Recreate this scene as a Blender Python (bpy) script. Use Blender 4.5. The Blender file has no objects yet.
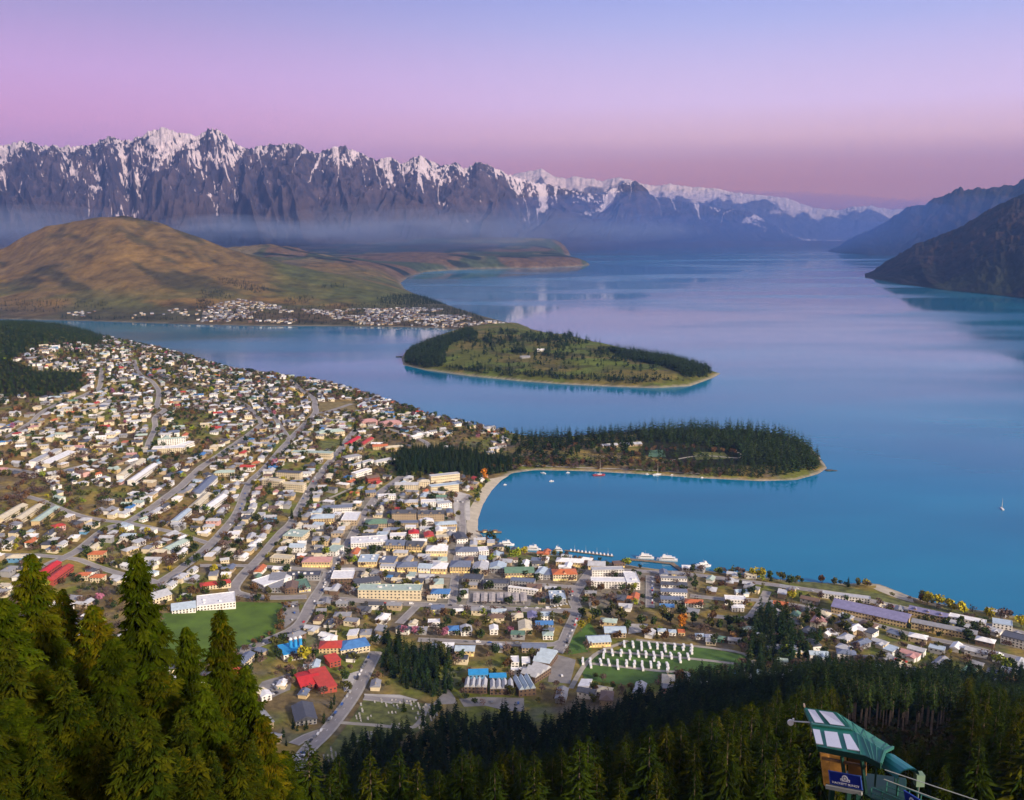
import bpy, bmesh, math, random
import numpy as np
from mathutils import Vector, Matrix
from mathutils.geometry import delaunay_2d_cdt
R = math.radians
rng = random.Random(7)
nr = np.random.default_rng(7)
scene = bpy.context.scene
col = scene.collection

# ------------------------------------------------------------------ camera, sky, sun, exposure
CAMZ = 480.0
FPX = 950.0
PITCH = R(10.6)
CP, SP = math.cos(PITCH), math.sin(PITCH)
cam_d = bpy.data.cameras.new('camera')
cam_d.sensor_width = 36.0
cam_d.lens = 36.0 * FPX / 1024.0
cam_d.clip_start = 1.0
cam_d.clip_end = 90000.0
cam = bpy.data.objects.new('camera', cam_d)
cam.location = (0, 0, CAMZ)
cam.rotation_euler = (R(90) - PITCH, 0, 0)
col.objects.link(cam)
scene.camera = cam

SUN_EL, SUN_AZ = R(24), R(135)      # azimuth from +Y towards +X: behind the viewer, to the right
world = bpy.data.worlds.new('World')
scene.world = world
world.use_nodes = True
nt = world.node_tree
nt.nodes.clear()
out = nt.nodes.new('ShaderNodeOutputWorld')
def N(tree, kind, **kw):
    n = tree.nodes.new(kind)
    for k, v in kw.items():
        setattr(n, k, v)
    return n
tc = N(nt, 'ShaderNodeTexCoord')
sep = N(nt, 'ShaderNodeSeparateXYZ')
nt.links.new(tc.outputs['Generated'], sep.inputs[0])
def ramp(tree, stops, interp='LINEAR'):
    r = tree.nodes.new('ShaderNodeValToRGB')
    r.color_ramp.interpolation = interp
    e = r.color_ramp.elements
    while len(e) > 1:
        e.remove(e[-1])
    e[0].position = stops[0][0]; e[0].color = (*stops[0][1], 1)
    for p, c in stops[1:]:
        x = e.new(p); x.color = (*c, 1)
    return r
def lin(r, g, b):
    f = lambda c: ((c / 255 + 0.055) / 1.055) ** 2.4 if c > 10 else c / 255 / 12.92
    return (f(r), f(g), f(b))
# elevation 0..0.25 (sine) mapped on 0..1, below the horizon stays at 0
mel = N(nt, 'ShaderNodeMath', operation='MULTIPLY'); mel.inputs[1].default_value = 4.0
nt.links.new(sep.outputs['Z'], mel.inputs[0])
SKY_L = [(0.0, lin(160, 104, 124)), (0.10, lin(174, 112, 134)), (0.26, lin(190, 126, 152)), (0.38, lin(192, 132, 162)), (0.55, lin(176, 134, 172)),
         (0.75, lin(144, 124, 162)), (0.95, lin(108, 110, 154)), (1.0, lin(102, 106, 152))]
SKY_R = [(0.0, lin(160, 104, 92)), (0.05, lin(174, 106, 82)), (0.16, lin(180, 110, 86)), (0.23, lin(190, 124, 106)), (0.33, lin(208, 160, 158)), (0.46, lin(196, 166, 190)),
         (0.75, lin(150, 148, 186)), (0.95, lin(118, 130, 182)), (1.0, lin(112, 126, 180))]
rl = ramp(nt, SKY_L); rr = ramp(nt, SKY_R)
nt.links.new(mel.outputs[0], rl.inputs[0]); nt.links.new(mel.outputs[0], rr.inputs[0])
# azimuth blend
maz = N(nt, 'ShaderNodeMapRange'); maz.interpolation_type = 'SMOOTHSTEP'
maz.inputs['From Min'].default_value = -0.50; maz.inputs['From Max'].default_value = 0.26
nt.links.new(sep.outputs['X'], maz.inputs[0])
mx = N(nt, 'ShaderNodeMix', data_type='RGBA')
nt.links.new(maz.outputs[0], mx.inputs[0]); nt.links.new(rl.outputs[0], mx.inputs[6]); nt.links.new(rr.outputs[0], mx.inputs[7])
# high sky, above the band the photograph shows
mhi = N(nt, 'ShaderNodeMapRange'); mhi.inputs['From Min'].default_value = 0.24; mhi.inputs['From Max'].default_value = 0.6
nt.links.new(sep.outputs['Z'], mhi.inputs[0])
mx2 = N(nt, 'ShaderNodeMix', data_type='RGBA')
mx2.inputs[7].default_value = (0.13, 0.17, 0.28, 1)
nt.links.new(mhi.outputs[0], mx2.inputs[0]); nt.links.new(mx.outputs[2], mx2.inputs[6])
# the western sky behind the viewer glows after the sunset
mg = N(nt, 'ShaderNodeMapRange'); mg.interpolation_type = 'SMOOTHSTEP'
mg.inputs['From Min'].default_value = 0.25; mg.inputs['From Max'].default_value = -0.9
nt.links.new(sep.outputs['Y'], mg.inputs[0])
mx3 = N(nt, 'ShaderNodeMix', data_type='RGBA')
mx3.inputs[7].default_value = (0.50, 0.38, 0.30, 1)
mgs = N(nt, 'ShaderNodeMath', operation='MULTIPLY'); mgs.inputs[1].default_value = 0.85
nt.links.new(mg.outputs[0], mgs.inputs[0]); nt.links.new(mgs.outputs[0], mx3.inputs[0]); nt.links.new(mx2.outputs[2], mx3.inputs[6])
bg = N(nt, 'ShaderNodeBackground'); bg.inputs[1].default_value = 1.42
nt.links.new(mx3.outputs[2], bg.inputs[0])
sky = N(nt, 'ShaderNodeTexSky', sky_type='NISHITA')
sky.sun_disc = False; sky.sun_elevation = SUN_EL; sky.sun_rotation = SUN_AZ; sky.altitude = 800
bg2 = N(nt, 'ShaderNodeBackground'); bg2.inputs[1].default_value = 0.004
nt.links.new(sky.outputs[0], bg2.inputs[0])
add = N(nt, 'ShaderNodeAddShader')
nt.links.new(bg.outputs[0], add.inputs[0]); nt.links.new(bg2.outputs[0], add.inputs[1])
nt.links.new(add.outputs[0], out.inputs[0])

sun_d = bpy.data.lights.new('sun', 'SUN')
sun_d.energy = 4.7
sun_d.angle = R(7)
sun_d.color = (1.0, 0.84, 0.67)
sun = bpy.data.objects.new('sun', sun_d)
sdir = Vector((math.sin(SUN_AZ) * math.cos(SUN_EL), math.cos(SUN_AZ) * math.cos(SUN_EL), math.sin(SUN_EL)))
sun.rotation_euler = sdir.to_track_quat('Z', 'Y').to_euler()
sun.location = (0, 0, 3000)
col.objects.link(sun)

vs = scene.view_settings
vs.view_transform = 'Standard'; vs.look = 'None'; vs.gamma = 1.0; vs.exposure = 0.42; vs.use_curve_mapping = False
scene.render.engine = 'CYCLES'
cy = scene.cycles
cy.use_denoising = True
cy.max_bounces = 5; cy.diffuse_bounces = 2; cy.glossy_bounces = 2; cy.transmission_bounces = 2
cy.transparent_max_bounces = 8; cy.volume_bounces = 0
cy.use_adaptive_sampling = True; cy.adaptive_threshold = 0.02
cy.caustics_reflective = False; cy.caustics_refractive = False
cy.sample_clamp_indirect = 4

# ------------------------------------------------------------------ pixel <-> world (camera calibration)
def rdir(px, py):
    x = (px - 512) / FPX; y = (400 - py) / FPX
    return x, CP + y * SP, -SP + y * CP
def P(px, py, h=0.0):
    x, y, z = rdir(px, py); t = (h - CAMZ) / z
    return x * t, y * t
def zof(py, Y, px=512):
    _, y, z = rdir(px, py)
    return CAMZ + Y / y * z
def XofY(px, py, Y):
    x, y, z = rdir(px, py)
    return Y / y * x
def proj(x, y, z):
    d = y * CP - (z - CAMZ) * SP
    u = y * SP + (z - CAMZ) * CP
    return 512 + FPX * x / d, 400 - FPX * u / d

# ------------------------------------------------------------------ noise
def _hash(ix, iy, seed):
    h = (ix.astype(np.int64) * 374761393 + iy.astype(np.int64) * 668265263 + seed * 974634777) & 0xffffffff
    h = ((h ^ (h >> 13)) * 1274126177) & 0xffffffff
    h = h ^ (h >> 16)
    return (h & 0xffff) / 65535.0
def vnoise(x, y, seed=0):
    x = np.asarray(x, float); y = np.asarray(y, float)
    ix = np.floor(x); iy = np.floor(y)
    fx = x - ix; fy = y - iy
    fx = fx * fx * fx * (fx * (fx * 6 - 15) + 10); fy = fy * fy * fy * (fy * (fy * 6 - 15) + 10)
    ix = ix.astype(np.int64); iy = iy.astype(np.int64)
    a = _hash(ix, iy, seed); b = _hash(ix + 1, iy, seed); c = _hash(ix, iy + 1, seed); d = _hash(ix + 1, iy + 1, seed)
    return (a + (b - a) * fx) + ((c + (d - c) * fx) - (a + (b - a) * fx)) * fy
def fbm(x, y, seed=0, o=4, g=0.5):
    s = 0; a = 1; t = 0
    for i in range(o):
        s = s + a * vnoise(x * 2 ** i + 17.3 * i, y * 2 ** i + 9.1 * i, seed + i); t += a; a *= g
    return s / t
def ridged(x, y, seed=0, o=4, g=0.5):
    s = 0; a = 1; t = 0
    for i in range(o):
        s = s + a * (1 - np.abs(2 * vnoise(x * 2 ** i + 17.3 * i, y * 2 ** i + 9.1 * i, seed + i) - 1)); t += a; a *= g
    return s / t
def sstep(a, b, x):
    t = np.clip((np.asarray(x, float) - a) / (b - a), 0, 1)
    return t * t * (3 - 2 * t)
def mixc(a, b, t):
    t = np.asarray(t)[..., None]
    return np.asarray(a) * (1 - t) + np.asarray(b) * t

# ------------------------------------------------------------------ object helpers
def link(o, parent=None):
    col.objects.link(o)
    if parent is not None:
        o.parent = parent
    return o
def tag(o, label=None, cat=None, group=None, kind=None):
    if label: o['label'] = label
    if cat: o['category'] = cat
    if group: o['group'] = group
    if kind: o['kind'] = kind
    return o
def empty(name, loc, rz=0):
    o = bpy.data.objects.new(name, None)
    o.location = loc; o.rotation_euler = (0, 0, rz); o.empty_display_size = 1
    return link(o)
def mesh_np(name, V, Fs, mats, mi=None, smooth=False, colattr=None):
    """V (n,3), Fs (m,k) array of one face size"""
    me = bpy.data.meshes.new(name)
    V = np.asarray(V, np.float32); Fs = np.asarray(Fs, np.int32)
    me.vertices.add(len(V)); me.vertices.foreach_set('co', V.ravel())
    k = Fs.shape[1]
    me.loops.add(Fs.size); me.loops.foreach_set('vertex_index', Fs.ravel())
    me.polygons.add(len(Fs)); me.polygons.foreach_set('loop_start', np.arange(0, Fs.size, k, dtype=np.int32))
    try: me.polygons.foreach_set('loop_total', np.full(len(Fs), k, np.int32))
    except Exception: pass
    for m in (mats if isinstance(mats, (list, tuple)) else [mats]):
        me.materials.append(m)
    if mi is not None:
        me.polygons.foreach_set('material_index', np.asarray(mi, np.int32))
    me.polygons.foreach_set('use_smooth', np.full(len(Fs), smooth))
    if colattr is not None:
        a = me.color_attributes.new('Col', 'FLOAT_COLOR', 'POINT')
        c = np.ones((len(V), 4), np.float32); c[:, :colattr.shape[1]] = colattr
        a.data.foreach_set('color', c.ravel())
    me.update(calc_edges=True)
    return me
def grid_faces(ny, nx):
    i = np.arange(ny * nx).reshape(ny, nx)
    return np.stack([i[:-1, :-1].ravel(), i[:-1, 1:].ravel(), i[1:, 1:].ravel(), i[1:, :-1].ravel()], 1)

# ------------------------------------------------------------------ materials
_mats = {}
def mat(name, rgb, rough=0.8, noise=0.12, scale=0.6, metal=0.0, emit=0.0, spec=0.3, bump=0.0):
    """procedural plain material: base colour broken up by world-space noise"""
    if name in _mats: return _mats[name]
    m = bpy.data.materials.new(name); m.use_nodes = True
    t = m.node_tree; b = t.nodes['Principled BSDF']
    b.inputs['Roughness'].default_value = rough; b.inputs['Metallic'].default_value = metal
    b.inputs['Specular IOR Level'].default_value = spec
    g = N(t, 'ShaderNodeNewGeometry')
    no = N(t, 'ShaderNodeTexNoise'); no.inputs['Scale'].default_value = scale; no.inputs['Detail'].default_value = 3
    t.links.new(g.outputs['Position'], no.inputs['Vector'])
    lo = tuple(c * (1 - noise * 1.6) for c in rgb); hi = tuple(min(1, c * (1 + noise)) for c in rgb)
    r = ramp(t, [(0.3, lo), (0.7, hi)])
    t.links.new(no.outputs[0], r.inputs[0]); t.links.new(r.outputs[0], b.inputs['Base Color'])
    if emit:
        t.links.new(r.outputs[0], b.inputs['Emission Color']); b.inputs['Emission Strength'].default_value = emit
    if bump:
        bp = N(t, 'ShaderNodeBump'); bp.inputs['Strength'].default_value = bump; bp.inputs['Distance'].default_value = 0.3
        t.links.new(no.outputs[0], bp.inputs['Height']); t.links.new(bp.outputs[0], b.inputs['Normal'])
    _mats[name] = m
    return m
def attr_mat(name, rough=0.95, nscale=0.05, namp=0.35, bump=0.0, bscale=0.02, bdist=5.0, stretch=(1, 1, 1), spec=0.1):
    m = bpy.data.materials.new(name); m.use_nodes = True
    t = m.node_tree; b = t.nodes['Principled BSDF']
    b.inputs['Roughness'].default_value = rough; b.inputs['Specular IOR Level'].default_value = spec
    a = N(t, 'ShaderNodeAttribute', attribute_name='Col')
    g = N(t, 'ShaderNodeNewGeometry')
    mp = N(t, 'ShaderNodeMapping'); mp.inputs['Scale'].default_value = stretch
    t.links.new(g.outputs['Position'], mp.inputs[0])
    no = N(t, 'ShaderNodeTexNoise'); no.inputs['Scale'].default_value = nscale; no.inputs['Detail'].default_value = 6; no.inputs['Roughness'].default_value = 0.65
    t.links.new(mp.outputs[0], no.inputs['Vector'])
    mr = N(t, 'ShaderNodeMapRange'); mr.inputs['From Min'].default_value = 0.3; mr.inputs['From Max'].default_value = 0.7
    mr.inputs['To Min'].default_value = 1 - namp; mr.inputs['To Max'].default_value = 1 + namp
    t.links.new(no.outputs[0], mr.inputs[0])
    vm = N(t, 'ShaderNodeVectorMath', operation='SCALE')
    t.links.new(a.outputs['Color'], vm.inputs[0]); t.links.new(mr.outputs[0], vm.inputs['Scale'])
    t.links.new(vm.outputs[0], b.inputs['Base Color'])
    if bump:
        n2 = N(t, 'ShaderNodeTexNoise'); n2.inputs['Scale'].default_value = bscale; n2.inputs['Detail'].default_value = 7; n2.inputs['Roughness'].default_value = 0.6
        t.links.new(mp.outputs[0], n2.inputs['Vector'])
        bp = N(t, 'ShaderNodeBump'); bp.inputs['Strength'].default_value = bump; bp.inputs['Distance'].default_value = bdist
        t.links.new(n2.outputs[0], bp.inputs['Height']); t.links.new(bp.outputs[0], b.inputs['Normal'])
    return m

# ------------------------------------------------------------------ shorelines (ground polygons)
def pts(lst, h=0.0):
    return [P(a, b, h) for a, b in lst]
TOWN_SHORE = pts([(-260, 322), (-60, 324), (40, 330), (78, 338), (110, 345), (150, 355), (200, 367), (250, 377), (300, 383), (345, 389), (385, 401), (405, 408),
                  (430, 415), (460, 423), (490, 429), (512, 433), (530, 437), (560, 437), (600, 434), (640, 431), (700, 429), (750, 430), (785, 436), (806, 444), (818, 455),
                  (827, 468), (818, 474), (796, 480), (760, 481), (700, 478), (640, 474), (585, 471), (535, 470), (512, 473), (500, 480), (490, 491), (482, 504), (477, 518),
                  (476, 530), (484, 538), (496, 541), (506, 549), (530, 552), (560, 556), (600, 561), (640, 567), (672, 571), (700, 570), (724, 573), (760, 577), (800, 582), (850, 584),
                  (864, 582.5), (880, 584.5), (913, 597.5), (950, 606), (990, 612), (1040, 620), (1150, 640), (1400, 690)]) + [(2600, 600), (2600, -1500), (-3600, -1500), (-3600, 4400)]
KELVIN_SHORE = pts([(-420, 306), (-200, 314), (0, 319), (90, 321), (180, 324), (260, 326), (330, 326), (400, 327), (440, 328), (470, 331), (500, 337), (530, 338), (528, 327), (500, 321), (478, 315),
                    (455, 308), (432, 300), (414, 294), (404, 289), (400, 283), (408, 277), (425, 272), (455, 270), (500, 268.5), (545, 268), (582, 266), (590, 264.5), (575, 262), (560, 258),
                    (575, 254), (600, 252), (640, 249), (640, 244), (300, 236), (-500, 240)])
GOLF_SHORE = pts([(500, 326), (470, 329), (448, 334), (425, 341), (408, 350), (402, 358), (404, 365), (425, 370), (470, 376), (520, 381), (560, 384), (610, 386.5), (655, 388), (690, 386),
                  (712, 378), (720, 373.5), (706, 371), (690, 365), (660, 358), (620, 350), (590, 344), (560, 338), (535, 331), (520, 324)])
def sdist(x, y, poly):
    """signed distance to a polygon, positive inside"""
    x = np.asarray(x, float); y = np.asarray(y, float)
    d = np.full(x.shape, 1e18); ins = np.zeros(x.shape, bool)
    n = len(poly)
    for i in range(n):
        ax, ay = poly[i]; bx, by = poly[(i + 1) % n]
        ex, ey = bx - ax, by - ay; L = ex * ex + ey * ey + 1e-9
        t = np.clip(((x - ax) * ex + (y - ay) * ey) / L, 0, 1)
        d = np.minimum(d, (x - ax - t * ex) ** 2 + (y - ay - t * ey) ** 2)
        c = ((ay > y) != (by > y))
        xi = (bx - ax) * (y - ay) / (by - ay + (1e-12 if by == ay else 0)) + ax
        ins ^= c & (x < xi)
    d = np.sqrt(d)
    return np.where(ins, d, -d)
def inpoly(x, y, poly):
    return sdist(x, y, poly) > 0

class Ground:
    def __init__(s, x0, x1, y0, y1, step, fz):
        s.x0, s.y0, s.step = x0, y0, step
        s.xs = np.arange(x0, x1 + 1, step); s.ys = np.arange(y0, y1 + 1, step)
        s.X, s.Y = np.meshgrid(s.xs, s.ys)
        s.Z = fz(s.X, s.Y)
    def h(s, x, y):
        u = np.clip((np.asarray(x, float) - s.x0) / s.step, 0, len(s.xs) - 1.001); v = np.clip((np.asarray(y, float) - s.y0) / s.step, 0, len(s.ys) - 1.001)
        i = u.astype(int); j = v.astype(int); a = u - i; b = v - j
        Z = s.Z
        return (Z[j, i] * (1 - a) + Z[j, i + 1] * a) * (1 - b) + (Z[j + 1, i] * (1 - a) + Z[j + 1, i + 1] * a) * b
    def at(s, px, py):
        """point of this ground seen at a picture position"""
        dx, dy, dz = rdir(px, py)
        ts = np.geomspace(40, 12000, 900)
        below = (CAMZ + dz * ts) < s.h(dx * ts, dy * ts)
        k = int(np.argmax(below)) if below.any() else len(ts) - 1
        a, b = ts[max(k - 1, 0)], ts[k]
        for _ in range(18):
            m = (a + b) / 2
            if CAMZ + dz * m < float(s.h(dx * m, dy * m)): b = m
            else: a = m
        return dx * b, dy * b
    def build(s, name, m, color, zmin=-9.0):
        C = color(s.X, s.Y, s.Z)
        F = grid_faces(len(s.ys), len(s.xs))
        V = np.stack([s.X.ravel(), s.Y.ravel(), s.Z.ravel()], 1)
        keep = V[:, 2][F].max(1) > zmin
        F = F[keep]
        used = np.unique(F); idx = np.full(len(V), -1); idx[used] = np.arange(len(used))
        me = mesh_np(name, V[used], idx[F], m, smooth=True, colattr=C.reshape(-1, 3)[used])
        return tag(link(bpy.data.objects.new(name, me)), kind='structure')

# --- town terrain: table of heights over (column, distance)
_yr = [-200, 0, 60, 120, 200, 300, 450, 600, 700, 800, 900, 1100, 1400, 1700, 2000, 2400, 2800, 3300, 4000, 4400]
_cl = [-200, 0, 120, 240, 400, 512, 640, 740, 860, 960, 1060, 1250]
_tab = [
    [470, 460, 446, 412, 352, 262, 170, 105, 80, 68, 62, 62, 80, 120, 150, 185, 210, 190, 90, 40],
    [470, 460, 440, 410, 352, 262, 160,  85, 62, 52, 46, 45, 58,  82, 110, 140, 160, 120, 50, 30],
    [470, 460, 438, 406, 348, 258, 158,  76, 50, 42, 36, 34, 42,  62,  80,  98,  98,  66, 36, 20],
    [470, 460, 436, 398, 340, 252, 150,  68, 42, 34, 28, 24, 26,  40,  50,  52,  40,  24, 14, 10],
    [470, 456, 420, 372, 322, 262, 158,  70, 34, 24, 18, 14, 14,  20,  22,  20,  14,  10, 10, 10],
    [470, 450, 404, 360, 322, 268, 168,  76, 40, 22, 14, 10,  8,   8,  10,  10,  10,  10, 10, 10],
    [470, 450, 404, 362, 326, 272, 184, 100, 62, 32, 14,  8,  8,   8,   8,   8,   8,   8,  8,  8],
    [470, 450, 404, 364, 330, 280, 206, 138,100, 58, 22,  8,  8,   8,   8,   8,   8,   8,  8,  8],
    [470, 450, 404, 366, 332, 286, 224, 164,120, 66, 24,  8,  6,   6,   6,   6,   6,   6,  6,  6],
    [470, 450, 406, 368, 332, 284, 220, 156,108, 56, 20,  7,  6,   6,   6,   6,   6,   6,  6,  6],
    [470, 450, 408, 370, 332, 282, 214, 146, 98, 50, 18,  6,  6,   6,   6,   6,   6,   6,  6,  6],
    [470, 450, 410, 372, 332, 282, 210, 142, 92, 46, 16,  6,  6,   6,   6,   6,   6,   6,  6,  6]]
_tab = np.array(_tab, float)
def _cr(x, xs):
    i = np.clip(np.searchsorted(xs, x) - 1, 0, len(xs) - 2)
    t = np.clip((x - xs[i]) / (xs[i + 1] - xs[i]), 0, 1)
    return i, t
def town_raw(X, Y):
    c = 512 + FPX * X / np.maximum(Y, 30) / CP
    i, a = _cr(c, np.array(_cl, float)); j, b = _cr(Y, np.array(_yr, float))
    a = a * a * (3 - 2 * a)
    def row(ii):
        y0 = _tab[ii, j]; y1 = _tab[ii, j + 1]
        return y0 * (1 - b) + y1 * b
    z = row(i) * (1 - a) + row(i + 1) * a
    return z
def town_z(X, Y):
    z = town_raw(X, Y)
    for _ in range(2):   # soften the table's creases
        if z.ndim == 2:
            p = np.pad(z, 3, mode='edge'); k = sum(p[3:-3, 3 + d:p.shape[1] - 3 + d] for d in (-3, -2, -1, 0, 1, 2, 3)) / 7
            p = np.pad(k, 3, mode='edge'); z = sum(p[3 + d:p.shape[0] - 3 + d, 3:-3] for d in (-3, -2, -1, 0, 1, 2, 3)) / 7
    amp = np.clip((z - 12) / 60, 0, 1) * 9
    z = z + (fbm(X / 130, Y / 130, 3) - 0.5) * 2 * amp
    sd = sdist(X, Y, TOWN_SHORE)
    return np.where(sd > 0, z * (1 - np.exp(-sd / 45)) + 0.3 * np.clip(sd / 3, 0, 1), np.maximum(sd * 0.16, -14))
TG = Ground(-3100, 1500, -150, 4350, 8, town_z)

def kelvin_z(X, Y):
    c = 512 + FPX * X / np.maximum(Y, 30) / CP
    # the ridge of the hill: picture column -> crest height, at ridge distance
    cx = [-400, -200, -80, 0, 25, 45, 90, 125, 160, 200, 250, 300, 350, 400, 430]
    cyy = [262, 258, 254, 250, 238, 229, 222.5, 219, 226, 240, 257, 269, 279, 291, 297]
    rY = np.interp(c, [-400, 0, 250, 430], [7200, 6700, 6100, 5700])
    crest = np.interp(c, cx, cyy); crest = CAMZ + rY * (222.2 - crest) / 950 / 0.983
    shoreY = np.interp(c, [-400, 0, 200, 400, 460, 520], [5200, 4720, 4560, 4450, 4350, 4150])
    t = (Y - shoreY) / (rY - shoreY)
    f = np.where(t < 1, 0.16 * np.clip(t, 0, 1) + 0.84 * np.clip((t - 0.12) / 0.88, 0, 1) ** 1.25, np.exp(-((t - 1) / 0.75) ** 2))
    base = np.interp(Y, [0, 6500, 8500, 11000, 13200, 14000], [14, 34, 50, 110, 230, 300])
    hill = np.maximum(crest - base * 0.4, 0) * f * (1 - sstep(425, 470, c)) 
    gl = ridged((X * 0.8 + Y * 0.6) / 420, (Y * 0.5 - X * 0.4) / 1500, 11, 4)
    hill = hill * (1 + 0.22 * (gl - 0.62) * np.clip(t * 3, 0, 1) * np.clip((1.05 - t) * 5, 0, 1))
    # lower brown hills behind and beside it
    def bump(px, py, Yc, z, sx, sy):
        xc = XofY(px, py, Yc)
        return z * np.exp(-((X - xc) / sx) ** 2 - ((Y - Yc) / sy) ** 2)
    b2 = bump(300, 250, 8600, 120, 700, 900) + bump(345, 262, 7800, 80, 500, 900) + bump(230, 250, 8800, 170, 700, 900)
    b2 = b2 + bump(535, 258, 9300, 105, 620, 420) + bump(470, 262, 9700, 50, 700, 500) + bump(420, 255, 10500, 70, 900, 600)
    z = base * 0.85 + hill + b2 * (0.72 + 0.5 * fbm(X / 350, Y / 350, 21))
    z = z + (fbm(X / 260, Y / 260, 5, 5) - 0.5) * (12 + 0.05 * hill)
    sd = sdist(X, Y, KELVIN_SHORE)
    return np.where(sd > 0, z * (1 - np.exp(-sd / 110)) + 0.5, np.maximum(sd * 0.1, -14))
KG = Ground(-7600, 3000, 3700, 14200, 20, kelvin_z)
def golf_z(X, Y):
    sd = sdist(X, Y, GOLF_SHORE)
    z = 26 + 30 * (fbm(X / 260, Y / 260, 8) - 0.3) + 22 * np.exp(-((X + 20) / 420) ** 2 - ((Y - 3750) / 420) ** 2)
    return np.where(sd > 0, z * (1 - np.exp(-sd / 70)) + 0.4, np.maximum(sd * 0.16, -14))
GG = Ground(-700, 1000, 2700, 4500, 9, golf_z)

# ------------------------------------------------------------------ ground colours (what grows there)
def poly_mask(X, Y, lst, G_, soft=10):
    return sstep(-soft, soft, sdist(X, Y, [G_.at(a, b) for a, b in lst]))
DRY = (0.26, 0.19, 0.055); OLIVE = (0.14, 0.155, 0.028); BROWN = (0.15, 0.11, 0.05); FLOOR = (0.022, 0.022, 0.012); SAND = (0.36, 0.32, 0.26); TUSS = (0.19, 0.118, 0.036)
def town_col(X, Y, Z):
    n = fbm(X / 70, Y / 70, 31, 4); n2 = fbm(X / 33, Y / 33, 37, 4)
    c = mixc(BROWN, OLIVE, sstep(0.38, 0.6, n))
    c = mixc(c, DRY, sstep(0.52, 0.62, n2) * 0.9)
    c = mixc(c, (0.13, 0.12, 0.11), sstep(0.6, 0.66, fbm(X / 20, Y / 20, 41, 3)) * 0.5)
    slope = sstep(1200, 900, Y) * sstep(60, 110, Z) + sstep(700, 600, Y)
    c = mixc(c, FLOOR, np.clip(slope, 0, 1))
    # dry grass clearings on the hillside
    for l in ([(78, 384), (96, 366), (97, 388), (84, 396)], [(60, 440), (110, 432), (120, 452), (75, 470)], [(0, 440), (28, 440), (30, 470), (0, 468)], [(150, 505), (200, 498), (220, 520), (160, 530)],
              [(318, 402), (352, 400), (356, 416), (320, 416)], [(200, 440), (214, 440), (212, 460), (198, 458)]):
        c = mixc(c, (0.21, 0.135, 0.05), poly_mask(X, Y, l, TG, 14) * (0.6 + 0.4 * n))
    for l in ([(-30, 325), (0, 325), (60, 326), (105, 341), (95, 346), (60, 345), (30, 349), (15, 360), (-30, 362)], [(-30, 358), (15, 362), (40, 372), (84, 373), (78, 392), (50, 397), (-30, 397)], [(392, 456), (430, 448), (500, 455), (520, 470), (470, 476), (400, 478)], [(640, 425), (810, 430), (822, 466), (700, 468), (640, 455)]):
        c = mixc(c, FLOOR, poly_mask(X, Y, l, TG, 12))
    for l in ([(352, 500), (378, 492), (462, 492), (470, 545), (560, 580), (560, 606), (340, 604), (262, 592), (300, 530)], [(560, 560), (640, 570), (700, 575), (690, 606), (570, 606)]):
        c = mixc(c, (0.22, 0.20, 0.185), poly_mask(X, Y, l, TG, 12) * (0.55 + 0.35 * n))
    sd = sdist(X, Y, TOWN_SHORE)
    c = mixc(c, SAND, sstep(9, 3, sd) * 0.75)
    c = mixc(c, (0.12, 0.13, 0.11), sstep(0, -12, sd))
    return c
def kelvin_col(X, Y, Z):
    n = fbm(X / 300, Y / 300, 51, 5); n2 = fbm((X + Y) / 160, (Y - X) / 600, 57, 5)
    c = mixc(TUSS, (0.15, 0.10, 0.036), sstep(0.35, 0.65, n))
    c = mixc(c, (0.050, 0.046, 0.020), sstep(0.55, 0.68, n2) * 0.85)
    c = mixc(c, (0.085, 0.088, 0.030), sstep(160, 60, Z) * sstep(0.4, 0.6, fbm(X / 420, Y / 260, 61, 4)) * 0.9)
    px = 512 + FPX * X / Y / CP
    c = mixc(c, (0.080, 0.092, 0.028), sstep(250, 290, px) * sstep(7000, 6000, Y) * sstep(5000, 5250, Y) * 0.8)      # green paddocks on the shoulder
    far = sstep(7200, 8300, Y)
    f = vnoise(X / 330, Y / 520, 71)
    c2 = mixc((0.115, 0.075, 0.045), (0.05, 0.065, 0.033), sstep(0.40, 0.5, f))
    c2 = mixc(c2, (0.15, 0.12, 0.06), sstep(0.7, 0.78, f)); c2 = mixc(c2, (0.02, 0.026, 0.018), sstep(0.72, 0.78, vnoise(X / 500, Y / 130, 73)))
    c = mixc(c, c2, far * sstep(260, 160, Z - 60))
    c = mixc(c, (0.06, 0.055, 0.035), sstep(60, 20, Z) * sstep(6200, 5600, Y) * 0.7)
    sd = sdist(X, Y, KELVIN_SHORE)
    c = mixc(c, (0.20, 0.17, 0.13), sstep(22, 6, sd) * 0.6)
    return mixc(c, (0.10, 0.11, 0.10), sstep(0, -15, sd))
def golf_col(X, Y, Z):
    n = fbm(X / 140, Y / 90, 81, 4)
    c = mixc((0.15, 0.125, 0.035), (0.095, 0.105, 0.022), sstep(0.40, 0.55, n))
    c = mixc(c, (0.11, 0.14, 0.026), sstep(0.56, 0.64, fbm(X / 110, Y / 110, 87, 3)))
    c = mixc(c, (0.05, 0.05, 0.02), sstep(0.6, 0.7, fbm(X / 60, Y / 60, 89, 3)) * 0.7)
    sd = sdist(X, Y, GOLF_SHORE)
    c = mixc(c, (0.33, 0.30, 0.25), sstep(9, 3, sd) * 0.7)
    return mixc(c, (0.12, 0.13, 0.11), sstep(0, -12, sd))
m_town = attr_mat('town_ground', nscale=0.12, namp=0.4)
m_hill = attr_mat('hill_ground', nscale=0.012, namp=0.5, bump=0.8, bscale=0.009, bdist=30)
m_golf = attr_mat('golf_ground', nscale=0.04, namp=0.3)
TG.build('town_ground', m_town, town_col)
KG.build('hill_terrain', m_hill, kelvin_col)
GG.build('peninsula_ground', m_golf, golf_col)

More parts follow.
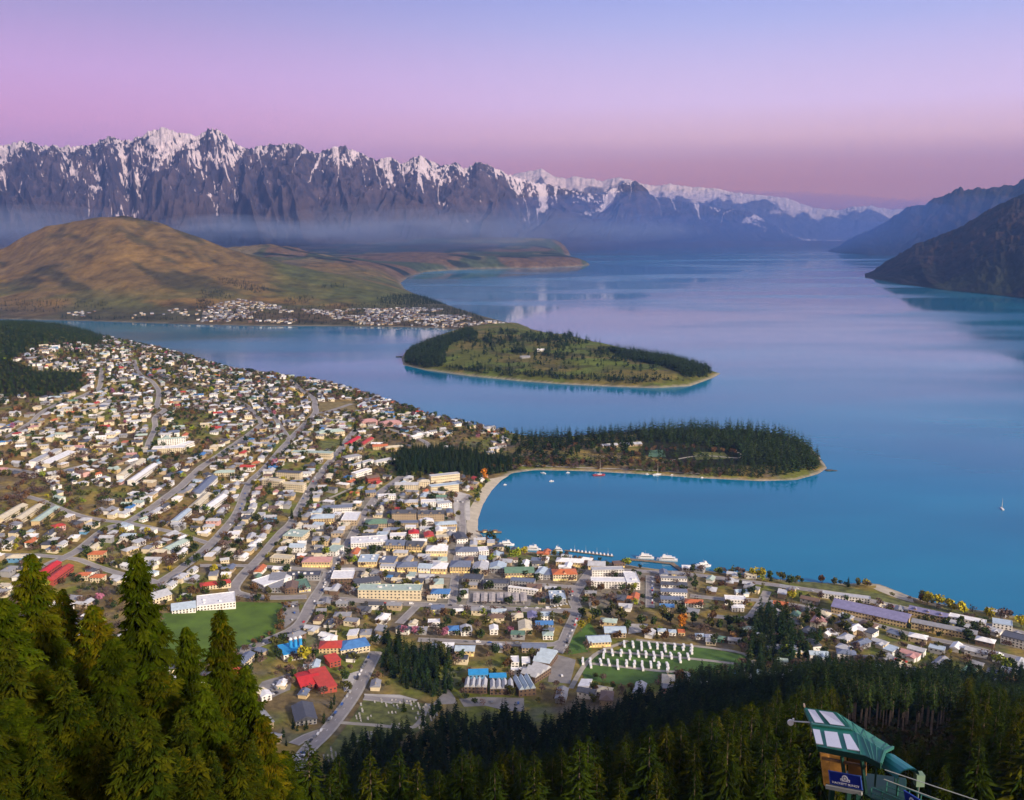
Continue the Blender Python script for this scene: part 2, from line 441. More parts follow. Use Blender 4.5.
# ------------------------------------------------------------------ the lake
def lake_mat():
    m = bpy.data.materials.new('lake_water'); m.use_nodes = True
    t = m.node_tree; b = t.nodes['Principled BSDF']
    g = N(t, 'ShaderNodeNewGeometry')
    def noise(scale, stretch, detail=3, rot=0):
        mp = N(t, 'ShaderNodeMapping'); mp.inputs['Scale'].default_value = stretch; mp.inputs['Rotation'].default_value = (0, 0, rot)
        t.links.new(g.outputs['Position'], mp.inputs[0])
        n = N(t, 'ShaderNodeTexNoise'); n.inputs['Scale'].default_value = scale; n.inputs['Detail'].default_value = detail
        t.links.new(mp.outputs[0], n.inputs['Vector'])
        return n
    n1 = noise(0.0011, (1, 2.6, 1), 4, 0.25)
    r = ramp(t, [(0.30, (0.0, 0.112, 0.218)), (0.5, (0.0, 0.148, 0.268)), (0.72, (0.001, 0.185, 0.312))])
    t.links.new(n1.outputs[0], r.inputs[0]); t.links.new(r.outputs[0], b.inputs['Base Color'])
    n2 = noise(0.0007, (0.7, 2.2, 1), 2, -0.2)
    mr = N(t, 'ShaderNodeMapRange'); mr.inputs['From Min'].default_value = 0.45; mr.inputs['From Max'].default_value = 0.62
    mr.inputs['To Min'].default_value = 0.05; mr.inputs['To Max'].default_value = 0.20
    t.links.new(n2.outputs[0], mr.inputs[0]); t.links.new(mr.outputs[0], b.inputs['Roughness'])
    b.inputs['IOR'].default_value = 1.40
    b.inputs['Specular IOR Level'].default_value = 0.5
    n3 = noise(0.12, (1, 1, 1), 3); bp = N(t, 'ShaderNodeBump'); bp.inputs['Strength'].default_value = 0.04; bp.inputs['Distance'].default_value = 0.5
    t.links.new(n3.outputs[0], bp.inputs['Height']); t.links.new(bp.outputs[0], b.inputs['Normal'])
    return m
LAKE = mesh_np('lake', [(-26000, -900, 0), (26000, -900, 0), (26000, 38000, 0), (-26000, 38000, 0)], [(0, 1, 2, 3)], lake_mat())
tag(link(bpy.data.objects.new('lake', LAKE)), kind='structure')

# ------------------------------------------------------------------ mountains
def rangemesh(name, sky_pts, base, crestY, baseY, c0, c1, nc, nrw, seed, rough, colf, m, ribs=60, back=0.5, power=1.0, crest_rough=10, zb=0):
    c = np.linspace(c0, c1, nc); t = np.concatenate([np.linspace(0, 1, nrw), np.linspace(1, 1 + back, nrw // 4)[1:]])
    C, T = np.meshgrid(c, t)
    sp = np.array(sky_pts, float)
    YC = np.interp(C, [p[0] for p in crestY], [p[1] for p in crestY]); YB = np.interp(C, [p[0] for p in baseY], [p[1] for p in baseY])
    ys = np.interp(C, sp[:, 0], sp[:, 1])
    zc = CAMZ + YC * (222.2 - ys) / FPX / 0.983
    Y = YB + (YC - YB) * T
    X = Y * CP * (C - 512) / FPX
    Tc = np.clip(T, 0, 1)
    xm = (C - 512) / FPX * 15000 * (40.0 / ribs)          # metres along the range
    w1 = (fbm(xm / 1400, Tc * 1.6, seed + 3, 3) - 0.5) * 1.5
    ph = xm / 640 + w1
    main = 1 - np.abs(2 * vnoise(ph, Tc * 0.8 + 5, seed) - 1)           # broad buttresses
    n2_ = vnoise(xm / 330 + w1 * 1.2, Tc * 1.3 + 2, seed + 1); ribs2 = 1 - np.abs(2 * n2_ - 1)
    w3 = (fbm(xm / 300, Tc * 5, seed + 5, 3) - 0.5) * 1.3
    ha = 1 - np.abs(2 * vnoise(xm / 150 + Tc * 5.0 + w3, Tc * 5 + w3, seed + 6) - 1)   # herringbone of side gullies
    hb = 1 - np.abs(2 * vnoise(xm / 150 - Tc * 5.0 + w3, Tc * 5 - w3, seed + 7) - 1)
    sel = sstep(0.42, 0.58, vnoise(ph + 0.3, Tc * 0.8, seed + 8)); her = ha * sel + hb * (1 - sel)
    rb = (main * 1.0 + ribs2 * 0.55 + her * 0.38) / 1.93
    fine = fbm(xm / 90, Tc * 16, seed + 9, 4, 0.6)
    env = np.clip(4 * Tc * (1 - Tc * 0.93), 0, 1) ** 0.6
    H = zc - zb
    prof = np.where(T <= 1, Tc ** power, 1 - 0.75 * (T - 1) / back)
    Z = zb + H * prof + H * rough * (rb - 0.52) * env * 1.9 * np.where(T < 1, 1 - 0.75 * Tc ** 3, 0.25) + H * 0.07 * (fine - 0.5) * env
    Z = Z + crest_rough * (fbm(C / 2.2, T * 4, seed + 21, 3) - 0.5) * sstep(0.55, 1, T) * 2.2 * sstep(1 + back, 1, T)
    Z = np.where(T <= 0.0, min(zb, 0) - 12, Z)
    ny, nx = C.shape
    V = np.stack([X.ravel(), Y.ravel(), Z.ravel()], 1)
    colr = colf(C, T, Z, rb, fine, X, Y)
    me = mesh_np(name, V, grid_faces(ny, nx), m, smooth=True, colattr=colr.reshape(-1, 3))
    return tag(link(bpy.data.objects.new(name, me)), kind='structure')
REM = [(-260, 172), (-120, 165), (0, 152.5), (25, 148), (48, 152), (72, 152), (95, 150), (115, 143.5), (122, 144), (130, 147.5), (138, 146), (147, 143), (155, 137), (163, 135), (172, 134), (181, 137), (190, 138), (203, 140.5), (209, 138), (217, 136),
       (226, 138), (233, 143.5), (241, 150), (250, 154), (262, 151), (272, 150), (290, 149.5), (298, 150.5), (303, 151.5), (312, 156.5), (321, 158), (330, 155), (345, 152.5), (360, 156), (372, 162), (378, 164), (386, 161),
       (392, 160), (400, 166), (405, 168), (413, 163), (421, 160.5), (432, 166), (441, 170), (448, 169), (456, 167), (463, 171), (470, 171), (477, 165.5), (484, 168), (492, 171), (500, 173), (510, 178), (523, 181),
       (540, 186), (565, 191), (590, 195), (604, 195), (613, 190), (624, 186), (634, 184), (641, 187), (650, 197), (680, 203), (715, 208), (745, 212), (770, 222), (795, 236), (818, 247), (850, 250)]
def rem_col(C, T, Z, rb, fine, X, Y):
    rock = mixc((0.042, 0.034, 0.050), (0.078, 0.056, 0.064), sstep(0.35, 0.65, fine))
    rock = mixc(rock, (0.060, 0.040, 0.030), sstep(0.45, 0.1, T) * 0.8)
    rock = mixc(rock, (0.045, 0.034, 0.036), sstep(0.55, 0.75, fbm(C / 6, T * 9, 140, 4)) * 0.6)
    g = 0.52 - rb
    st = fbm(C / 2.2 + T * 3, T * 22 + C / 9, 133, 4, 0.62) - 0.5          # broken ledges
    pa = fbm(C / 24, T * 3.5, 137, 3) - 0.5
    s = (T - 0.86) * 2.0 + g * 2.0 + st * 3.2 + pa * 1.6
    s = s + 0.9 * np.exp(-((C - 24) / 22) ** 2 - ((T - 0.95) / 0.08) ** 2) + 0.30 * np.exp(-((C - 180) / 26) ** 2 - ((T - 0.74) / 0.15) ** 2) + 0.5 * np.exp(-((C - 425) / 20) ** 2 - ((T - 0.88) / 0.13) ** 2) + 0.45 * np.exp(-((C - 135) / 12) ** 2 - ((T - 0.8) / 0.12) ** 2)
    s = s - sstep(500, 620, C) * 0.9
    cl = np.abs(vnoise((C + 9 * np.sin(C / 23 + T * 3)) / 11, T * 1.2 + 3, 151) - 0.5)       # thin couloirs
    s = np.maximum(s, (0.020 - cl) * 14 + (T - 0.56) * 1.4 + g * 0.8 + st * 1.2 - 0.02)
    s = np.where(T < 0.30, -1, s)
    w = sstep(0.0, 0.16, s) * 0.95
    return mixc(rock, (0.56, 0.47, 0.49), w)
m_rock = attr_mat('mountain_rock', nscale=0.006, namp=0.28, bump=0.55, bscale=0.006, bdist=40)
RCY = [(-260, 15200), (300, 15200), (480, 16200), (620, 19500), (850, 22500)]
RBY = [(-260, 12300), (300, 12600), (480, 14300), (560, 15800), (620, 17200), (850, 19500)]
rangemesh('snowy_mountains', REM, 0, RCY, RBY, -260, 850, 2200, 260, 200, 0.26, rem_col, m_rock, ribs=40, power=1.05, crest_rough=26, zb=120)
FARP = [(380, 200), (470, 188), (500, 180), (516, 176), (528, 174), (541, 172), (552, 178), (565, 181), (575, 179), (590, 181.5), (602, 184), (612, 181), (618, 180.5), (630, 182.5), (650, 188), (668, 186), (690, 189), (712, 190), (730, 194), (760, 197), (785, 199), (800, 205), (815, 208.5),
        (838, 211), (850, 208), (870, 207), (890, 210), (915, 210), (960, 214), (1100, 216)]
def far_col(C, T, Z, rb, fine, X, Y):
    s = (T - 0.58) * 4 + (0.52 - rb) * 3.0 + (fbm(C / 7, T * 5, 233, 4) - 0.5) * 1.4
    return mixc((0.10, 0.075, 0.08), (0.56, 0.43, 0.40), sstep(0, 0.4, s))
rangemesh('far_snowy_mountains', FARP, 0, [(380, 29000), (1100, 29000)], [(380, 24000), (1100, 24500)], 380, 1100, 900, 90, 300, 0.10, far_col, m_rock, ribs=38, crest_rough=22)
RB_ = [(826, 251), (836, 247), (846, 241), (858, 234), (872, 229), (890, 219), (899, 213), (905, 209), (915, 206), (922, 206.5), (932, 200), (945, 196), (957, 190), (964, 191.5), (975, 190), (985, 190.5), (1000, 188), (1012, 186), (1024, 180), (1060, 165), (1150, 140), (1400, 120)]
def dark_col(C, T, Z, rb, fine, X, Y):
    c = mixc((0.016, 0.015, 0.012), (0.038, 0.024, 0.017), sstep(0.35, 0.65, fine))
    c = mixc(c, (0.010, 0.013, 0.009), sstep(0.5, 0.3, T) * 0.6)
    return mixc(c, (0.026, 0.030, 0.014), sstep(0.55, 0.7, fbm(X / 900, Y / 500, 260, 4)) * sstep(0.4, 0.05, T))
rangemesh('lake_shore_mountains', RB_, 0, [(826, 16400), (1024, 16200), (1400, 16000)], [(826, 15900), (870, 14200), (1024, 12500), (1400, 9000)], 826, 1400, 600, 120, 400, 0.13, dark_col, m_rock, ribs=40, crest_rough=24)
RN_ = [(864, 275), (874, 270), (884, 263), (895, 256), (906, 250), (918, 243), (932, 238), (945, 233), (958, 228), (972, 220), (985, 212), (998, 205), (1010, 200), (1024, 194), (1060, 178), (1150, 140), (1400, 90)]
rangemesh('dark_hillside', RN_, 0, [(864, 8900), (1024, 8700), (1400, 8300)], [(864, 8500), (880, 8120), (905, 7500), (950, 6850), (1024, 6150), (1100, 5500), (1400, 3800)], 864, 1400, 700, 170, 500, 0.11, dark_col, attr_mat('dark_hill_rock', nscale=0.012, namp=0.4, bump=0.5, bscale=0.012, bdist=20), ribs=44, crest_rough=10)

# ------------------------------------------------------------------ air
def box_obj(name, lo, hi, m):
    x0, y0, z0 = lo; x1, y1, z1 = hi
    V = [(x0, y0, z0), (x1, y0, z0), (x1, y1, z0), (x0, y1, z0), (x0, y0, z1), (x1, y0, z1), (x1, y1, z1), (x0, y1, z1)]
    F = [(0, 3, 2, 1), (4, 5, 6, 7), (0, 1, 5, 4), (1, 2, 6, 5), (2, 3, 7, 6), (3, 0, 4, 7)]
    return link(bpy.data.objects.new(name, mesh_np(name, V, F, m)))
def vol_mat(name, dens, color):
    m = bpy.data.materials.new(name); m.use_nodes = True
    t = m.node_tree; t.nodes.remove(t.nodes['Principled BSDF'])
    v = N(t, 'ShaderNodeVolumePrincipled'); v.inputs['Density'].default_value = dens; v.inputs['Color'].default_value = (*color, 1); v.inputs['Anisotropy'].default_value = 0.1
    t.links.new(v.outputs[0], t.nodes['Material Output'].inputs['Volume'])
    return m
tag(box_obj('haze', (-27000, -1600, -16), (27000, 39000, 3200), vol_mat('haze_air', 2.5e-5, (0.20, 0.40, 1.0))), 'thin violet blue evening haze filling the lake basin', 'haze', kind='stuff')
def mist(px, py, Y, h, sx, sy, sz, dens, c_=(0.50, 0.64, 1.0)):
    bm = bmesh.new(); bmesh.ops.create_icosphere(bm, subdivisions=4, radius=1)
    for v in bm.verts: v.co = Vector((v.co.x * sx, v.co.y * sy, v.co.z * sz))
    me = bpy.data.meshes.new('mist'); bm.to_mesh(me); bm.free(); me.materials.append(vol_mat('mist_air', dens, c_))
    o = bpy.data.objects.new('valley_mist', me); o.location = (XofY(px, py, Y), Y, h); link(o)
    return tag(o, None, None, None, 'stuff')
mist(700, 235, 16000, 350, 5200, 2400, 650, 1.4e-4, (0.16, 0.34, 1.0))
mist(700, 235, 16000, 250, 4200, 2000, 350, 9e-5, (0.16, 0.34, 1.0))
mist(960, 235, 11800, 300, 1700, 1500, 520, 9e-5, (0.14, 0.30, 1.0))
mg_ = random.Random(12)
for k_ in range(18):
    px_ = mg_.uniform(150, 640) if k_ < 13 else mg_.uniform(-90, 45); Y_ = mg_.uniform(10800, 13200) if k_ < 13 else mg_.uniform(9200, 10200)
    sx_ = mg_.uniform(900, 2400) if k_ < 13 else mg_.uniform(700, 1400); h_ = mg_.uniform(250, 520); sz_ = mg_.uniform(110, 330)
    mist(px_, 232, Y_, h_, sx_, mg_.uniform(500, 900), sz_, 1.25e-4); mist(px_ + mg_.uniform(-20, 20), 232, Y_, h_ + 10, sx_ * .6, 420, sz_ * .55, 1.3e-4)

# ------------------------------------------------------------------ occupancy of the town ground
OX0, OY0, OS = -3100.0, 550.0, 3.0
occ = np.zeros((1270, 1540), bool)
def mark(x, y, r):
    i0 = int((x - r - OX0) / OS); i1 = int((x + r - OX0) / OS) + 1; j0 = int((y - r - OY0) / OS); j1 = int((y + r - OY0) / OS) + 1
    if i1 < 0 or j1 < 0: return
    i0 = max(i0, 0); j0 = max(j0, 0)
    s = occ[j0:j1, i0:i1]
    if s.size == 0: return
    jj, ii = np.mgrid[j0:j0 + s.shape[0], i0:i0 + s.shape[1]]
    s |= (OX0 + ii * OS - x) ** 2 + (OY0 + jj * OS - y) ** 2 <= r * r
def is_free(x, y, r):
    i0 = int((x - r - OX0) / OS); i1 = int((x + r - OX0) / OS) + 1; j0 = int((y - r - OY0) / OS); j1 = int((y + r - OY0) / OS) + 1
    if i0 < 0 or j0 < 0 or i1 >= occ.shape[1] or j1 >= occ.shape[0]: return False
    return not occ[j0:j1, i0:i1].any()
def mark_rect(cx, cy, L, D, a):
    n = max(2, int(L / 4)); k = max(2, int(D / 4)); ca, sa = math.cos(a), math.sin(a)
    for i in range(n + 1):
        for j in range(k + 1):
            u = (i / n - .5) * L; v = (j / k - .5) * D
            mark(cx + u * ca - v * sa, cy + u * sa + v * ca, 3.5)
OXg, OYg = np.meshgrid(OX0 + np.arange(occ.shape[1]) * OS, OY0 + np.arange(occ.shape[0]) * OS)
TSD = sdist(OXg, OYg, TOWN_SHORE)
occ |= TSD < 7
def mark_px(lst):
    global occ
    occ |= sdist(OXg, OYg, [TG.at(a, b) for a, b in lst]) > 0

# ------------------------------------------------------------------ sheets laid on the ground: lawns, beach, yards
def sheet(name, lst, m, dz=0.3, step=14, world=False, block=True, ground=None):
    g = ground or TG
    pl = lst if world else [g.at(a, b) for a, b in lst]
    dense = []
    for i in range(len(pl)):
        a = pl[i]; b = pl[(i + 1) % len(pl)]
        n = max(1, int(math.dist(a, b) / step))
        dense += [(a[0] + (b[0] - a[0]) * k / n, a[1] + (b[1] - a[1]) * k / n) for k in range(n)]
    xs = [p[0] for p in pl]; ys = [p[1] for p in pl]
    gx, gy = np.meshgrid(np.arange(min(xs), max(xs), step), np.arange(min(ys), max(ys), step))
    gx = gx.ravel(); gy = gy.ravel(); k = sdist(gx, gy, pl) > step * 0.4
    vs2 = [Vector(p) for p in dense] + [Vector((float(a), float(b))) for a, b in zip(gx[k], gy[k])]
    r = delaunay_2d_cdt(vs2, [], [list(range(len(dense)))], 1, 1e-4)
    V = [(v.x, v.y, float(g.h(v.x, v.y)) + dz) for v in r[0]]
    me = bpy.data.meshes.new(name); me.from_pydata(V, [], [list(f) for f in r[2]]); me.materials.append(m)
    for p in me.polygons: p.use_smooth = True
    if block: mark_px(lst) if not world else None
    return tag(link(bpy.data.objects.new(name, me)), kind='structure')
m_lawn = mat('lawn_grass', (0.085, 0.145, 0.014), noise=0.18, scale=0.05)
m_lawn2 = mat('dull_grass', (0.13, 0.14, 0.035), noise=0.35, scale=0.12)
m_camp = mat('camp_grass', (0.075, 0.145, 0.022), noise=0.2, scale=0.06)
m_sand = mat('beach_sand', (0.46, 0.41, 0.32), noise=0.1, scale=0.1)
m_yard = mat('car_park_asphalt', (0.25, 0.235, 0.225), noise=0.15, scale=0.1)
m_gravel = mat('gravel_yard', (0.44, 0.42, 0.40), noise=0.15, scale=0.08)
m_dry = mat('dry_grass', (0.20, 0.155, 0.055), noise=0.25, scale=0.08)
m_court = mat('sports_court', (0.10, 0.19, 0.12), noise=0.06, scale=0.05)
FIELD = [(158, 614), (186, 612), (240, 602), (283, 603), (279, 618), (275, 634), (262, 641), (232, 652), (205, 664), (180, 668), (160, 650)]
CEMETERY = [(366, 697), (414, 701), (442, 709), (425, 728), (408, 738), (385, 745), (340, 768), (322, 757), (345, 728)]
CAMP = [(618, 650), (632, 640), (690, 646), (745, 655), (752, 668), (700, 672), (640, 686), (585, 680), (578, 660)]
sheet('playing_field', FIELD, m_lawn)
sheet('cemetery_lawn', CEMETERY, m_lawn2)
sheet('camp_lawn', CAMP, m_camp)
sheet('beach', [(500, 477), (489, 479), (479, 492), (470, 508), (466, 525), (470, 541), (484, 542), (478, 531), (478, 519), (484, 504), (492, 491), (503, 483), (514, 475)], m_sand, dz=0.25)
sheet('lakefront_beach', [(866, 584), (880, 585.5), (912, 598), (914, 603), (896, 598), (876, 590)], m_sand, dz=0.25)
sheet('lakefront_lawn', [(800, 580), (850, 588), (905, 601), (960, 612), (1024, 624), (1024, 629), (940, 612), (880, 602), (800, 586)], m_lawn2, dz=0.3)
sheet('waterfront_lawn', [(500, 554), (536, 556), (540, 561), (500, 561)], m_lawn2)
sheet('hillside_lawn', [(570, 640), (590, 622), (600, 640), (588, 652), (568, 655)], m_camp)
sheet('bowling_green', [(650, 450), (663, 450), (666, 457), (648, 457)], m_court, dz=.4)
sheet('park_lawn', [(692, 452), (724, 452), (730, 459), (696, 460)], m_lawn2, dz=.4)
sheet('school_lawn', [(318, 403), (354, 401), (358, 413), (320, 414)], m_dry)
sheet('church_lawn', [(319, 441), (342, 440), (335, 449), (316, 449)], m_lawn2)
sheet('paddock', [(413, 443), (440, 440), (438, 452), (414, 454)], m_dry)
sheet('motel_car_park', [(459, 699), (478, 697), (524, 698), (524, 712), (508, 711), (486, 706), (464, 707)], m_yard)
sheet('quarry_car_park', [(448, 688), (455, 698), (457, 704), (432, 705)], m_yard, block=True)
sheet('gravel_car_park', [(364, 694), (400, 695), (418, 700), (408, 706), (366, 700)], m_gravel)
sheet('hall_car_park', [(342, 676), (362, 670), (358, 688), (344, 692)], m_gravel)
sheet('depot_yard', [(262, 682), (294, 672), (290, 690), (268, 700), (252, 694)], m_yard, block=False)
sheet('camp_car_park', [(630, 624), (648, 624), (645, 632), (628, 634)], m_gravel)
sheet('lower_car_park', [(558, 655), (576, 660), (570, 684), (548, 682), (550, 668)], m_yard)
sheet('town_square', [(452, 490), (470, 495), (470, 520), (455, 522)], m_gravel)
sheet('retail_car_park', [(470, 591), (532, 592), (530, 606), (466, 605)], m_yard)
sheet('field_car_park', [(284, 603), (298, 601), (300, 616), (285, 628), (280, 620)], m_yard)

# ------------------------------------------------------------------ roads (footpaths, carriageway, centre dashes)
ROADS = [
 ('m', [(276, 373), (297, 386), (312, 397), (315, 407), (314, 415), (289, 441), (266, 467), (250, 483), (236, 515), (210, 545), (189, 563), (157, 585), (147, 592)]),
 ('m', [(314, 415), (330, 420), (350, 423)]),
 ('m', [(357, 429), (337, 454), (321, 473), (302, 504), (292, 522), (280, 534), (258, 560), (244, 574), (234, 590), (248, 596), (280, 598), (312, 597)]),
 ('m', [(410, 470), (392, 484), (379, 494), (363, 517), (348, 544), (332, 566), (324, 584), (312, 602), (298, 626), (270, 640), (234, 654), (215, 664)]),
 ('m', [(312, 598), (345, 600), (380, 602), (440, 606), (500, 609), (560, 611), (580, 611)]),
 ('s', [(200, 566), (240, 566), (266, 567), (300, 569), (330, 571)]),
 ('m', [(592, 570), (574, 596), (577, 611), (569, 630), (562, 646), (555, 655)]),
 ('s', [(418, 640), (460, 642), (500, 644), (550, 645), (562, 642)]),
 ('s', [(399, 624), (416, 607)]),
 ('m', [(592, 571), (632, 571), (680, 574), (716, 578), (757, 583), (823, 592), (870, 601), (906, 609), (976, 623), (1040, 637)]),
 ('s', [(650, 576), (650, 608)]),
 ('s', [(708, 616), (730, 618), (748, 618), (756, 610), (763, 600), (768, 590)]),
 ('m', [(376, 652), (366, 672), (352, 698), (328, 730), (308, 750), (290, 772)]),
 ('s', [(328, 731), (310, 736), (288, 748)]),
 ('s', [(364, 698), (400, 701), (418, 703)]),
 ('s', [(0, 440), (21, 429), (34, 420), (60, 403), (87, 394), (100, 386), (101, 368)]),
 ('s', [(134, 360), (139, 373), (155, 385), (159, 394), (157, 407), (165, 410), (155, 418), (155, 428), (147, 449)]),
 ('s', [(-20, 469), (16, 470), (39, 474), (63, 471), (84, 466)]),
 ('m', [(262, 424), (236, 444), (202, 467), (171, 494), (150, 509), (128, 522), (105, 530), (79, 550), (47, 566), (30, 580)]),
 ('s', [(20, 494), (42, 501), (71, 513), (100, 520), (126, 523), (147, 527), (178, 534), (210, 544)]),
 ('s', [(0, 555), (66, 558), (87, 563), (123, 575), (147, 580), (160, 584)]),
 ('s', [(440, 456), (432, 452), (425, 442), (398, 432), (380, 428), (357, 429)]),
 ('s', [(452, 605), (455, 578), (458, 555), (463, 530), (462, 505), (470, 495)]),
 ('s', [(345, 546), (380, 548), (430, 551), (458, 553)]),
 ('s', [(332, 568), (380, 571), (430, 575), (456, 577)]),
 ('s', [(458, 578), (500, 582), (553, 586), (584, 588)]),
 ('s', [(363, 519), (400, 522), (440, 525), (462, 526)]),
 ('c', [(628, 641), (600, 652), (586, 664), (578, 676), (570, 690)]),
 ('c', [(636, 640), (680, 645), (730, 651), (750, 657), (752, 666), (744, 672)]),
 ('c', [(606, 652), (650, 655), (690, 659), (734, 664)]),
 ('c', [(592, 664), (630, 668), (670, 672), (696, 673)]),
 ('c', [(340, 723), (380, 726), (408, 729), (420, 722), (428, 704)]),
 ('c', [(660, 463), (700, 456), (740, 458), (735, 450)]),
 ('c', [(318, 503), (335, 496), (352, 488)]),
 ('s', [(352, 404), (330, 411), (314, 414)]),
 ('s', [(198, 479), (212, 486), (232, 484), (250, 483)]),
 ('s', [(200, 396), (240, 402), (262, 424)]),
 ('s', [(262, 400), (290, 441)]),
 ('c', [(440, 470), (480, 474), (520, 466), (560, 467), (640, 470), (700, 474)]),
 ('s', [(690, 596), (730, 600), (763, 601), (830, 612), (900, 632), (960, 645), (1024, 660)]),
]
m_road = mat('road_asphalt', (0.27, 0.25, 0.245), noise=0.12, scale=0.08)
m_path = mat('footpath_concrete', (0.36, 0.34, 0.31), noise=0.12, scale=0.1)
m_track = mat('gravel_track', (0.36, 0.33, 0.28), noise=0.15, scale=0.1)
m_line = mat('road_paint', (0.75, 0.75, 0.72), noise=0.03)
def resample(pl, step):
    # Catmull-Rom through the points, then even spacing
    pl = [Vector(p) for p in pl]; q = [pl[0] * 2 - pl[1]] + pl + [pl[-1] * 2 - pl[-2]]
    o = []
    for i in range(1, len(q) - 2):
        a, b, c, d = q[i - 1:i + 3]
        for k in range(12):
            t = k / 12
            o.append(0.5 * ((2 * b) + (c - a) * t + (2 * a - 5 * b + 4 * c - d) * t * t + (3 * b - a - 3 * c + d) * t ** 3))
    o.append(pl[-1])
    res = [o[0]]; acc = 0
    for i in range(1, len(o)):
        acc += (o[i] - o[i - 1]).length
        if acc >= step: res.append(o[i]); acc = 0
    if len(res) < 2: res.append(o[-1])
    return res
def strip(name, line, w, m, dz, kerb=False):
    V = []; F = []
    off = (-w / 2, 0, w / 2) if not kerb else (-w / 2, -w / 2 + .01, 0, w / 2 - .01, w / 2)
    for i, p in enumerate(line):
        d = (line[min(i + 1, len(line) - 1)] - line[max(i - 1, 0)]); d.normalize(); n = Vector((-d.y, d.x))
        zc = float(TG.h(p.x, p.y))
        for s in (-1, 0, 1):
            q = p + n * s * w / 2
            z = float(TG.h(q.x, q.y)) * 0.5 + zc * 0.5
            V.append((q.x, q.y, max(z, float(TG.h(q.x, q.y)) - 0.2) + dz))
    for i in range(len(line) - 1):
        for k in range(2):
            a = i * 3 + k; F.append((a, a + 3, a + 4, a + 1))
    me = bpy.data.meshes.new(name); me.from_pydata(V, [], F); me.materials.append(m)
    return tag(link(bpy.data.objects.new(name, me)), kind='structure')
road_lines = []; rp = []
for kind, pl in ROADS:
    wl = [TG.at(a, b) for a, b in pl]
    ln = resample(wl, 9)
    w = {'m': 10.5, 's': 7.5, 'c': 5.5}[kind]
    if kind == 'c':
        strip('path', ln, w, m_track, 0.55)
    else:
        strip('pavement', ln, w + 4, m_path, 0.60)
        strip('road', ln, w, m_road, 0.74)
    for i, p in enumerate(ln):
        mark(p.x, p.y, w / 2 + (4 if kind != 'c' else 1))
        d = ln[min(i + 1, len(ln) - 1)] - ln[max(i - 1, 0)]
        rp.append((p.x, p.y, math.atan2(d.y, d.x)))
    road_lines.append((kind, ln, w))
LV = []; LF = []
for kind, ln, w in road_lines:
    if kind != 'm' or ln[0].y > 1500: continue
    for i in range(0, len(ln) - 1, 2):
        a, b = ln[i], ln[i + 1]
        d = (b - a); L = d.length; d.normalize(); n = Vector((-d.y, d.x)) * 0.12
        b = a + d * min(L, 4); k = len(LV)
        for q in (a - n, b - n, b + n, a + n): LV.append((q.x, q.y, float(TG.h(q.x, q.y)) + 0.84))
        LF.append((k, k + 1, k + 2, k + 3))
me = bpy.data.meshes.new('road_markings'); me.from_pydata(LV, [], LF); me.materials.append(m_line)
tag(link(bpy.data.objects.new('road_markings', me)), kind='structure')
from mathutils.kdtree import KDTree
kd = KDTree(len(rp))
for i, (x, y, a) in enumerate(rp): kd.insert((x, y, 0), i)
kd.balance()
def road_dir(x, y):
    _, i, d = kd.find((x, y, 0)); return rp[i][2], d

# ------------------------------------------------------------------ buildings
WALLC = {'white': (0.78, 0.76, 0.72), 'cream': (0.66, 0.57, 0.40), 'grey': (0.30, 0.30, 0.31), 'tan': (0.42, 0.33, 0.22), 'yellow': (0.58, 0.44, 0.24), 'brown': (0.16, 0.105, 0.07), 'pink': (0.60, 0.36, 0.33), 'red': (0.33, 0.07, 0.045), 'blue': (0.12, 0.28, 0.46), 'green': (0.08, 0.22, 0.15)}
ROOFC = {'white': (0.78, 0.78, 0.79), 'pale grey': (0.46, 0.47, 0.50), 'grey': (0.26, 0.265, 0.29), 'dark grey': (0.085, 0.09, 0.11), 'slate blue': (0.15, 0.18, 0.26), 'blue': (0.07, 0.20, 0.46), 'light blue': (0.42, 0.51, 0.60), 'red': (0.46, 0.055, 0.035), 'orange': (0.52, 0.15, 0.055),
         'brown': (0.17, 0.11, 0.08), 'green': (0.13, 0.23, 0.16), 'pale green': (0.40, 0.50, 0.44), 'pink': (0.50, 0.27, 0.25), 'violet': (0.22, 0.21, 0.36), 'cream': (0.62, 0.55, 0.40), 'bright blue': (0.03, 0.28, 0.60), 'yellow': (0.60, 0.40, 0.06), 'bright red': (0.55, 0.03, 0.03)}
def wmat(c): return mat('wall_' + c.replace(' ', '_'), WALLC[c], rough=0.85, noise=0.08, scale=0.15)
def rmat(c): return mat('roof_' + c.replace(' ', '_'), ROOFC[c], rough=0.55, noise=0.10, scale=0.25, spec=0.4)
m_glass = mat('window_glass', (0.03, 0.035, 0.05), rough=0.15, noise=0.2, scale=0.3, spec=0.6)
m_lit = mat('lit_window', (0.95, 0.60, 0.20), rough=0.5, noise=0.35, scale=0.12, emit=0.55)
m_white = mat('white_paint', (0.74, 0.74, 0.74), noise=0.04)
m_door = mat('door_paint', (0.14, 0.09, 0.06), noise=0.1)
def box_vf(L, D, z0, z1, cx=0, cy=0):
    a, b = L / 2, D / 2
    V = [(cx - a, cy - b, z0), (cx + a, cy - b, z0), (cx + a, cy + b, z0), (cx - a, cy + b, z0), (cx - a, cy - b, z1), (cx + a, cy - b, z1), (cx + a, cy + b, z1), (cx - a, cy + b, z1)]
    return V, [(0, 3, 2, 1), (4, 5, 6, 7), (0, 1, 5, 4), (1, 2, 6, 5), (2, 3, 7, 6), (3, 0, 4, 7)]
def cat_vf(*parts):
    V = []; F = []
    for v, f in parts:
        k = len(V); V += list(v); F += [tuple(i + k for i in q) for q in f]
    return V, F
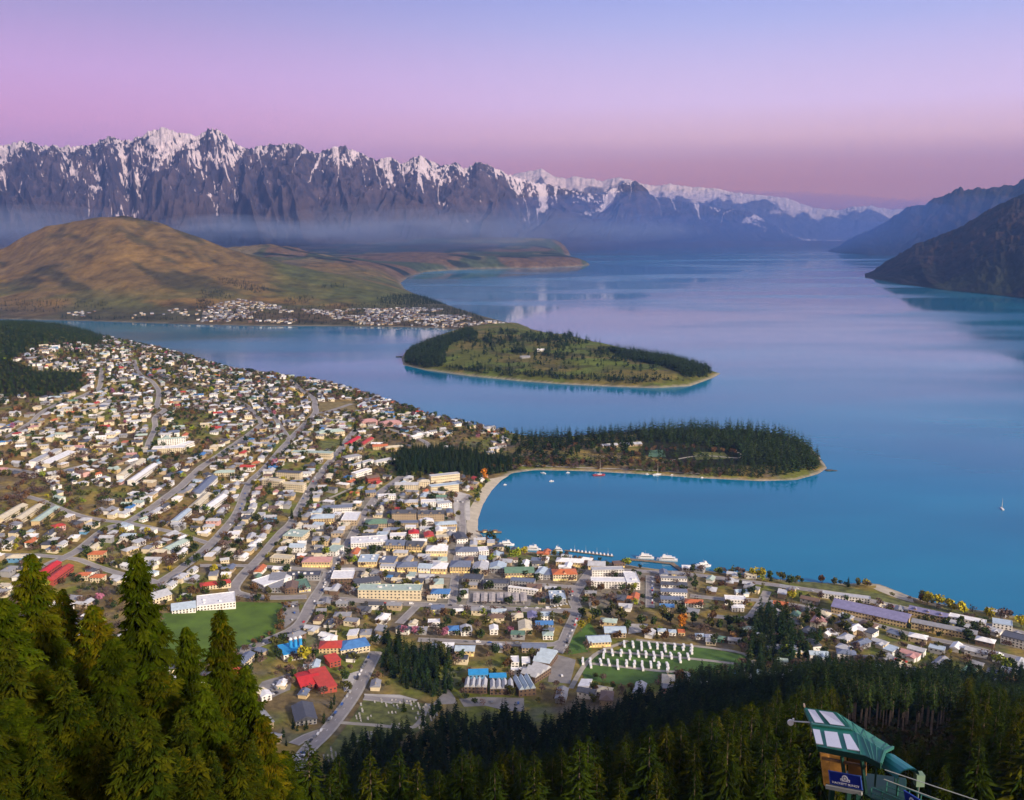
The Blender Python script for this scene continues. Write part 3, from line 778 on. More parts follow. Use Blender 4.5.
def gable_vf(L, D, z, rise, cx=0, cy=0, axis=0, ov=0.7):
    """solid gable roof; the ridge runs along X (axis 0) or Y (axis 1)"""
    a, b = L / 2 + ov, D / 2 + ov; t = 0.35
    if axis == 0:
        V = [(-a, -b, z), (a, -b, z), (a, b, z), (-a, b, z), (-a, -b, z + t), (a, -b, z + t), (a, b, z + t), (-a, b, z + t), (-a, 0, z + t + rise), (a, 0, z + t + rise)]
        F = [(0, 3, 2, 1), (0, 1, 5, 4), (2, 3, 7, 6), (4, 5, 9, 8), (6, 7, 8, 9), (1, 2, 6, 9, 5), (3, 0, 4, 8, 7)]
    else:
        V = [(-a, -b, z), (a, -b, z), (a, b, z), (-a, b, z), (-a, -b, z + t), (a, -b, z + t), (a, b, z + t), (-a, b, z + t), (0, -b, z + t + rise), (0, b, z + t + rise)]
        F = [(0, 3, 2, 1), (1, 2, 6, 5), (3, 0, 4, 7), (5, 6, 9, 8), (7, 4, 8, 9), (0, 1, 5, 8, 4), (2, 3, 7, 9, 6)]
    return [(x + cx, y + cy, zz) for x, y, zz in V], F
def hip_vf(L, D, z, rise, cx=0, cy=0, ov=0.7):
    a, b = L / 2 + ov, D / 2 + ov; t = 0.35; r = max(0.5, a - b) if a > b else 0.5
    s = max(0.5, b - a) if b > a else 0.0
    V = [(-a, -b, z), (a, -b, z), (a, b, z), (-a, b, z), (-a, -b, z + t), (a, -b, z + t), (a, b, z + t), (-a, b, z + t)]
    if a >= b: V += [(-r, 0, z + t + rise), (r, 0, z + t + rise)]; F = [(4, 5, 9, 8), (6, 7, 8, 9), (5, 6, 9), (7, 4, 8)]
    else: V += [(0, -s, z + t + rise), (0, s, z + t + rise)]; F = [(5, 6, 9, 8), (7, 4, 8, 9), (4, 5, 8), (6, 7, 9)]
    F = [(0, 3, 2, 1), (0, 1, 5, 4), (1, 2, 6, 5), (2, 3, 7, 6), (3, 0, 4, 7)] + F
    return [(x + cx, y + cy, zz) for x, y, zz in V], F
def flat_vf(L, D, z, cx=0, cy=0, par=0.7):
    """flat roof with a raised parapet"""
    V, F = cat_vf(box_vf(L - 0.6, D - 0.6, z - 0.2, z + 0.15, cx, cy))
    rims = [box_vf(L + .3, .45, z - .25, z + par, cx, cy - D / 2 + .08), box_vf(L + .3, .45, z - .25, z + par, cx, cy + D / 2 - .08), box_vf(.45, D - .6, z - .25, z + par - .01, cx - L / 2 + .08, cy), box_vf(.45, D - .6, z - .25, z + par - .01, cx + L / 2 - .08, cy)]
    return cat_vf((V, F), *rims)
def mono_vf(L, D, z, rise, ov=0.7):
    a, b = L / 2 + ov, D / 2 + ov
    V = [(-a, -b, z), (a, -b, z), (a, b, z), (-a, b, z), (-a, -b, z + .35), (a, -b, z + .35), (a, b, z + rise), (-a, b, z + rise)]
    return V, [(0, 3, 2, 1), (4, 5, 6, 7), (0, 1, 5, 4), (1, 2, 6, 5), (2, 3, 7, 6), (3, 0, 4, 7)]
def pyd(name, vf, m):
    me = bpy.data.meshes.new(name); me.from_pydata(vf[0], [], vf[1])
    for x in (m if isinstance(m, (list, tuple)) else [m]): me.materials.append(x)
    return me
_win_cache = {}
def win_mesh(w, h, lit=False):
    k = (w, h, lit)
    if k not in _win_cache: _win_cache[k] = pyd('window', box_vf(w, 0.16, -h / 2, h / 2), m_lit if lit else m_glass)
    return _win_cache[k]
def part(name, me, parent, loc=(0, 0, 0), rz=0):
    o = bpy.data.objects.new(name, me); o.location = loc; o.rotation_euler = (0, 0, rz)
    return link(o, parent)
AUTO = []       # things that get their label from where they stand: (object, base phrase, kind phrase)
LAND = []       # landmarks: (short name, x, y)
def bld(name, a, b, D, h, roof, wall, rc, label, cat='building', floors=None, lit=False, rise=None, land=None, chim=0, wins=True, ww=1.7, group=None, units=1, dormers=0, axis=0, plant=0):
    A = Vector(TG.at(*a)); B = Vector(TG.at(*b))
    d = B - A; L = d.length; ang = math.atan2(d.y, d.x)
    n = Vector((-math.sin(ang), math.cos(ang)))
    c = (A + B) / 2 + n * D / 2
    zs = [float(TG.h(c.x + n.x * s * D / 2 + d.x * t / 2, c.y + n.y * s * D / 2 + d.y * t / 2)) for s in (-1, 1) for t in (-1, 1)]
    z = sum(zs) / 4 + 0.35
    root = empty(name, (c.x, c.y, z), ang)
    tag(root, label, cat, group)
    rise = rise if rise is not None else min(D, L) * 0.2
    part('wall', pyd('wall', box_vf(L, D, -4, h), wmat(wall)), root)
    if units > 1:
        uL = L / units
        vf = cat_vf(*[gable_vf(uL - 1.2, D, h + .003 * k, rise, -L / 2 + uL * (k + .5), 0, 1, ov=.35) for k in range(units)])
    elif roof == 'gable': vf = gable_vf(L, D, h, rise, axis=axis)
    elif roof == 'hip': vf = hip_vf(L, D, h, rise)
    elif roof == 'flat': vf = flat_vf(L, D, h)
    elif roof == 'mono': vf = mono_vf(L, D, h, rise)
    rf = part('roof', pyd('roof', vf, rmat(rc)), root)
    for k in range(dormers):
        x = -L / 2 + L * (k + .5) / dormers
        part('dormer', pyd('dormer', cat_vf(box_vf(3.2, 3, h - .1, h + 2.4, x, -D / 2 + 2.2)), wmat(wall)), rf)
        part('dormer_roof', pyd('dormer_roof', gable_vf(3.2, 3.4, h + 2.4, 1.4, x, -D / 2 + 2.2, 1, .3), rmat(rc)), rf)
    for k in range(chim):
        part('chimney', pyd('chimney', box_vf(1.3, 1.3, h, h + rise + 1.6, -L / 4 + k * L / 2, 1.0), wmat('tan')), rf)
    for k in range(plant):
        part('roof_vent', pyd('roof_vent', box_vf(rng.uniform(2, 4), rng.uniform(2, 3), h + .15, h + 1.9, rng.uniform(-.35, .35) * L, rng.uniform(-.3, .3) * D), m_white), rf)
    if wins:
        fl = floors or max(1, round(h / 3.3)); nw = max(2, int(L / (ww * 2.1)))
        while nw * fl > 48: nw -= 1
        for f in range(fl):
            zz = (f + .55) * h / fl
            l = lit and f == 0
            for i in range(nw):
                part('window', win_mesh(round(L / nw * .66, 1) if l else ww, 1.9 if l else 1.5, l), root, (-L / 2 + L * (i + .5) / nw, -D / 2 - .05, zz))
            ns = max(1, int(D / 7)); side = 1 if c.x < 0 else -1
            for i in range(min(ns, 5)):
                part('window', win_mesh(ww, 1.5), root, (side * (L / 2 + .05), -D / 2 + D * (i + .5) / min(ns, 5), zz), R(90))
        part('door', pyd('door', box_vf(1.2, .2, 0, 2.2), m_door), root, (L * .13, -D / 2 - .08, 0))
    mark_rect(c.x, c.y, L, D, ang)
    if land: LAND.append((land, c.x, c.y))
    return root
# name, front-left px, front-right px, depth, height, roof, wall, roof colour, label, options
B_ = [
 ('sports_hall', (197, 611), (236, 609), 34, 6.5, 'flat', 'white', 'white', 'big white flat-roofed hall along the top edge of the green playing field', dict(land='white sports hall', plant=3)),
 ('clubhouse', (172, 614), (196, 613), 22, 5, 'gable', 'white', 'light blue', 'low clubhouse with light blue roof at the top corner of the playing field', dict(land='blue-roofed clubhouse')),
 ('house', (201, 590), (231, 588), 13, 5, 'hip', 'cream', 'red', 'red hip-roofed house just above the white sports hall', dict(land='red hip roof')),
 ('chapel', (153, 605), (172, 600), 22, 6, 'gable', 'cream', 'pale grey', 'pale chapel-like hall beside the tall dark tree at the field corner', dict()),
 ('warehouse', (252, 586), (264, 592), 42, 8, 'flat', 'white', 'white', 'tall white box store with flat white roof above the playing field', dict(land='white box store')),
 ('warehouse', (266, 593), (281, 593), 44, 6.5, 'mono', 'grey', 'grey', 'long dark grey-roofed shed beside the white box store', dict()),
 ('shop_building', (285, 594), (297, 594), 24, 6, 'gable', 'brown', 'brown', 'brown-roofed lodge between the grey shed and the bent main street', dict(axis=1)),
 ('shop_building', (299, 593), (311, 592), 30, 6, 'flat', 'grey', 'green', 'dark green-roofed shop on the corner of the bent main street', dict(lit=True)),
 ('shop_building', (285, 580), (320, 581), 16, 6, 'flat', 'grey', 'dark grey', 'row of shops with dark flat roof behind the green-roofed corner shop', dict(plant=4)),
 ('hotel_building', (302, 567), (330, 569), 20, 8, 'hip', 'yellow', 'pink', 'yellow hotel with salmon pink roof on the street corner', dict(lit=True, land='pink-roofed hotel')),
 ('shop_building', (325, 555), (336, 557), 26, 7, 'flat', 'white', 'pale green', 'white shop with pale green flat roof beside the pink-roofed hotel', dict()),
 ('hotel_building', (311, 524), (334, 525), 20, 9, 'hip', 'yellow', 'light blue', 'yellow brick hotel under a light blue-grey roof by the tall dark trees', dict(lit=True, land='yellow brick hotel')),
 ('store_building', (341, 525), (357, 526), 42, 8, 'flat', 'tan', 'white', 'white-roofed store with tan front beside the yellow brick hotel', dict(land='tan-fronted store')),
 ('office_building', (283, 540), (302, 542), 30, 7, 'flat', 'cream', 'pale green', 'cream office with pale roof beside the steep straight street', dict(plant=3)),
 ('office_building', (289, 552), (303, 553), 16, 7, 'gable', 'white', 'light blue', 'white office with light blue roof uphill of the pink-roofed hotel', dict()),
 ('office_building', (312, 545), (328, 546), 18, 7, 'hip', 'yellow', 'grey', 'yellow office with grey hip roof uphill of the pink-roofed hotel', dict()),
 ('office_building', (270, 562), (290, 564), 16, 6, 'flat', 'cream', 'cream', 'sand-coloured low office where the two streets cross', dict()),
 ('shopping_arcade', (351, 549), (388, 549), 30, 9, 'flat', 'white', 'white', 'long white shopping arcade with several flat white roofs', dict(lit=True, land='white arcade', plant=6)),
 ('shop_building', (358, 567), (377, 568), 28, 8, 'flat', 'yellow', 'light blue', 'shop with light blue roof and lit yellow street front', dict(lit=True, plant=3)),
 ('shop_building', (379, 568), (394, 569), 26, 8, 'flat', 'yellow', 'slate blue', 'shop with slate blue roof and lit yellow street front', dict(lit=True, plant=2)),
 ('cinema_building', (331, 584), (353, 585), 28, 8, 'flat', 'brown', 'white', 'white-roofed dark-walled block on the corner of the bent main street', dict(land='dark-walled corner block')),
 ('shop_building', (355, 588), (381, 586), 12, 6, 'mono', 'grey', 'dark grey', 'low shop with curved dark grey roof behind the long pillared hotel', dict(lit=True)),
 ('hotel_building', (358, 598), (421, 601), 19, 12, 'flat', 'cream', 'pale green', 'long cream hotel with tall pillared front and grey-green flat roof', dict(floors=3, land='long pillared hotel', ww=1.9, plant=5)),
 ('shop_building', (366, 528), (387, 528), 22, 6, 'hip', 'tan', 'green', 'shop with bright green hip roof near the top of the main street', dict(land='green hip roof')),
 ('shop_building', (388, 528), (394, 528), 20, 7, 'flat', 'tan', 'dark grey', 'narrow tan shop wedged beside the green hip-roofed shop', dict()),
 ('apartment_building', (392, 520), (416, 521), 18, 11, 'gable', 'tan', 'dark grey', 'apartment block with dark slate roof and two arched dormers', dict(dormers=2, land='dormered apartments')),
 ('apartment_building', (418, 520), (444, 522), 18, 11, 'gable', 'tan', 'dark grey', 'apartment block with dark slate roof nearer the beach square', dict(dormers=3)),
 ('shop_building', (392, 527), (418, 528), 12, 7, 'flat', 'tan', 'slate blue', 'slate blue flat-roofed shops in front of the dormered apartments', dict()),
 ('shop_building', (421, 527), (434, 527), 14, 8, 'gable', 'white', 'white', 'small white gabled shop in front of the dormered apartments', dict(axis=1)),
 ('shop_building', (436, 530), (457, 531), 16, 9, 'hip', 'yellow', 'light blue', 'lit yellow inn with light blue roof facing the beach square', dict(lit=True)),
 ('shop_building', (386, 551), (404, 552), 22, 9, 'gable', 'yellow', 'slate blue', 'yellow shop building with slate blue gable and dormers', dict(lit=True, dormers=2)),
 ('shop_building', (406, 552), (422, 553), 22, 9, 'gable', 'yellow', 'dark grey', 'yellow shop building with dark grey gable roof', dict(lit=True, dormers=2)),
 ('shop_building', (409, 539), (419, 539), 14, 8, 'gable', 'white', 'bright red', 'small shop with bright red gable roof above the yellow shops', dict(axis=1, land='small red roofs')),
 ('shop_building', (425, 542), (434, 542), 20, 8, 'gable', 'tan', 'red', 'narrow tan shop with red gable roof in the middle of downtown', dict(axis=1)),
 ('shop_building', (390, 541), (407, 541), 16, 7, 'flat', 'white', 'white', 'white flat-roofed shop beside the small bright red roof', dict()),
 ('shop_building', (437, 543), (449, 543), 16, 8, 'flat', 'yellow', 'cream', 'yellow flat-roofed shop near the beach street', dict(lit=True)),
 ('shop_building', (426, 556), (447, 557), 22, 8, 'hip', 'cream', 'white', 'cream shop under a white hip roof dotted with vents', dict(lit=True, plant=5)),
 ('shop_building', (380, 571), (395, 572), 18, 7, 'flat', 'white', 'pale grey', 'white shop with pale grey roof behind the lit pub row', dict(lit=True)),
 ('pub_building', (397, 573), (417, 573), 20, 8, 'hip', 'yellow', 'slate blue', 'brightly lit yellow pub with slate blue hip roof', dict(lit=True, land='lit yellow pub')),
 ('shop_building', (418, 573), (430, 574), 18, 7, 'gable', 'white', 'light blue', 'white shop with light blue gable beside the lit yellow pub', dict(lit=True)),
 ('shop_building', (431, 574), (446, 575), 22, 8, 'hip', 'yellow', 'white', 'yellow shop with white hip roof beside the beach street', dict(lit=True)),
 ('shop_building', (450, 573), (470, 574), 24, 9, 'hip', 'yellow', 'slate blue', 'corner inn with slate blue roof and a glowing yellow ground floor', dict(lit=True, land='glowing corner inn')),
 ('shop_building', (472, 575), (487, 576), 26, 8, 'gable', 'tan', 'pale grey', 'tan building with pale grey gable beside the glowing corner inn', dict(axis=1)),
 ('shop_building', (456, 556), (478, 557), 20, 7, 'hip', 'white', 'slate blue', 'wide slate blue-roofed arcade by the waterfront steps', dict()),
 ('shop_building', (457, 544), (468, 544), 26, 8, 'gable', 'white', 'dark grey', 'narrow dark-roofed building with white end by the small jetty', dict(axis=1)),
 ('shop_building', (479, 557), (489, 557), 18, 9, 'flat', 'white', 'white', 'small white block closest to the small jetty', dict()),
 ('shop_building', (489, 573), (505, 574), 20, 7, 'gable', 'grey', 'light blue', 'shop with light blue gable between the inn and the green-roofed hall', dict(axis=1)),
 ('market_hall', (505, 578), (534, 578), 22, 7, 'gable', 'tan', 'green', 'long hall with dull green ribbed roof behind the waterfront lawn', dict(land='green-roofed hall', lit=True)),
 ('office_building', (535, 579), (543, 580), 22, 8, 'gable', 'white', 'light blue', 'white office with light blue gable left of the orange-roofed hotel', dict(axis=1)),
 ('office_building', (544, 580), (552, 580), 24, 7, 'flat', 'grey', 'slate blue', 'slate blue-roofed office tight against the orange-roofed hotel', dict()),
 ('hotel_building', (553, 581), (577, 581), 20, 9, 'hip', 'cream', 'orange', 'cream hotel with orange-red hip roof and a pale central gable', dict(dormers=1, lit=True, land='orange-roofed hotel')),
 ('visitor_centre', (431, 598), (449, 599), 16, 6, 'hip', 'white', 'blue', 'building with bright blue hip roof beside the long pillared hotel', dict(land='blue hip roof')),
 ('office_building', (462, 584), (481, 586), 18, 8, 'flat', 'grey', 'dark grey', 'dark flat-roofed block behind the ribbed car park roof', dict()),
 ('office_building', (483, 589), (508, 590), 15, 8, 'flat', 'grey', 'dark grey', 'dark flat-roofed block behind the long white wall', dict(plant=2)),
 ('office_building', (510, 585), (534, 587), 12, 6, 'flat', 'grey', 'slate blue', 'low slate blue-roofed shops behind the long white wall', dict()),
 ('store_building', (508, 592), (537, 596), 5, 6.5, 'flat', 'white', 'white', 'long thin white-topped store beside the ribbed car park roof', dict()),
 ('office_building', (550, 605), (566, 605), 26, 8, 'flat', 'grey', 'light blue', 'blue-grey office crowded with cars by the street junction', dict(plant=4)),
 ('house', (512, 622), (523, 622), 14, 5, 'hip', 'cream', 'cream', 'cream hip-roofed house in the row behind the street junction', dict()),
 ('house', (528, 622), (537, 622), 17, 5, 'gable', 'grey', 'violet', 'house with violet-blue gable roof in the row below downtown', dict(axis=1)),
 ('house', (541, 621), (554, 621), 13, 6, 'gable', 'white', 'light blue', 'house with light blue roof next to the junction', dict()),
 ('house', (536, 630), (553, 630), 12, 6, 'gable', 'grey', 'blue', 'house with strong blue gable roof next to the junction', dict()),
 ('house', (543, 640), (553, 640), 10, 5, 'hip', 'white', 'pale green', 'small white house with teal-tinted hip roof by the junction', dict()),
 ('lodge', (519, 635), (532, 635), 24, 6, 'gable', 'cream', 'cream', 'long cream lodge among the houses below downtown', dict(axis=1)),
 ('house', (490, 635), (498, 635), 12, 6, 'gable', 'white', 'white', 'narrow white house with two white gables', dict(axis=1)),
 ('house', (448, 635), (459, 635), 13, 5, 'hip', 'white', 'blue', 'house with royal blue hip roof beside a pink blossom tree', dict(land='royal blue roof')),
 ('house', (461, 636), (472, 636), 16, 5, 'gable', 'white', 'pale grey', 'pale grey-roofed long house beside the royal blue roof', dict(axis=1)),
 ('house', (428, 627), (440, 627), 10, 5, 'flat', 'white', 'white', 'flat white-roofed house above the royal blue roof', dict()),
 ('lodge', (432, 652), (453, 653), 10, 5, 'mono', 'grey', 'white', 'low lodge with white roof below the street of villas', dict()),
 ('lodge', (455, 656), (474, 657), 14, 6, 'gable', 'yellow', 'light blue', 'yellow lodge with light blue gable beside the round dark tree', dict(lit=True, land='yellow lodge')),
 ('lodge', (522, 653), (546, 654), 12, 6, 'gable', 'tan', 'slate blue', 'long lodge with slate blue roof on the street below the villas', dict()),
 ('motel_building', (469, 682), (488, 682), 9, 8, 'mono', 'blue', 'bright blue', 'bright blue curved front block of the crescent motel', dict()),
 ('motel_building', (490, 684), (506, 684), 7, 7, 'mono', 'blue', 'bright blue', 'lower bright blue block in the middle of the crescent motel', dict()),
 ('motel_building', (464, 693), (487, 694), 16, 7, 'gable', 'brown', 'pale grey', 'motel wing of four pale ribbed gables next to the blue blocks', dict(units=4, land='ribbed motel wing')),
 ('motel_building', (490, 695), (514, 695), 16, 7, 'gable', 'brown', 'pale grey', 'motel wing of four pale ribbed gables nearest the dark forest', dict(units=4)),
 ('motel_building', (519, 697), (536, 695), 26, 8, 'gable', 'brown', 'light blue', 'broad motel wing with pale blue gables at the bend of the crescent', dict(units=3)),
 ('motel_building', (535, 684), (551, 674), 18, 7, 'gable', 'brown', 'pale grey', 'slanting motel wing running up from the bend of the crescent', dict(units=3)),
 ('motel_building', (549, 670), (558, 658), 18, 7, 'gable', 'brown', 'light blue', 'uppermost slanting wing of the crescent motel', dict(units=3, land='crescent motel')),
 ('motel_office', (511, 668), (519, 668), 15, 6, 'flat', 'white', 'white', 'white cube office inside the crescent, beside its dark-gapped twin', dict()),
 ('motel_office', (522, 669), (530, 669), 15, 6, 'flat', 'white', 'white', 'white cube office inside the crescent, towards the slanting wings', dict()),
 ('motel_office', (511, 675), (528, 675), 6, 5, 'flat', 'white', 'white', 'low white annex in front of the two white cube offices', dict()),
 ('camp_office', (605, 638), (626, 638), 18, 6, 'gable', 'tan', 'light blue', 'upper camp office with light blue gable roof', dict(land='camp offices')),
 ('camp_office', (589, 648), (611, 647), 18, 6, 'gable', 'yellow', 'light blue', 'lower camp office with light blue roof and lit yellow front', dict(lit=True)),
 ('hotel_building', (591, 588), (626, 589), 16, 9, 'flat', 'white', 'white', 'white lakefront hotel front wing with flat roof', dict(land='white lakefront hotel')),
 ('hotel_building', (627, 590), (640, 590), 40, 10, 'flat', 'white', 'white', 'white lakefront hotel end block next to the short straight street', dict(plant=2)),
 ('hotel_building', (592, 577), (624, 577), 12, 10, 'flat', 'white', 'pale grey', 'rear white wing of the lakefront hotel', dict()),
 ('wharf_building', (556, 566), (583, 568), 16, 7, 'hip', 'yellow', 'white', 'yellow wharf building with white roof beside the marina', dict(lit=True, land='yellow wharf building')),
 ('wharf_building', (588, 570), (605, 571), 18, 7, 'gable', 'yellow', 'pale grey', 'second yellow wharf building with pale gable by the marina', dict(lit=True)),
 ('wharf_building', (614, 568), (625, 568), 12, 6, 'flat', 'brown', 'brown', 'small dark wharf kiosk beside the lime green tree', dict(lit=True)),
 ('terrace_building', (661, 583), (687, 584), 8, 7, 'flat', 'white', 'grey', 'terrace row closest to the lakefront street beside the short street', dict(land='terrace rows')),
 ('terrace_building', (661, 590), (687, 591), 8, 7, 'mono', 'white', 'dark grey', 'second terrace row down from the lakefront street', dict()),
 ('terrace_building', (661, 597), (687, 598), 8, 7, 'mono', 'white', 'slate blue', 'third terrace row down from the lakefront street', dict()),
 ('terrace_building', (661, 604), (684, 605), 8, 6, 'mono', 'grey', 'slate blue', 'lowest terrace row, right behind the row of round green trees', dict()),
 ('house', (685, 607), (703, 608), 13, 5, 'hip', 'white', 'orange', 'orange-roofed villa below the terrace rows', dict(land='orange-roofed villa')),
 ('house', (678, 596), (686, 597), 9, 6, 'gable', 'pink', 'red', 'small house with pinkish red roof at the end of the terrace rows', dict()),
 ('lodge', (725, 605), (746, 606), 14, 7, 'flat', 'white', 'white', 'white lodge above the curved street on the lake side', dict(land='white lake lodge')),
 ('lodge', (732, 612), (744, 612), 10, 5, 'gable', 'white', 'white', 'small white-roofed villa on the inside of the street curve', dict()),
 ('house', (743, 634), (757, 635), 11, 5, 'hip', 'green', 'pale green', 'grey-green hip-roofed house above the cabin row', dict()),
 ('house', (728, 644), (741, 645), 9, 4, 'gable', 'grey', 'grey', 'grey cabin at the end of the cabin row', dict()),
 ('cabin', (658, 635), (666, 635), 8, 4, 'hip', 'white', 'light blue', 'first light blue-roofed cabin from the camp car park', dict(group='camp cabins in a row')),
 ('cabin', (669, 636), (676, 636), 8, 4, 'hip', 'white', 'light blue', 'second light blue-roofed cabin, beside the orange cabin', dict(group='camp cabins in a row')),
 ('cabin', (678, 636), (685, 636), 8, 4, 'flat', 'yellow', 'orange', 'small orange-brown cabin in the cabin row', dict(group='camp cabins in a row')),
 ('cabin', (696, 640), (704, 640), 8, 4, 'hip', 'white', 'light blue', 'light blue-roofed cabin after the gap beyond the orange cabin', dict(group='camp cabins in a row')),
 ('cabin', (706, 641), (715, 641), 8, 4, 'hip', 'white', 'white', 'white-roofed cabin beside the green-roofed cabin', dict(group='camp cabins in a row')),
 ('cabin', (717, 642), (724, 643), 8, 4, 'hip', 'green', 'green', 'green-roofed cabin towards the end of the cabin row', dict(group='camp cabins in a row')),
 ('red_hall', (301, 690), (322, 688), 30, 5, 'gable', 'red', 'bright red', 'broad bright red-roofed hall beside the pale car park', dict(land='red-roofed hall', rise=3)),
 ('red_hall', (321, 694), (337, 692), 38, 6, 'mono', 'red', 'red', 'taller red-roofed hall joined to the front of the broad red hall', dict(rise=4, floors=1)),
 ('house', (330, 668), (341, 666), 14, 6, 'mono', 'red', 'red', 'small dark red-roofed building behind the bright red hall', dict()),
 ('long_hall', (319, 653), (341, 654), 18, 6, 'hip', 'yellow', 'red', 'long hall with dull red-brown roof joined to the blue-roofed hall', dict()),
 ('long_hall', (341, 655), (370, 652), 22, 6, 'hip', 'cream', 'blue', 'long hall with dull blue roof at the end of the steep road', dict(land='blue-roofed long hall')),
 ('shed', (243, 670), (255, 660), 10, 6, 'gable', 'cream', 'slate blue', 'long slate blue-roofed shed between the field road and the trees', dict()),
 ('community_hall', (257, 732), (274, 728), 36, 5, 'gable', 'tan', 'grey', 'big plain grey-roofed hall below the yellow and white cottages', dict(wins=False, land='plain grey hall')),
 ('community_hall', (266, 752), (282, 742), 20, 5, 'hip', 'tan', 'grey', 'smaller grey-roofed hall nearest the tall fir trees', dict(wins=False)),
 ('school_hall', (296, 726), (317, 724), 30, 5, 'gable', 'grey', 'dark grey', 'dark green-grey roofed hall with a white skylight strip', dict(axis=1, land='dark-roofed hall')),
 ('cottage', (252, 698), (262, 700), 10, 5, 'gable', 'yellow', 'cream', 'yellow-roofed cottage next to the white cottage by the firs', dict(axis=1)),
 ('cottage', (262, 702), (272, 700), 10, 5, 'gable', 'white', 'white', 'white cottage right beside the yellow-roofed cottage', dict(axis=1)),
 ('hotel_building', (152, 453), (185, 454), 22, 9, 'flat', 'cream', 'white', 'big white terraced hotel below the winding hillside road', dict(land='white hillside hotel', plant=3)),
 ('hotel_building', (158, 445), (186, 446), 10, 12, 'flat', 'white', 'pale green', 'rear tier of the white terraced hillside hotel', dict()),
 ('apartment_building', (177, 452), (195, 446), 14, 7, 'flat', 'white', 'white', 'white wing stepping up beside the hillside hotel', dict()),
 ('apartment_building', (124, 480), (146, 463), 12, 7, 'gable', 'white', 'cream', 'long cream-roofed terrace, upper of two on the hillside', dict(land='hillside terraces')),
 ('apartment_building', (135, 486), (158, 468), 12, 7, 'gable', 'white', 'white', 'long white terrace, lower of two on the hillside', dict()),
 ('apartment_building', (50, 468), (76, 456), 14, 7, 'mono', 'cream', 'white', 'white stepped apartments above the pale curving hillside road', dict()),
 ('apartment_building', (36, 466), (62, 452), 12, 6, 'flat', 'white', 'pale grey', 'pale grey stepped apartments above the pale curving hillside road', dict(land='stepped apartments')),
 ('lodge', (4, 524), (28, 508), 14, 6, 'gable', 'cream', 'cream', 'uppermost of the long pale lodges at the bottom of the brown scrub', dict(land='long pale lodges')),
 ('lodge', (22, 524), (44, 508), 12, 6, 'gable', 'cream', 'cream', 'middle long pale lodge at the bottom of the brown scrub', dict()),
 ('lodge', (40, 526), (60, 511), 12, 6, 'gable', 'yellow', 'pale green', 'third long lodge with greenish roof by the junction', dict()),
 ('house', (88, 560), (103, 562), 14, 8, 'hip', 'yellow', 'orange', 'yellow house with orange hip roof below the three-way junction', dict(land='yellow hillside house')),
 ('house', (120, 540), (133, 541), 12, 6, 'hip', 'white', 'light blue', 'white house with pale blue roof beside the three-way junction', dict()),
 ('house', (55, 532), (66, 530), 12, 6, 'hip', 'pink', 'red', 'house with rusty red roof above the three-way junction', dict()),
 ('apartment_building', (46, 580), (62, 567), 12, 6, 'gable', 'red', 'bright red', 'upper red-roofed terrace behind the tall firs', dict(land='red terraces')),
 ('apartment_building', (54, 586), (74, 571), 12, 6, 'gable', 'red', 'red', 'lower red-roofed terrace behind the tall firs', dict()),
 ('house', (76, 580), (88, 581), 12, 6, 'hip', 'cream', 'orange', 'orange-roofed house, first of two beside the red terraces', dict()),
 ('house', (90, 582), (102, 583), 12, 6, 'hip', 'cream', 'orange', 'orange-roofed house, second of two beside the red terraces', dict()),
 ('lodge', (170, 554), (190, 546), 14, 6, 'gable', 'white', 'pale green', 'white lodge with pale green roof beside the main hillside road', dict()),
 ('lodge', (178, 525), (192, 514), 10, 6, 'gable', 'white', 'light blue', 'long light blue-roofed lodge on the slope above the main road', dict()),
 ('apartment_building', (291, 455), (331, 460), 16, 9, 'flat', 'cream', 'pale green', 'long mint white apartment block beside the steep straight road', dict(land='long mint block', floors=2)),
 ('apartment_building', (262, 486), (280, 489), 16, 11, 'flat', 'cream', 'cream', 'cream apartment complex, uphill block', dict(land='cream apartments')),
 ('apartment_building', (281, 489), (303, 493), 14, 11, 'flat', 'cream', 'cream', 'cream apartment complex, block beside the steep straight road', dict()),
 ('apartment_building', (276, 478), (300, 481), 14, 12, 'flat', 'cream', 'dark grey', 'dark-roofed rear block of the cream apartment complex', dict()),
 ('apartment_building', (200, 498), (218, 482), 16, 7, 'gable', 'white', 'slate blue', 'grey-blue roofed terrace beside the diagonal road', dict()),
 ('warehouse', (197, 512), (213, 498), 14, 6, 'gable', 'cream', 'cream', 'long cream-roofed shed below the diagonal road, uphill one', dict(land='long cream sheds')),
 ('warehouse', (208, 514), (228, 500), 14, 6, 'gable', 'white', 'white', 'long white-roofed shed below the diagonal road, downhill one', dict()),
 ('house', (214, 476), (234, 477), 16, 6, 'hip', 'cream', 'pale green', 'house with pale mint hip roof beside the diagonal road', dict(land='mint hip roof')),
 ('house', (240, 471), (253, 472), 14, 7, 'gable', 'white', 'red', 'white house with red roof above the cream apartments', dict()),
 ('lodge', (350, 448), (361, 441), 12, 7, 'gable', 'tan', 'bright red', 'upper red-roofed lodge beside the big dark spruce', dict(land='twin red lodges')),
 ('lodge', (363, 449), (374, 442), 12, 7, 'gable', 'tan', 'red', 'lower red-roofed lodge beside the big dark spruce', dict()),
 ('hotel_building', (373, 450), (388, 450), 14, 7, 'gable', 'yellow', 'orange', 'yellow hotel wing with orange roof beside the twin red lodges', dict()),
 ('hotel_building', (386, 452), (404, 451), 14, 8, 'hip', 'yellow', 'cream', 'curved yellow hotel wing with cream roof', dict(land='curved yellow hotel')),
 ('apartment_building', (356, 478), (372, 474), 12, 8, 'flat', 'white', 'white', 'lowest white stair-stepped terrace above downtown', dict(land='stair-stepped terraces')),
 ('apartment_building', (352, 470), (374, 465), 10, 8, 'flat', 'white', 'pale grey', 'middle white stair-stepped terrace above downtown', dict()),
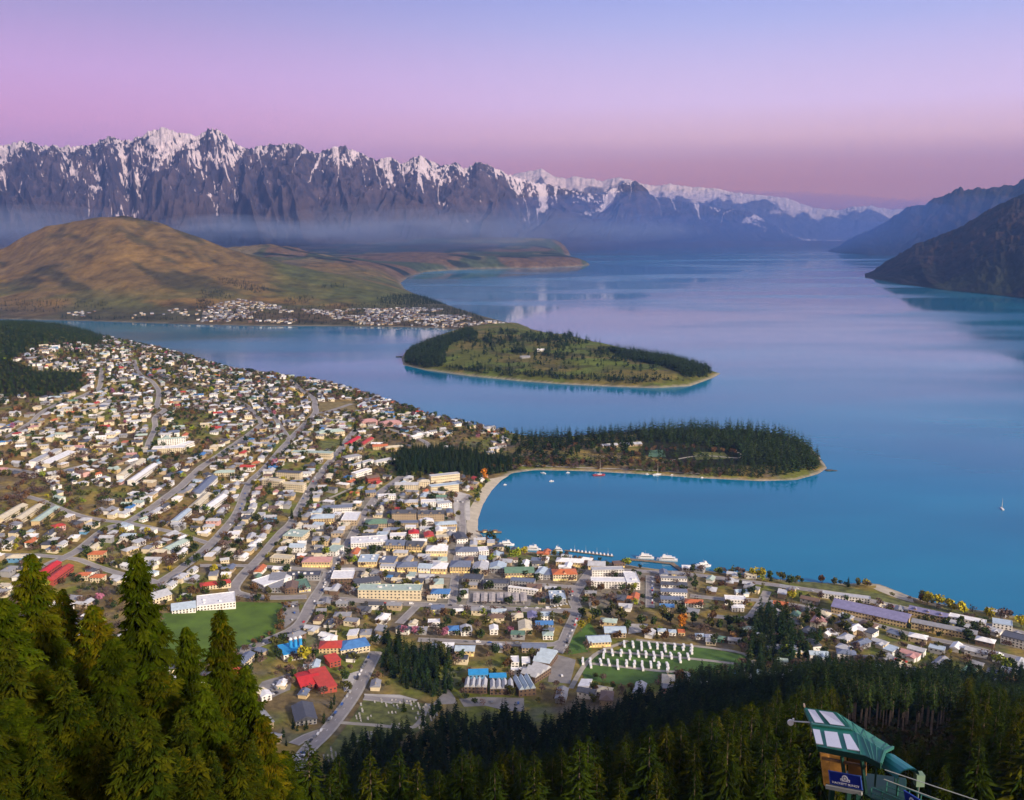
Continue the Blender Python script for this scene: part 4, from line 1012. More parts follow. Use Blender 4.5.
 ('apartment_building', (345, 462), (362, 461), 16, 8, 'hip', 'white', 'grey', 'uppermost white stair-stepped block above downtown', dict()),
 ('apartment_building', (376, 466), (396, 463), 14, 7, 'hip', 'white', 'pale grey', 'white block beside the stair-stepped terraces and the dark trees', dict()),
 ('apartment_building', (368, 483), (380, 482), 14, 8, 'gable', 'red', 'brown', 'brick red apartment block beside the dark trees', dict()),
 ('hotel_building', (395, 491), (418, 492), 16, 11, 'gable', 'cream', 'pale grey', 'cream lakeside hotel, lower wing in front of the dark pines', dict(land='cream pine-side hotel', floors=3)),
 ('hotel_building', (431, 492), (459, 492), 14, 11, 'flat', 'cream', 'light blue', 'cream lakeside hotel, front of the big upper wing', dict(floors=3)),
 ('hotel_building', (431, 484), (460, 484), 12, 16, 'flat', 'cream', 'pale grey', 'cream lakeside hotel, tall rear wing against the pines', dict(floors=3)),
 ('hotel_building', (419, 489), (430, 489), 14, 12, 'hip', 'cream', 'cream', 'small linking block in the middle of the cream lakeside hotel', dict()),
 ('shop_building', (405, 507), (418, 507), 16, 7, 'hip', 'yellow', 'pale grey', 'shop with pale hip roof in front of the cream lakeside hotel', dict(lit=True)),
 ('shop_building', (421, 506), (436, 507), 16, 7, 'flat', 'white', 'white', 'white shop nearer the beach square, by the cream hotel', dict()),
 ('shop_building', (438, 508), (452, 508), 16, 7, 'flat', 'white', 'pale grey', 'pale shop at the edge of the beach square', dict()),
 ('shop_building', (378, 500), (396, 500), 14, 6, 'flat', 'white', 'white', 'low white shop behind the main street top', dict()),
 ('shop_building', (366, 497), (376, 497), 14, 7, 'gable', 'tan', 'slate blue', 'small slate blue roof beside the top of the main street', dict()),
 ('lodge', (322, 512), (352, 513), 14, 7, 'gable', 'white', 'slate blue', 'dark blue-grey lodge behind the yellow brick hotel', dict()),
 ('school_building', (318, 436), (345, 436), 22, 7, 'hip', 'cream', 'pale green', 'school with pale green roof where the steep road starts', dict(land='green-roofed school')),
 ('lodge', (288, 391), (300, 398), 10, 7, 'gable', 'cream', 'yellow', 'long yellow-roofed lodge on the ridge', dict(land='yellow-roofed lodge', axis=0)),
 ('lodge', (382, 427), (402, 426), 24, 7, 'hip', 'pink', 'pink', 'rust pink-roofed resort near the far shore', dict(land='rust pink resort')),
 ('lodge', (362, 425), (378, 425), 24, 7, 'hip', 'pink', 'pink', 'lower rust pink-roofed resort building', dict()),
 ('lodge', (413, 440), (430, 436), 12, 6, 'gable', 'white', 'white', 'long white-roofed lodge above the dry paddock', dict(land='dry paddock')),
 ('apartment_building', (831, 613), (906, 628), 28, 8, 'gable', 'yellow', 'violet', 'very long yellow apartment row with violet-blue roof on the right shore', dict(land='long violet roof', floors=2)),
 ('apartment_building', (822, 598), (870, 604), 10, 6, 'flat', 'white', 'pale grey', 'long pale row between the violet roof and the lake road', dict()),
 ('apartment_building', (908, 615), (946, 623), 14, 7, 'gable', 'yellow', 'violet', 'shorter violet-roofed yellow row with square towers', dict(dormers=3)),
 ('apartment_building', (911, 629), (976, 641), 12, 8, 'gable', 'yellow', 'grey', 'long bright yellow apartment row closest to the forest', dict(land='bright yellow row', floors=2)),
 ('apartment_building', (948, 622), (985, 629), 12, 7, 'flat', 'white', 'white', 'long white-roofed row beside the lake road on the right', dict()),
 ('hotel_building', (1000, 644), (1034, 652), 18, 10, 'flat', 'white', 'dark grey', 'white banded hotel with dark roof at the right end of town', dict(floors=3, land='white banded hotel')),
 ('hotel_building', (992, 630), (1012, 633), 16, 9, 'flat', 'white', 'light blue', 'white hotel wing with pale blue roof above the banded hotel', dict()),
]
for r in B_:
    bld(*r[:9], cat=r[0].replace('_', ' ') if r[0] != 'red_hall' else 'hall', **r[9])
# ribbed car park roof: six long pale roof bays over posts
g0 = Vector(TG.at(472, 605)); g1 = Vector(TG.at(528, 606)); dd = g1 - g0; ang = math.atan2(dd.y, dd.x); nn = Vector((-math.sin(ang), math.cos(ang)))
cc = (g0 + g1) / 2 + nn * 17
root = tag(empty('covered_car_park', (cc.x, cc.y, float(TG.h(cc.x, cc.y)) + .4), ang), 'covered car park of seven pale ribbed roof bays below the dark shops', 'car park')
LAND.append(('ribbed car park', cc.x, cc.y))
L = dd.length
for k in range(7):
    x = -L / 2 + L * (k + .5) / 7
    part('roof_bay', pyd('roof_bay', gable_vf(L / 7 - 2.2, 28, 4 + .01 * k, .8, x, 0, 1, .2), mat('bay_roof', (0.42, 0.38, 0.36), noise=.15, scale=.2)), root)
    for y in (-12, 12): part('post', pyd('post', box_vf(.5, .5, -2, 4, x, y), m_white), root)
mark_rect(cc.x, cc.y, L, 30, ang)
# blue depot with three silo-like stacks
root = bld('depot_building', (284, 662), (304, 659), 26, 8, 'flat', 'white', 'bright blue', 'blue depot with three tall blue and white stacks by the yellow tree', 'depot', land='blue depot')
for k in range(3):
    bm = bmesh.new(); bmesh.ops.create_cone(bm, cap_ends=True, segments=14, radius1=1.9, radius2=1.9, depth=13, matrix=Matrix.Translation((1 + k * 5.2, 2, 6.5 + 4)))
    me = bpy.data.meshes.new('stack'); bm.to_mesh(me); bm.free(); me.materials.append(rmat('bright blue')); s = part('stack', me, root)
    bm = bmesh.new(); bmesh.ops.create_cone(bm, cap_ends=True, segments=14, radius1=2.0, radius2=1.2, depth=2, matrix=Matrix.Translation((1 + k * 5.2, 2, 18)))
    me = bpy.data.meshes.new('stack_cap'); bm.to_mesh(me); bm.free(); me.materials.append(m_white); part('stack_cap', me, s)
LAND += [(n, *TG.at(a, b)) for n, a, b in [('green playing field', 230, 630), ('cemetery', 385, 722), ('camp lawns', 660, 660), ('sandy beach', 474, 515), ('wooded hill', 45, 360), ('three-way junction', 126, 522), ('dark pine grove', 455, 462),
         ('winding hillside road', 157, 400), ('ridge-top bend', 312, 400), ('far shore point', 395, 405), ('shore bluff', 250, 380), ('hill-end cape', 120, 350), ('brown scrub', 20, 500), ('dry clearing', 90, 444), ('curving pale road', 40, 474),
         ('street curve', 752, 615), ('lake road', 790, 586), ('steep straight road', 321, 473), ('diagonal road', 202, 467), ('bottom of the steep road', 300, 755), ('peninsula neck', 505, 445), ('upper road bend', 60, 403), ('shoreline houses', 470, 430)]]
for l in ([(392, 456), (430, 450), (500, 456), (522, 470), (470, 476), (395, 480)], [(-30, 325), (0, 325), (60, 326), (105, 341), (95, 346), (60, 345), (30, 349), (15, 360), (-30, 362)], [(-30, 358), (15, 362), (40, 372), (84, 373), (78, 392), (50, 397), (-30, 397)], [(512, 431), (640, 429), (800, 430), (850, 455), (860, 490), (700, 495), (500, 486), (505, 455)],
          [(-20, 478), (30, 480), (50, 495), (30, 508), (-20, 520)], [(386, 640), (416, 645), (450, 665), (455, 685), (440, 705), (410, 695), (385, 690), (376, 668)], [(270, 535), (290, 520), (300, 505), (292, 505), (280, 520)],
          [(560, 612), (640, 612), (760, 628), (756, 634), (690, 630), (640, 622), (580, 622)]):
    mark_px(l)

# ---- ordinary houses, placed along the streets and then between them
def house_vf(shape, L, D, h):
    if shape == 'gable': return box_vf(L, D, -3.5, h), gable_vf(L, D, h, D * .24)
    if shape == 'hip': return box_vf(L, D, -3.5, h), hip_vf(L, D, h, D * .22)
    if shape == 'flat': return box_vf(L, D, -3.5, h), flat_vf(L, D, h, par=.4)
    if shape == 'mono': return box_vf(L, D, -3.5, h), mono_vf(L, D, h, 1.8)
    w = cat_vf(box_vf(L, D, -3.5, h), box_vf(L * .45, D * .7, -3.5, h - .01, L * .2, -D * .8))
    return w, cat_vf(gable_vf(L, D, h, D * .24), gable_vf(L * .45, D * .9, h - .02, D * .18, L * .2, -D * .72, 1))
SHAPES = [('gable', 14, 9, 4.2), ('gable', 17, 10, 6.2), ('hip', 15, 12, 4.2), ('hip', 19, 12, 6.0), ('ell', 16, 9, 4.2), ('ell', 19, 10, 5.8), ('flat', 16, 11, 6), ('mono', 15, 10, 5.5), ('gable', 22, 10, 5), ('gable', 11, 8, 4)]
SH_NAME = {'gable': 'gable', 'hip': 'hip', 'flat': 'flat', 'mono': 'sloping', 'ell': 'L-shaped'}
W_P = [('white', 30), ('cream', 22), ('grey', 12), ('tan', 18), ('yellow', 5), ('brown', 7), ('pink', 1), ('blue', 1)]
R_P = [('white', 17), ('pale grey', 26), ('grey', 21), ('dark grey', 16), ('slate blue', 7), ('light blue', 6), ('brown', 7), ('red', 2), ('orange', 2), ('pale green', 4), ('green', 1), ('blue', 2), ('cream', 9), ('pink', 1)]
def pick(pp):
    t = rng.uniform(0, sum(w for _, w in pp))
    for c, w in pp:
        t -= w
        if t <= 0: return c
    return pp[0][0]
spots = []
def try_house(x, y, a, big=1.0):
    s = rng.randrange(len(SHAPES)); sh, L, D, h = SHAPES[s]
    z = float(TG.h(x, y))
    px, py = proj(x, y, z)
    if not (-40 < px < 1080 and 300 < py < 775): return
    if y < 760 or z < 1.2: return
    if z > 62 and y < 1300: return
    r = D * .48
    ca, sa = math.cos(a), math.sin(a)
    for u in (-.33, 0, .33):
        if not is_free(x + ca * L * u, y + sa * L * u, r): return
    gz = [float(TG.h(x + ca * L * .5 * u, y + sa * L * .5 * u)) for u in (-1, 1)]
    z = (z + max(gz)) / 2 + .2
    mark_rect(x, y, L - 2, D - 2, a)
    spots.append((x, y, z, a, s, pick(W_P), pick(R_P), px, py))
for kind, ln, w in road_lines:
    if kind == 'c': continue
    for side in (-1, 1):
        i = 0
        while i < len(ln) - 1:
            p = ln[i]; d = ln[i + 1] - p; d.normalize(); n = Vector((-d.y, d.x)) * side
            q = p + n * (w / 2 + 13 + rng.uniform(0, 4))
            try_house(q.x, q.y, math.atan2(d.y, d.x) + rng.choice([0, 0, math.pi / 2]) + rng.uniform(-.1, .1))
            i += 2
for k in range(60000):
    c = rng.uniform(-40, 1070); Y = math.sqrt(rng.uniform(850 ** 2, 4000 ** 2))
    x = Y * CP * (c - 512) / FPX; y = Y
    a, dist = road_dir(x, y)
    dens = 0.9 if Y < 2600 else 0.8
    if rng.random() > dens: continue
    # leave pockets of gardens and scrub
    if float(fbm(x / 85, y / 85, 91, 2)) < 0.40: continue
    try_house(x, y, a + rng.choice([0, math.pi / 2]) + rng.uniform(-.15, .15))
DT = [TG.at(a, b) for a, b in [(340, 508), (378, 490), (462, 492), (470, 545), (560, 575), (560, 606), (340, 604), (256, 592), (300, 530)]]
for k in range(9000):
    x = rng.uniform(min(p[0] for p in DT), max(p[0] for p in DT)); y = rng.uniform(min(p[1] for p in DT), max(p[1] for p in DT))
    if inpoly(np.array([x]), np.array([y]), DT)[0]: try_house(x, y, road_dir(x, y)[0] + rng.choice([0, math.pi / 2]), 1)
# the 300 that show largest stand as things of their own
spots.sort(key=lambda s: s[1])
def hsize(s):
    return SHAPES[s[4]][1] / math.hypot(s[1], CAMZ) 
spots.sort(key=hsize, reverse=True)
vis = [s for s in spots if not (s[7] < 215 and s[8] > 600) and 0 < s[7] < 1024 and s[8] < 700]
indiv = vis[:290]; ids = set(id(s) for s in indiv)
rest = [s for s in spots if id(s) not in ids]
_hc = {}
def hmesh(s, what, c):
    k = (s, what, c)
    if k not in _hc:
        sh, L, D, h = SHAPES[s]; w, r = house_vf(sh, L, D, h)
        _hc[k] = pyd(what, w if what == 'wall' else r, wmat(c) if what == 'wall' else rmat(c))
    return _hc[k]
DOORM = pyd('door', box_vf(1.1, .2, 0, 2.1), m_door)
m_chim = pyd('chimney', box_vf(.9, .9, 0, 2.6), wmat('tan'))
for (x, y, z, a, s, wc, rc, px, py) in indiv:
    sh, L, D, h = SHAPES[s]
    root = empty('house', (x, y, z), a); tag(root, None, 'house', 'ordinary houses of the town')
    part('wall', hmesh(s, 'wall', wc), root); rf = part('roof', hmesh(s, 'roof', rc), root)
    if sh in ('gable', 'hip'): part('chimney', m_chim, rf, (L * .25, .6, h + D * .1))
    fs = -1 if math.cos(a) > 0 else 1       # the long side that looks up at the hill
    for i in range(3):
        if sh == 'ell' and fs < 0 and i == 2: continue
        part('window', win_mesh(1.8, 1.5, rng.random() < .08), root, ((i - 1) * L * .3, fs * (D / 2 + .05), h - 1.7))
    part('door', DOORM, root, (-L * .42, fs * (D / 2 + .06), 0))
    AUTO.append((root, f"{'small ' if L < 13 else 'long ' if L > 20 else ''}{wc} house with {rc} {SH_NAME[sh]} roof", 'h'))
def merge_houses(name, lst, label, hfn=None):
    V = []; F = []; M = []; mats = []; mi = {}
    for (x, y, z, a, s, wc, rc, px, py) in lst:
        sh, L, D, h = SHAPES[s]; ca, sa = math.cos(a), math.sin(a)
        w, r = house_vf(sh, L, D, h)
        wn = [box_vf(1.8, .16, h - 2.4, h - .9, (i - 1) * L * .3, f * (D / 2 + .05)) for i in range(3) for f in (-1, 1) if not (sh == 'ell' and f < 0 and i == 2)]
        for vf, mm in ((w, wmat(wc)), (r, rmat(rc)), (cat_vf(*wn), m_glass)):
            if mm.name not in mi: mi[mm.name] = len(mats); mats.append(mm)
            k = len(V); V += [(x + vx * ca - vy * sa, y + vx * sa + vy * ca, z + vz) for vx, vy, vz in vf[0]]
            F += [tuple(q + k for q in f) for f in vf[1]]; M += [mi[mm.name]] * len(vf[1])
    me = bpy.data.meshes.new(name); me.from_pydata(V, [], F)
    for mm in mats: me.materials.append(mm)
    me.polygons.foreach_set('material_index', M)
    tag(link(bpy.data.objects.new(name, me)), label, 'houses', None, 'stuff')
print('houses', len(spots), len(indiv))
merge_houses('houses', rest, 'mass of small pale houses climbing the far hillside and shore of the town')
# far suburb across the water
W_S = [('white', 8), ('tan', 22), ('grey', 22), ('brown', 30), ('cream', 12)]; R_S = [('grey', 26), ('dark grey', 26), ('brown', 18), ('pale grey', 16), ('white', 4), ('slate blue', 8)]
sub = []
occ2 = set()
SUBP = [(55, 312), (120, 311), (200, 309), (240, 300), (262, 303), (290, 309), (330, 311), (400, 309), (440, 309), (478, 319), (505, 324), (468, 327), (400, 325), (300, 324), (200, 322), (90, 319)]
SUBW = [KG.at(a, b) for a, b in SUBP]
t = 0
while len(sub) < 850 and t < 26000:
    t += 1
    x = rng.uniform(-2600, 0); y = rng.uniform(4100, 6200)
    k = (int(x / 24), int(y / 24))
    if k in occ2: continue
    if not inpoly(np.array([x]), np.array([y]), SUBW)[0]: continue
    z = float(KG.h(x, y))
    if z < 2: continue
    if float(fbm(x / 160, y / 160, 95, 2)) < 0.42: continue
    occ2.add(k); px, py = proj(x, y, z)
    if px < 210 and rng.random() < .55: continue
    sub.append((x, y, z, rng.uniform(0, 3.1), rng.randrange(len(SHAPES)), pick(W_S), pick(R_S), px, py))
merge_houses('houses', sub, 'distant lakeside suburb of tiny pale houses at the foot of the brown hill')
# two or three houses on the far peninsula, one pavilion in the park
for k, (px, py, L_, wc, rc, lb) in enumerate([(541, 351, 26, 'white', 'white', 'tiny white clubhouse among pines on the far green peninsula'), (525, 358, 34, 'grey', 'grey', 'low grey shed on the far green peninsula')]):
    x, y = GG.at(px, py); z = float(GG.h(x, y)); root = tag(empty('clubhouse', (x, y, z), .1), lb, 'clubhouse')
    part('wall', pyd('wall', box_vf(L_, 14, -3, 5), wmat(wc)), root); part('roof', pyd('roof', gable_vf(L_, 14, 5, 3), rmat(rc)), root)
for a, b, D, lb in [((622, 447), (642, 446), 16, 'long pale grey pavilion roof behind the park trees'), ((603, 448), (618, 447), 14, 'smaller pale grey pavilion behind the park trees')]:
    bld('pavilion', a, b, D, 4, 'gable', 'tan', 'pale grey', lb, 'pavilion')

# ------------------------------------------------------------------ trees
def leaf_mat(name, amp=0.35, scale=0.25, trans=0.0):
    m = bpy.data.materials.new(name); m.use_nodes = True
    t = m.node_tree; b = t.nodes['Principled BSDF']; b.inputs['Roughness'].default_value = 0.9; b.inputs['Specular IOR Level'].default_value = 0.02
    a = N(t, 'ShaderNodeAttribute', attribute_name='Col')
    g = N(t, 'ShaderNodeNewGeometry'); no = N(t, 'ShaderNodeTexNoise'); no.inputs['Scale'].default_value = scale; no.inputs['Detail'].default_value = 3
    t.links.new(g.outputs['Position'], no.inputs['Vector'])
    mr = N(t, 'ShaderNodeMapRange'); mr.inputs['From Min'].default_value = 0.3; mr.inputs['From Max'].default_value = 0.7; mr.inputs['To Min'].default_value = 1 - amp; mr.inputs['To Max'].default_value = 1 + amp
    t.links.new(no.outputs[0], mr.inputs[0])
    oi = N(t, 'ShaderNodeObjectInfo'); mr2 = N(t, 'ShaderNodeMapRange'); mr2.inputs['To Min'].default_value = 0.8; mr2.inputs['To Max'].default_value = 1.25
    t.links.new(oi.outputs['Random'], mr2.inputs[0])
    mm = N(t, 'ShaderNodeMath', operation='MULTIPLY'); t.links.new(mr.outputs[0], mm.inputs[0]); t.links.new(mr2.outputs[0], mm.inputs[1])
    v = N(t, 'ShaderNodeVectorMath', operation='SCALE'); t.links.new(a.outputs['Color'], v.inputs[0]); t.links.new(mm.outputs[0], v.inputs['Scale'])
    t.links.new(v.outputs[0], b.inputs['Base Color'])
    return m
m_needle = leaf_mat('conifer_needles', 0.4, 0.35)
m_leaf = leaf_mat('leaves', 0.3, 0.3)
m_bark = mat('bark', (0.13, 0.095, 0.065), noise=.3, scale=1.5)
m_bark_pale = mat('pale_bark', (0.22, 0.17, 0.13), noise=.25, scale=1.5)
def trunk_vf(h, r, seg=6, rings=4, z0=-2, wob=0.0, rg=rng):
    V = []; F = []
    wx = rg.uniform(-wob, wob); wy = rg.uniform(-wob, wob)
    for k in range(rings + 1):
        t = k / rings; rr = r * (1 - t) ** .8 + .02
        for i in range(seg):
            a = 2 * math.pi * i / seg; V.append((rr * math.cos(a) + wx * t * t, rr * math.sin(a) + wy * t * t, z0 + (h - z0) * t))
    for k in range(rings):
        for i in range(seg):
            j = (i + 1) % seg; F.append((k * seg + i, k * seg + j, (k + 1) * seg + j, (k + 1) * seg + i))
    return V, F
def conifer(H, Rad, whorls, per, seed, fine=0, base=.08, col0=(0.030, 0.050, 0.014), col1=(0.075, 0.090, 0.022), shape=.85, lump=0):
    """needle-branch triangles of a conifer crown: (V (n,3), F (m,3), C (n,3))"""
    g = np.random.default_rng(seed)
    V = []; C = []
    def spray(p, d, L, w, droop, c0, c1):
        # a bent blade: base, two shoulders, tip
        d = np.array(d); s = np.array([-d[1], d[0], 0]) * w
        m = p + d * L * .45 + np.array([0, 0, -droop * L * .15]); tip = p + d * L + np.array([0, 0, -droop * L * .6])
        a = m + s + [0, 0, -w * .5]; b = m - s + [0, 0, -w * .5]
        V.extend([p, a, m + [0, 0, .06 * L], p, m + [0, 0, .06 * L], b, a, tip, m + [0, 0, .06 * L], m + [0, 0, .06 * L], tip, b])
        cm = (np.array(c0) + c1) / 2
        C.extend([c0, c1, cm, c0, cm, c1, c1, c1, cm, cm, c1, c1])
    for k in range(whorls):
        t = k / (whorls - 1)
        z = H * (base + (1 - base) * t) 
        rr = Rad * ((1 - t) ** shape) * (0.78 + 0.3 * math.sin(k * 2.4) * (1 - t) * .5) + .12
        if t < .15: rr *= .65 + t * 2.3
        n = max(3, int(per * (0.55 + .45 * (1 - t))))
        a0 = g.uniform(0, 6.28)
        for i in range(n):
            a = a0 + 6.283 * i / n + g.uniform(-.3, .3)
            L = rr * g.uniform(.62, 1.18) * (1 if not lump else .62 + .75 * float(vnoise(a * 1.3 + 40, z / H * 9, seed)))
            up = g.uniform(-.05, .25) if t < .75 else g.uniform(.2, .8)
            d = np.array([math.cos(a), math.sin(a), up]); zz = z + g.uniform(-.5, .5) * H / whorls
            tint = g.uniform(.7, 1.25); mixk = g.uniform(0, 1) ** 1.3
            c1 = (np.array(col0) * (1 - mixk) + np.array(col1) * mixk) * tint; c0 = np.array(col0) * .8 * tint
            p = np.array([0, 0, zz])
            if not fine:
                spray(p, d, L, L * .30, .7, c0, c1)
            else:
                spray(p, d, L, L * .10, .5, c0, c1)
                for q in range(fine):
                    s = .22 + .78 * (q + g.uniform(0, 1)) / fine
                    sd = 1 if q % 2 else -1
                    aa = a + sd * g.uniform(.5, 1.0)
                    pp = p + d * L * s + np.array([0, 0, -.5 * .6 * L * s * s])
                    l2 = (L * (1 - s) * (.5 if fine < 20 else .34) + .045 * Rad + .16) * g.uniform(.6, 1.4)
                    spray(pp, (math.cos(aa), math.sin(aa), g.uniform(-.5, .25)), l2, l2 * .2, g.uniform(.3, 1.2), c0, c1 * g.uniform(.8, 1.2))
    V = np.array(V); F = np.arange(len(V)).reshape(-1, 3)
    return V, F, np.array(C)
def blob(Rx, Rz, H0, n, size, seed, cols, limbs=True):
    """leaf clumps spread through a lumpy crown: V,F(tris),C"""
    g = np.random.default_rng(seed)
    k = g.integers(4, 8)
    cen = np.stack([g.uniform(-.5, .5, k) * Rx, g.uniform(-.5, .5, k) * Rx, H0 + Rz * g.uniform(.45, 1.45, k)], 1); cr = g.uniform(.4, .68, k)
    V = []; C = []
    cols = np.array(cols, float)
    for i in range(n):
        j = g.integers(0, k); d = g.normal(size=3); d /= np.linalg.norm(d)
        rr = g.uniform(.55, 1.05)
        p = cen[j] + d * rr * cr[j] * np.array([Rx, Rx, Rz])
        a = g.normal(size=3); a /= np.linalg.norm(a); b = np.cross(a, g.normal(size=3)); b /= np.linalg.norm(b)
        s = size * g.uniform(.6, 1.4)
        V += [p + a * s, p - a * s * .5 + b * s * .8, p - a * s * .5 - b * s * .8]
        c = cols[g.integers(0, len(cols))] * g.uniform(.75, 1.25); C += [c, c, c]
    return np.array(V), np.arange(n * 3).reshape(-1, 3), np.array(C)
def merge_np(name, temps, idx, X, Y, Z, S, A, T, m, label=None, kind='stuff', sz=None):
    """one mesh of many plants; temps: list of (V,F,C)"""
    Vs = []; Fs = []; Cs = []; off = 0
    for t, (V, F, C) in enumerate(temps):
        k = np.where(idx == t)[0]
        if not len(k): continue
        ca, sa = np.cos(A[k])[:, None], np.sin(A[k])[:, None]
        s = S[k][:, None]; szz = (sz[k][:, None] if sz is not None else s)
        x = (V[None, :, 0] * ca - V[None, :, 1] * sa) * s + X[k][:, None]
        y = (V[None, :, 0] * sa + V[None, :, 1] * ca) * s + Y[k][:, None]
        z = V[None, :, 2] * szz + Z[k][:, None]
        Vs.append(np.stack([x, y, z], 2).reshape(-1, 3))
        c = np.clip(C[None] * T[k][:, None, :], 0, 1); Cs.append(c.reshape(-1, 3))
        n = len(V); Fs.append((F[None] + (np.arange(len(k)) * n)[:, None, None]).reshape(-1, 3) + off); off += n * len(k)
    me = mesh_np(name, np.concatenate(Vs), np.concatenate(Fs), m, colattr=np.concatenate(Cs))
    return tag(link(bpy.data.objects.new(name, me)), label, None, None, kind)
def pyd_col(name, vfc, m):
    return mesh_np(name, vfc[0], vfc[1], m, colattr=vfc[2])

# --- the forest on the slope below the viewpoint
FE = [(-250, 560), (120, 560), (240, 585), (270, 640), (300, 668), (335, 700), (360, 742), (385, 772), (425, 790), (455, 822), (520, 806), (560, 800), (640, 828), (700, 868), (740, 900), (860, 930), (960, 915), (1060, 900), (1250, 880)]
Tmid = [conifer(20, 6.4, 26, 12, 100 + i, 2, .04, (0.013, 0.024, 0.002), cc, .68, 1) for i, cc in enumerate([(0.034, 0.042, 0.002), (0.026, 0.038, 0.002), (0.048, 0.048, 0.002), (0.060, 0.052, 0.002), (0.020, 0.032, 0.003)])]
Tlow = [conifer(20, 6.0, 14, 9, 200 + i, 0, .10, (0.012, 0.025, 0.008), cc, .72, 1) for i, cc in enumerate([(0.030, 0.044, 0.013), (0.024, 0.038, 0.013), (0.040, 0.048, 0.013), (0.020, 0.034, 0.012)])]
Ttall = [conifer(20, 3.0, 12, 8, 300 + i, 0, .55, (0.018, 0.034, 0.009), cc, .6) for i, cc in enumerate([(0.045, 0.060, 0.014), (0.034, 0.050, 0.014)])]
cand = []
yy = 230.0
while yy < 935:
    n = int(1.55 * yy / (7.8 if yy > 560 else 10))
    for i in range(n):
        y = yy + rng.uniform(-3.2, 3.2); x = (i / n - .5) * 1.55 * yy + rng.uniform(-3.2, 3.2)
        c = 512 + FPX * x / y / CP
        if not (-230 < c < 1250): continue
        ymax = np.interp(c, [p[0] for p in FE], [p[1] for p in FE]) + 14 * math.sin(c * .09) + rng.uniform(-12, 8)
        if y > ymax: continue
        if c < 250 and y < 260: continue
        zone = 't' if (880 < c < 1010 and 425 < y < 500) else ''
        if 870 < c < 1010 and 320 < y < 425 and rng.random() < .95: continue
        if rng.random() < .06: continue
        cand.append((x, y, c, zone))
    yy += 7.2 if yy > 560 else 9.2
tn = lambda: np.array([rng.uniform(.75, 1.2), rng.uniform(.8, 1.15), rng.uniform(.75, 1.2)])
forest = []
for x, y, c, zone in cand:
    z = float(TG.h(x, y)); s = rng.uniform(.72, 1.25) * float(np.interp(y, [250, 420, 560, 700, 900], [1.45, 1.35, 1.2, 1.0, 1.0]))
    if 862 < c < 1018 and y < 425: s *= .5
    if zone == 't': s = rng.uniform(1.2, 1.55)
    px, py = proj(x, y, z + 20 * s)
    forest.append([x, y, z, s, rng.uniform(0, 6.28), zone, px, py])
# the ones that show: sorted by how much of each rises over the trees in front of it
order = sorted(range(len(forest)), key=lambda i: forest[i][1])
top = np.full(1300, 900.0); score = np.zeros(len(forest))
for i in order:
    x, y, z, s, a, zone, px, py = forest[i]
    d = y * CP - (z - CAMZ) * SP; w = FPX * 3.0 * s / d; b0 = int(px - w / 2 + 130); b1 = int(px + w / 2 + 131)
    if b0 < 0 or b1 > 1299: continue
    if 0 <= px < 1024:
        score[i] = max(0, min(float(top[b0:b1].mean()), 800) - py) * w
    hh = FPX * 20 * s / d
    top[b0:b1] = np.minimum(top[b0:b1], py + hh * .25)
pickd = set(np.argsort(-score)[:270].tolist())
crown_me = [pyd_col('crown', t, m_needle) for t in Tmid]; tall_me = [pyd_col('crown', t, m_needle) for t in Ttall]
trunk_me = pyd('trunk', trunk_vf(19, .38), m_bark); trunk_tall = pyd('trunk', trunk_vf(19, .34), m_bark_pale)
conif_group = 'conifers of the dark forest slope below the viewpoint'
for i in pickd:
    x, y, z, s, a, zone, px, py = forest[i]
    r = empty('pine_tree', (x, y, z), a); r.scale = (s, s, s)
    tag(r, None, 'tree', conif_group)
    if zone == 't':
        part('crown', tall_me[i % 2], r); part('trunk', trunk_tall, r)
        AUTO.append((r, 'tall bare-trunked pine in the clearing stand of the right forest slope', 'c'))
    else:
        part('crown', crown_me[i % 5], r); part('trunk', trunk_me, r)
        AUTO.append((r, None, 'f'))
rest = [f for i, f in enumerate(forest) if i not in pickd]
near = [f for f in rest if f[5] != 't']
def arr(lst): return [np.array([f[k] for f in lst]) for k in range(5)]
def do_forest(lst, temps, label, m=m_needle, tnt=None, name='pine_forest'):
    x, y, z, s, a = arr(lst); idx = nr.integers(0, len(temps), len(lst))
    T = nr.uniform(.72, 1.25, (len(lst), 1)) * nr.uniform(.9, 1.1, (len(lst), 3))
    if tnt is not None: T = T * tnt
    return merge_np(name, temps, idx, x, y, z, s, a, T, m, label)
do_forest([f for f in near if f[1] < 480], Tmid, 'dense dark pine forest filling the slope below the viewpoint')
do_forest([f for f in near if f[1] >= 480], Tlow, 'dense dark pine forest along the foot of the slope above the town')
for f in [f for f in rest if f[5] == 't']:
    pass
tl = [f for f in rest if f[5] == 't']
if tl:
    do_forest(tl, Ttall, 'tall pine stand with bare pale trunks on the right slope')
    tv = np.array(trunk_vf(19, .34)[0]); tf = []
    for q in trunk_vf(19, .34)[1]: tf += [(q[0], q[1], q[2]), (q[0], q[2], q[3])]
    x, y, z, s, a = arr(tl)
    merge_np('bare_pine_trunks', [(tv, np.array(tf), np.full((len(tv), 3), 1.0))], np.zeros(len(tl), int), x, y, z, s, a, np.ones((len(tl), 3)), m_bark_pale, 'bare pale trunks of the pine stand on the right slope')
# low growth on the forest floor of the clearing
und = [blob(2.2, 1.3, -.4, 60, .8, 700 + i, [(0.03, 0.045, 0.015), (0.05, 0.05, 0.02), (0.06, 0.045, 0.02)]) for i in range(3)]
ul = []
for k in range(900):
    c = rng.uniform(840, 1040); y = rng.uniform(320, 520); x = y * CP * (c - 512) / FPX
    ul.append((x, y, float(TG.h(x, y)), rng.uniform(.7, 1.8), rng.uniform(0, 6)))
do_forest(ul, und, 'dark undergrowth on the floor of the forest clearing', m_leaf, name='undergrowth')

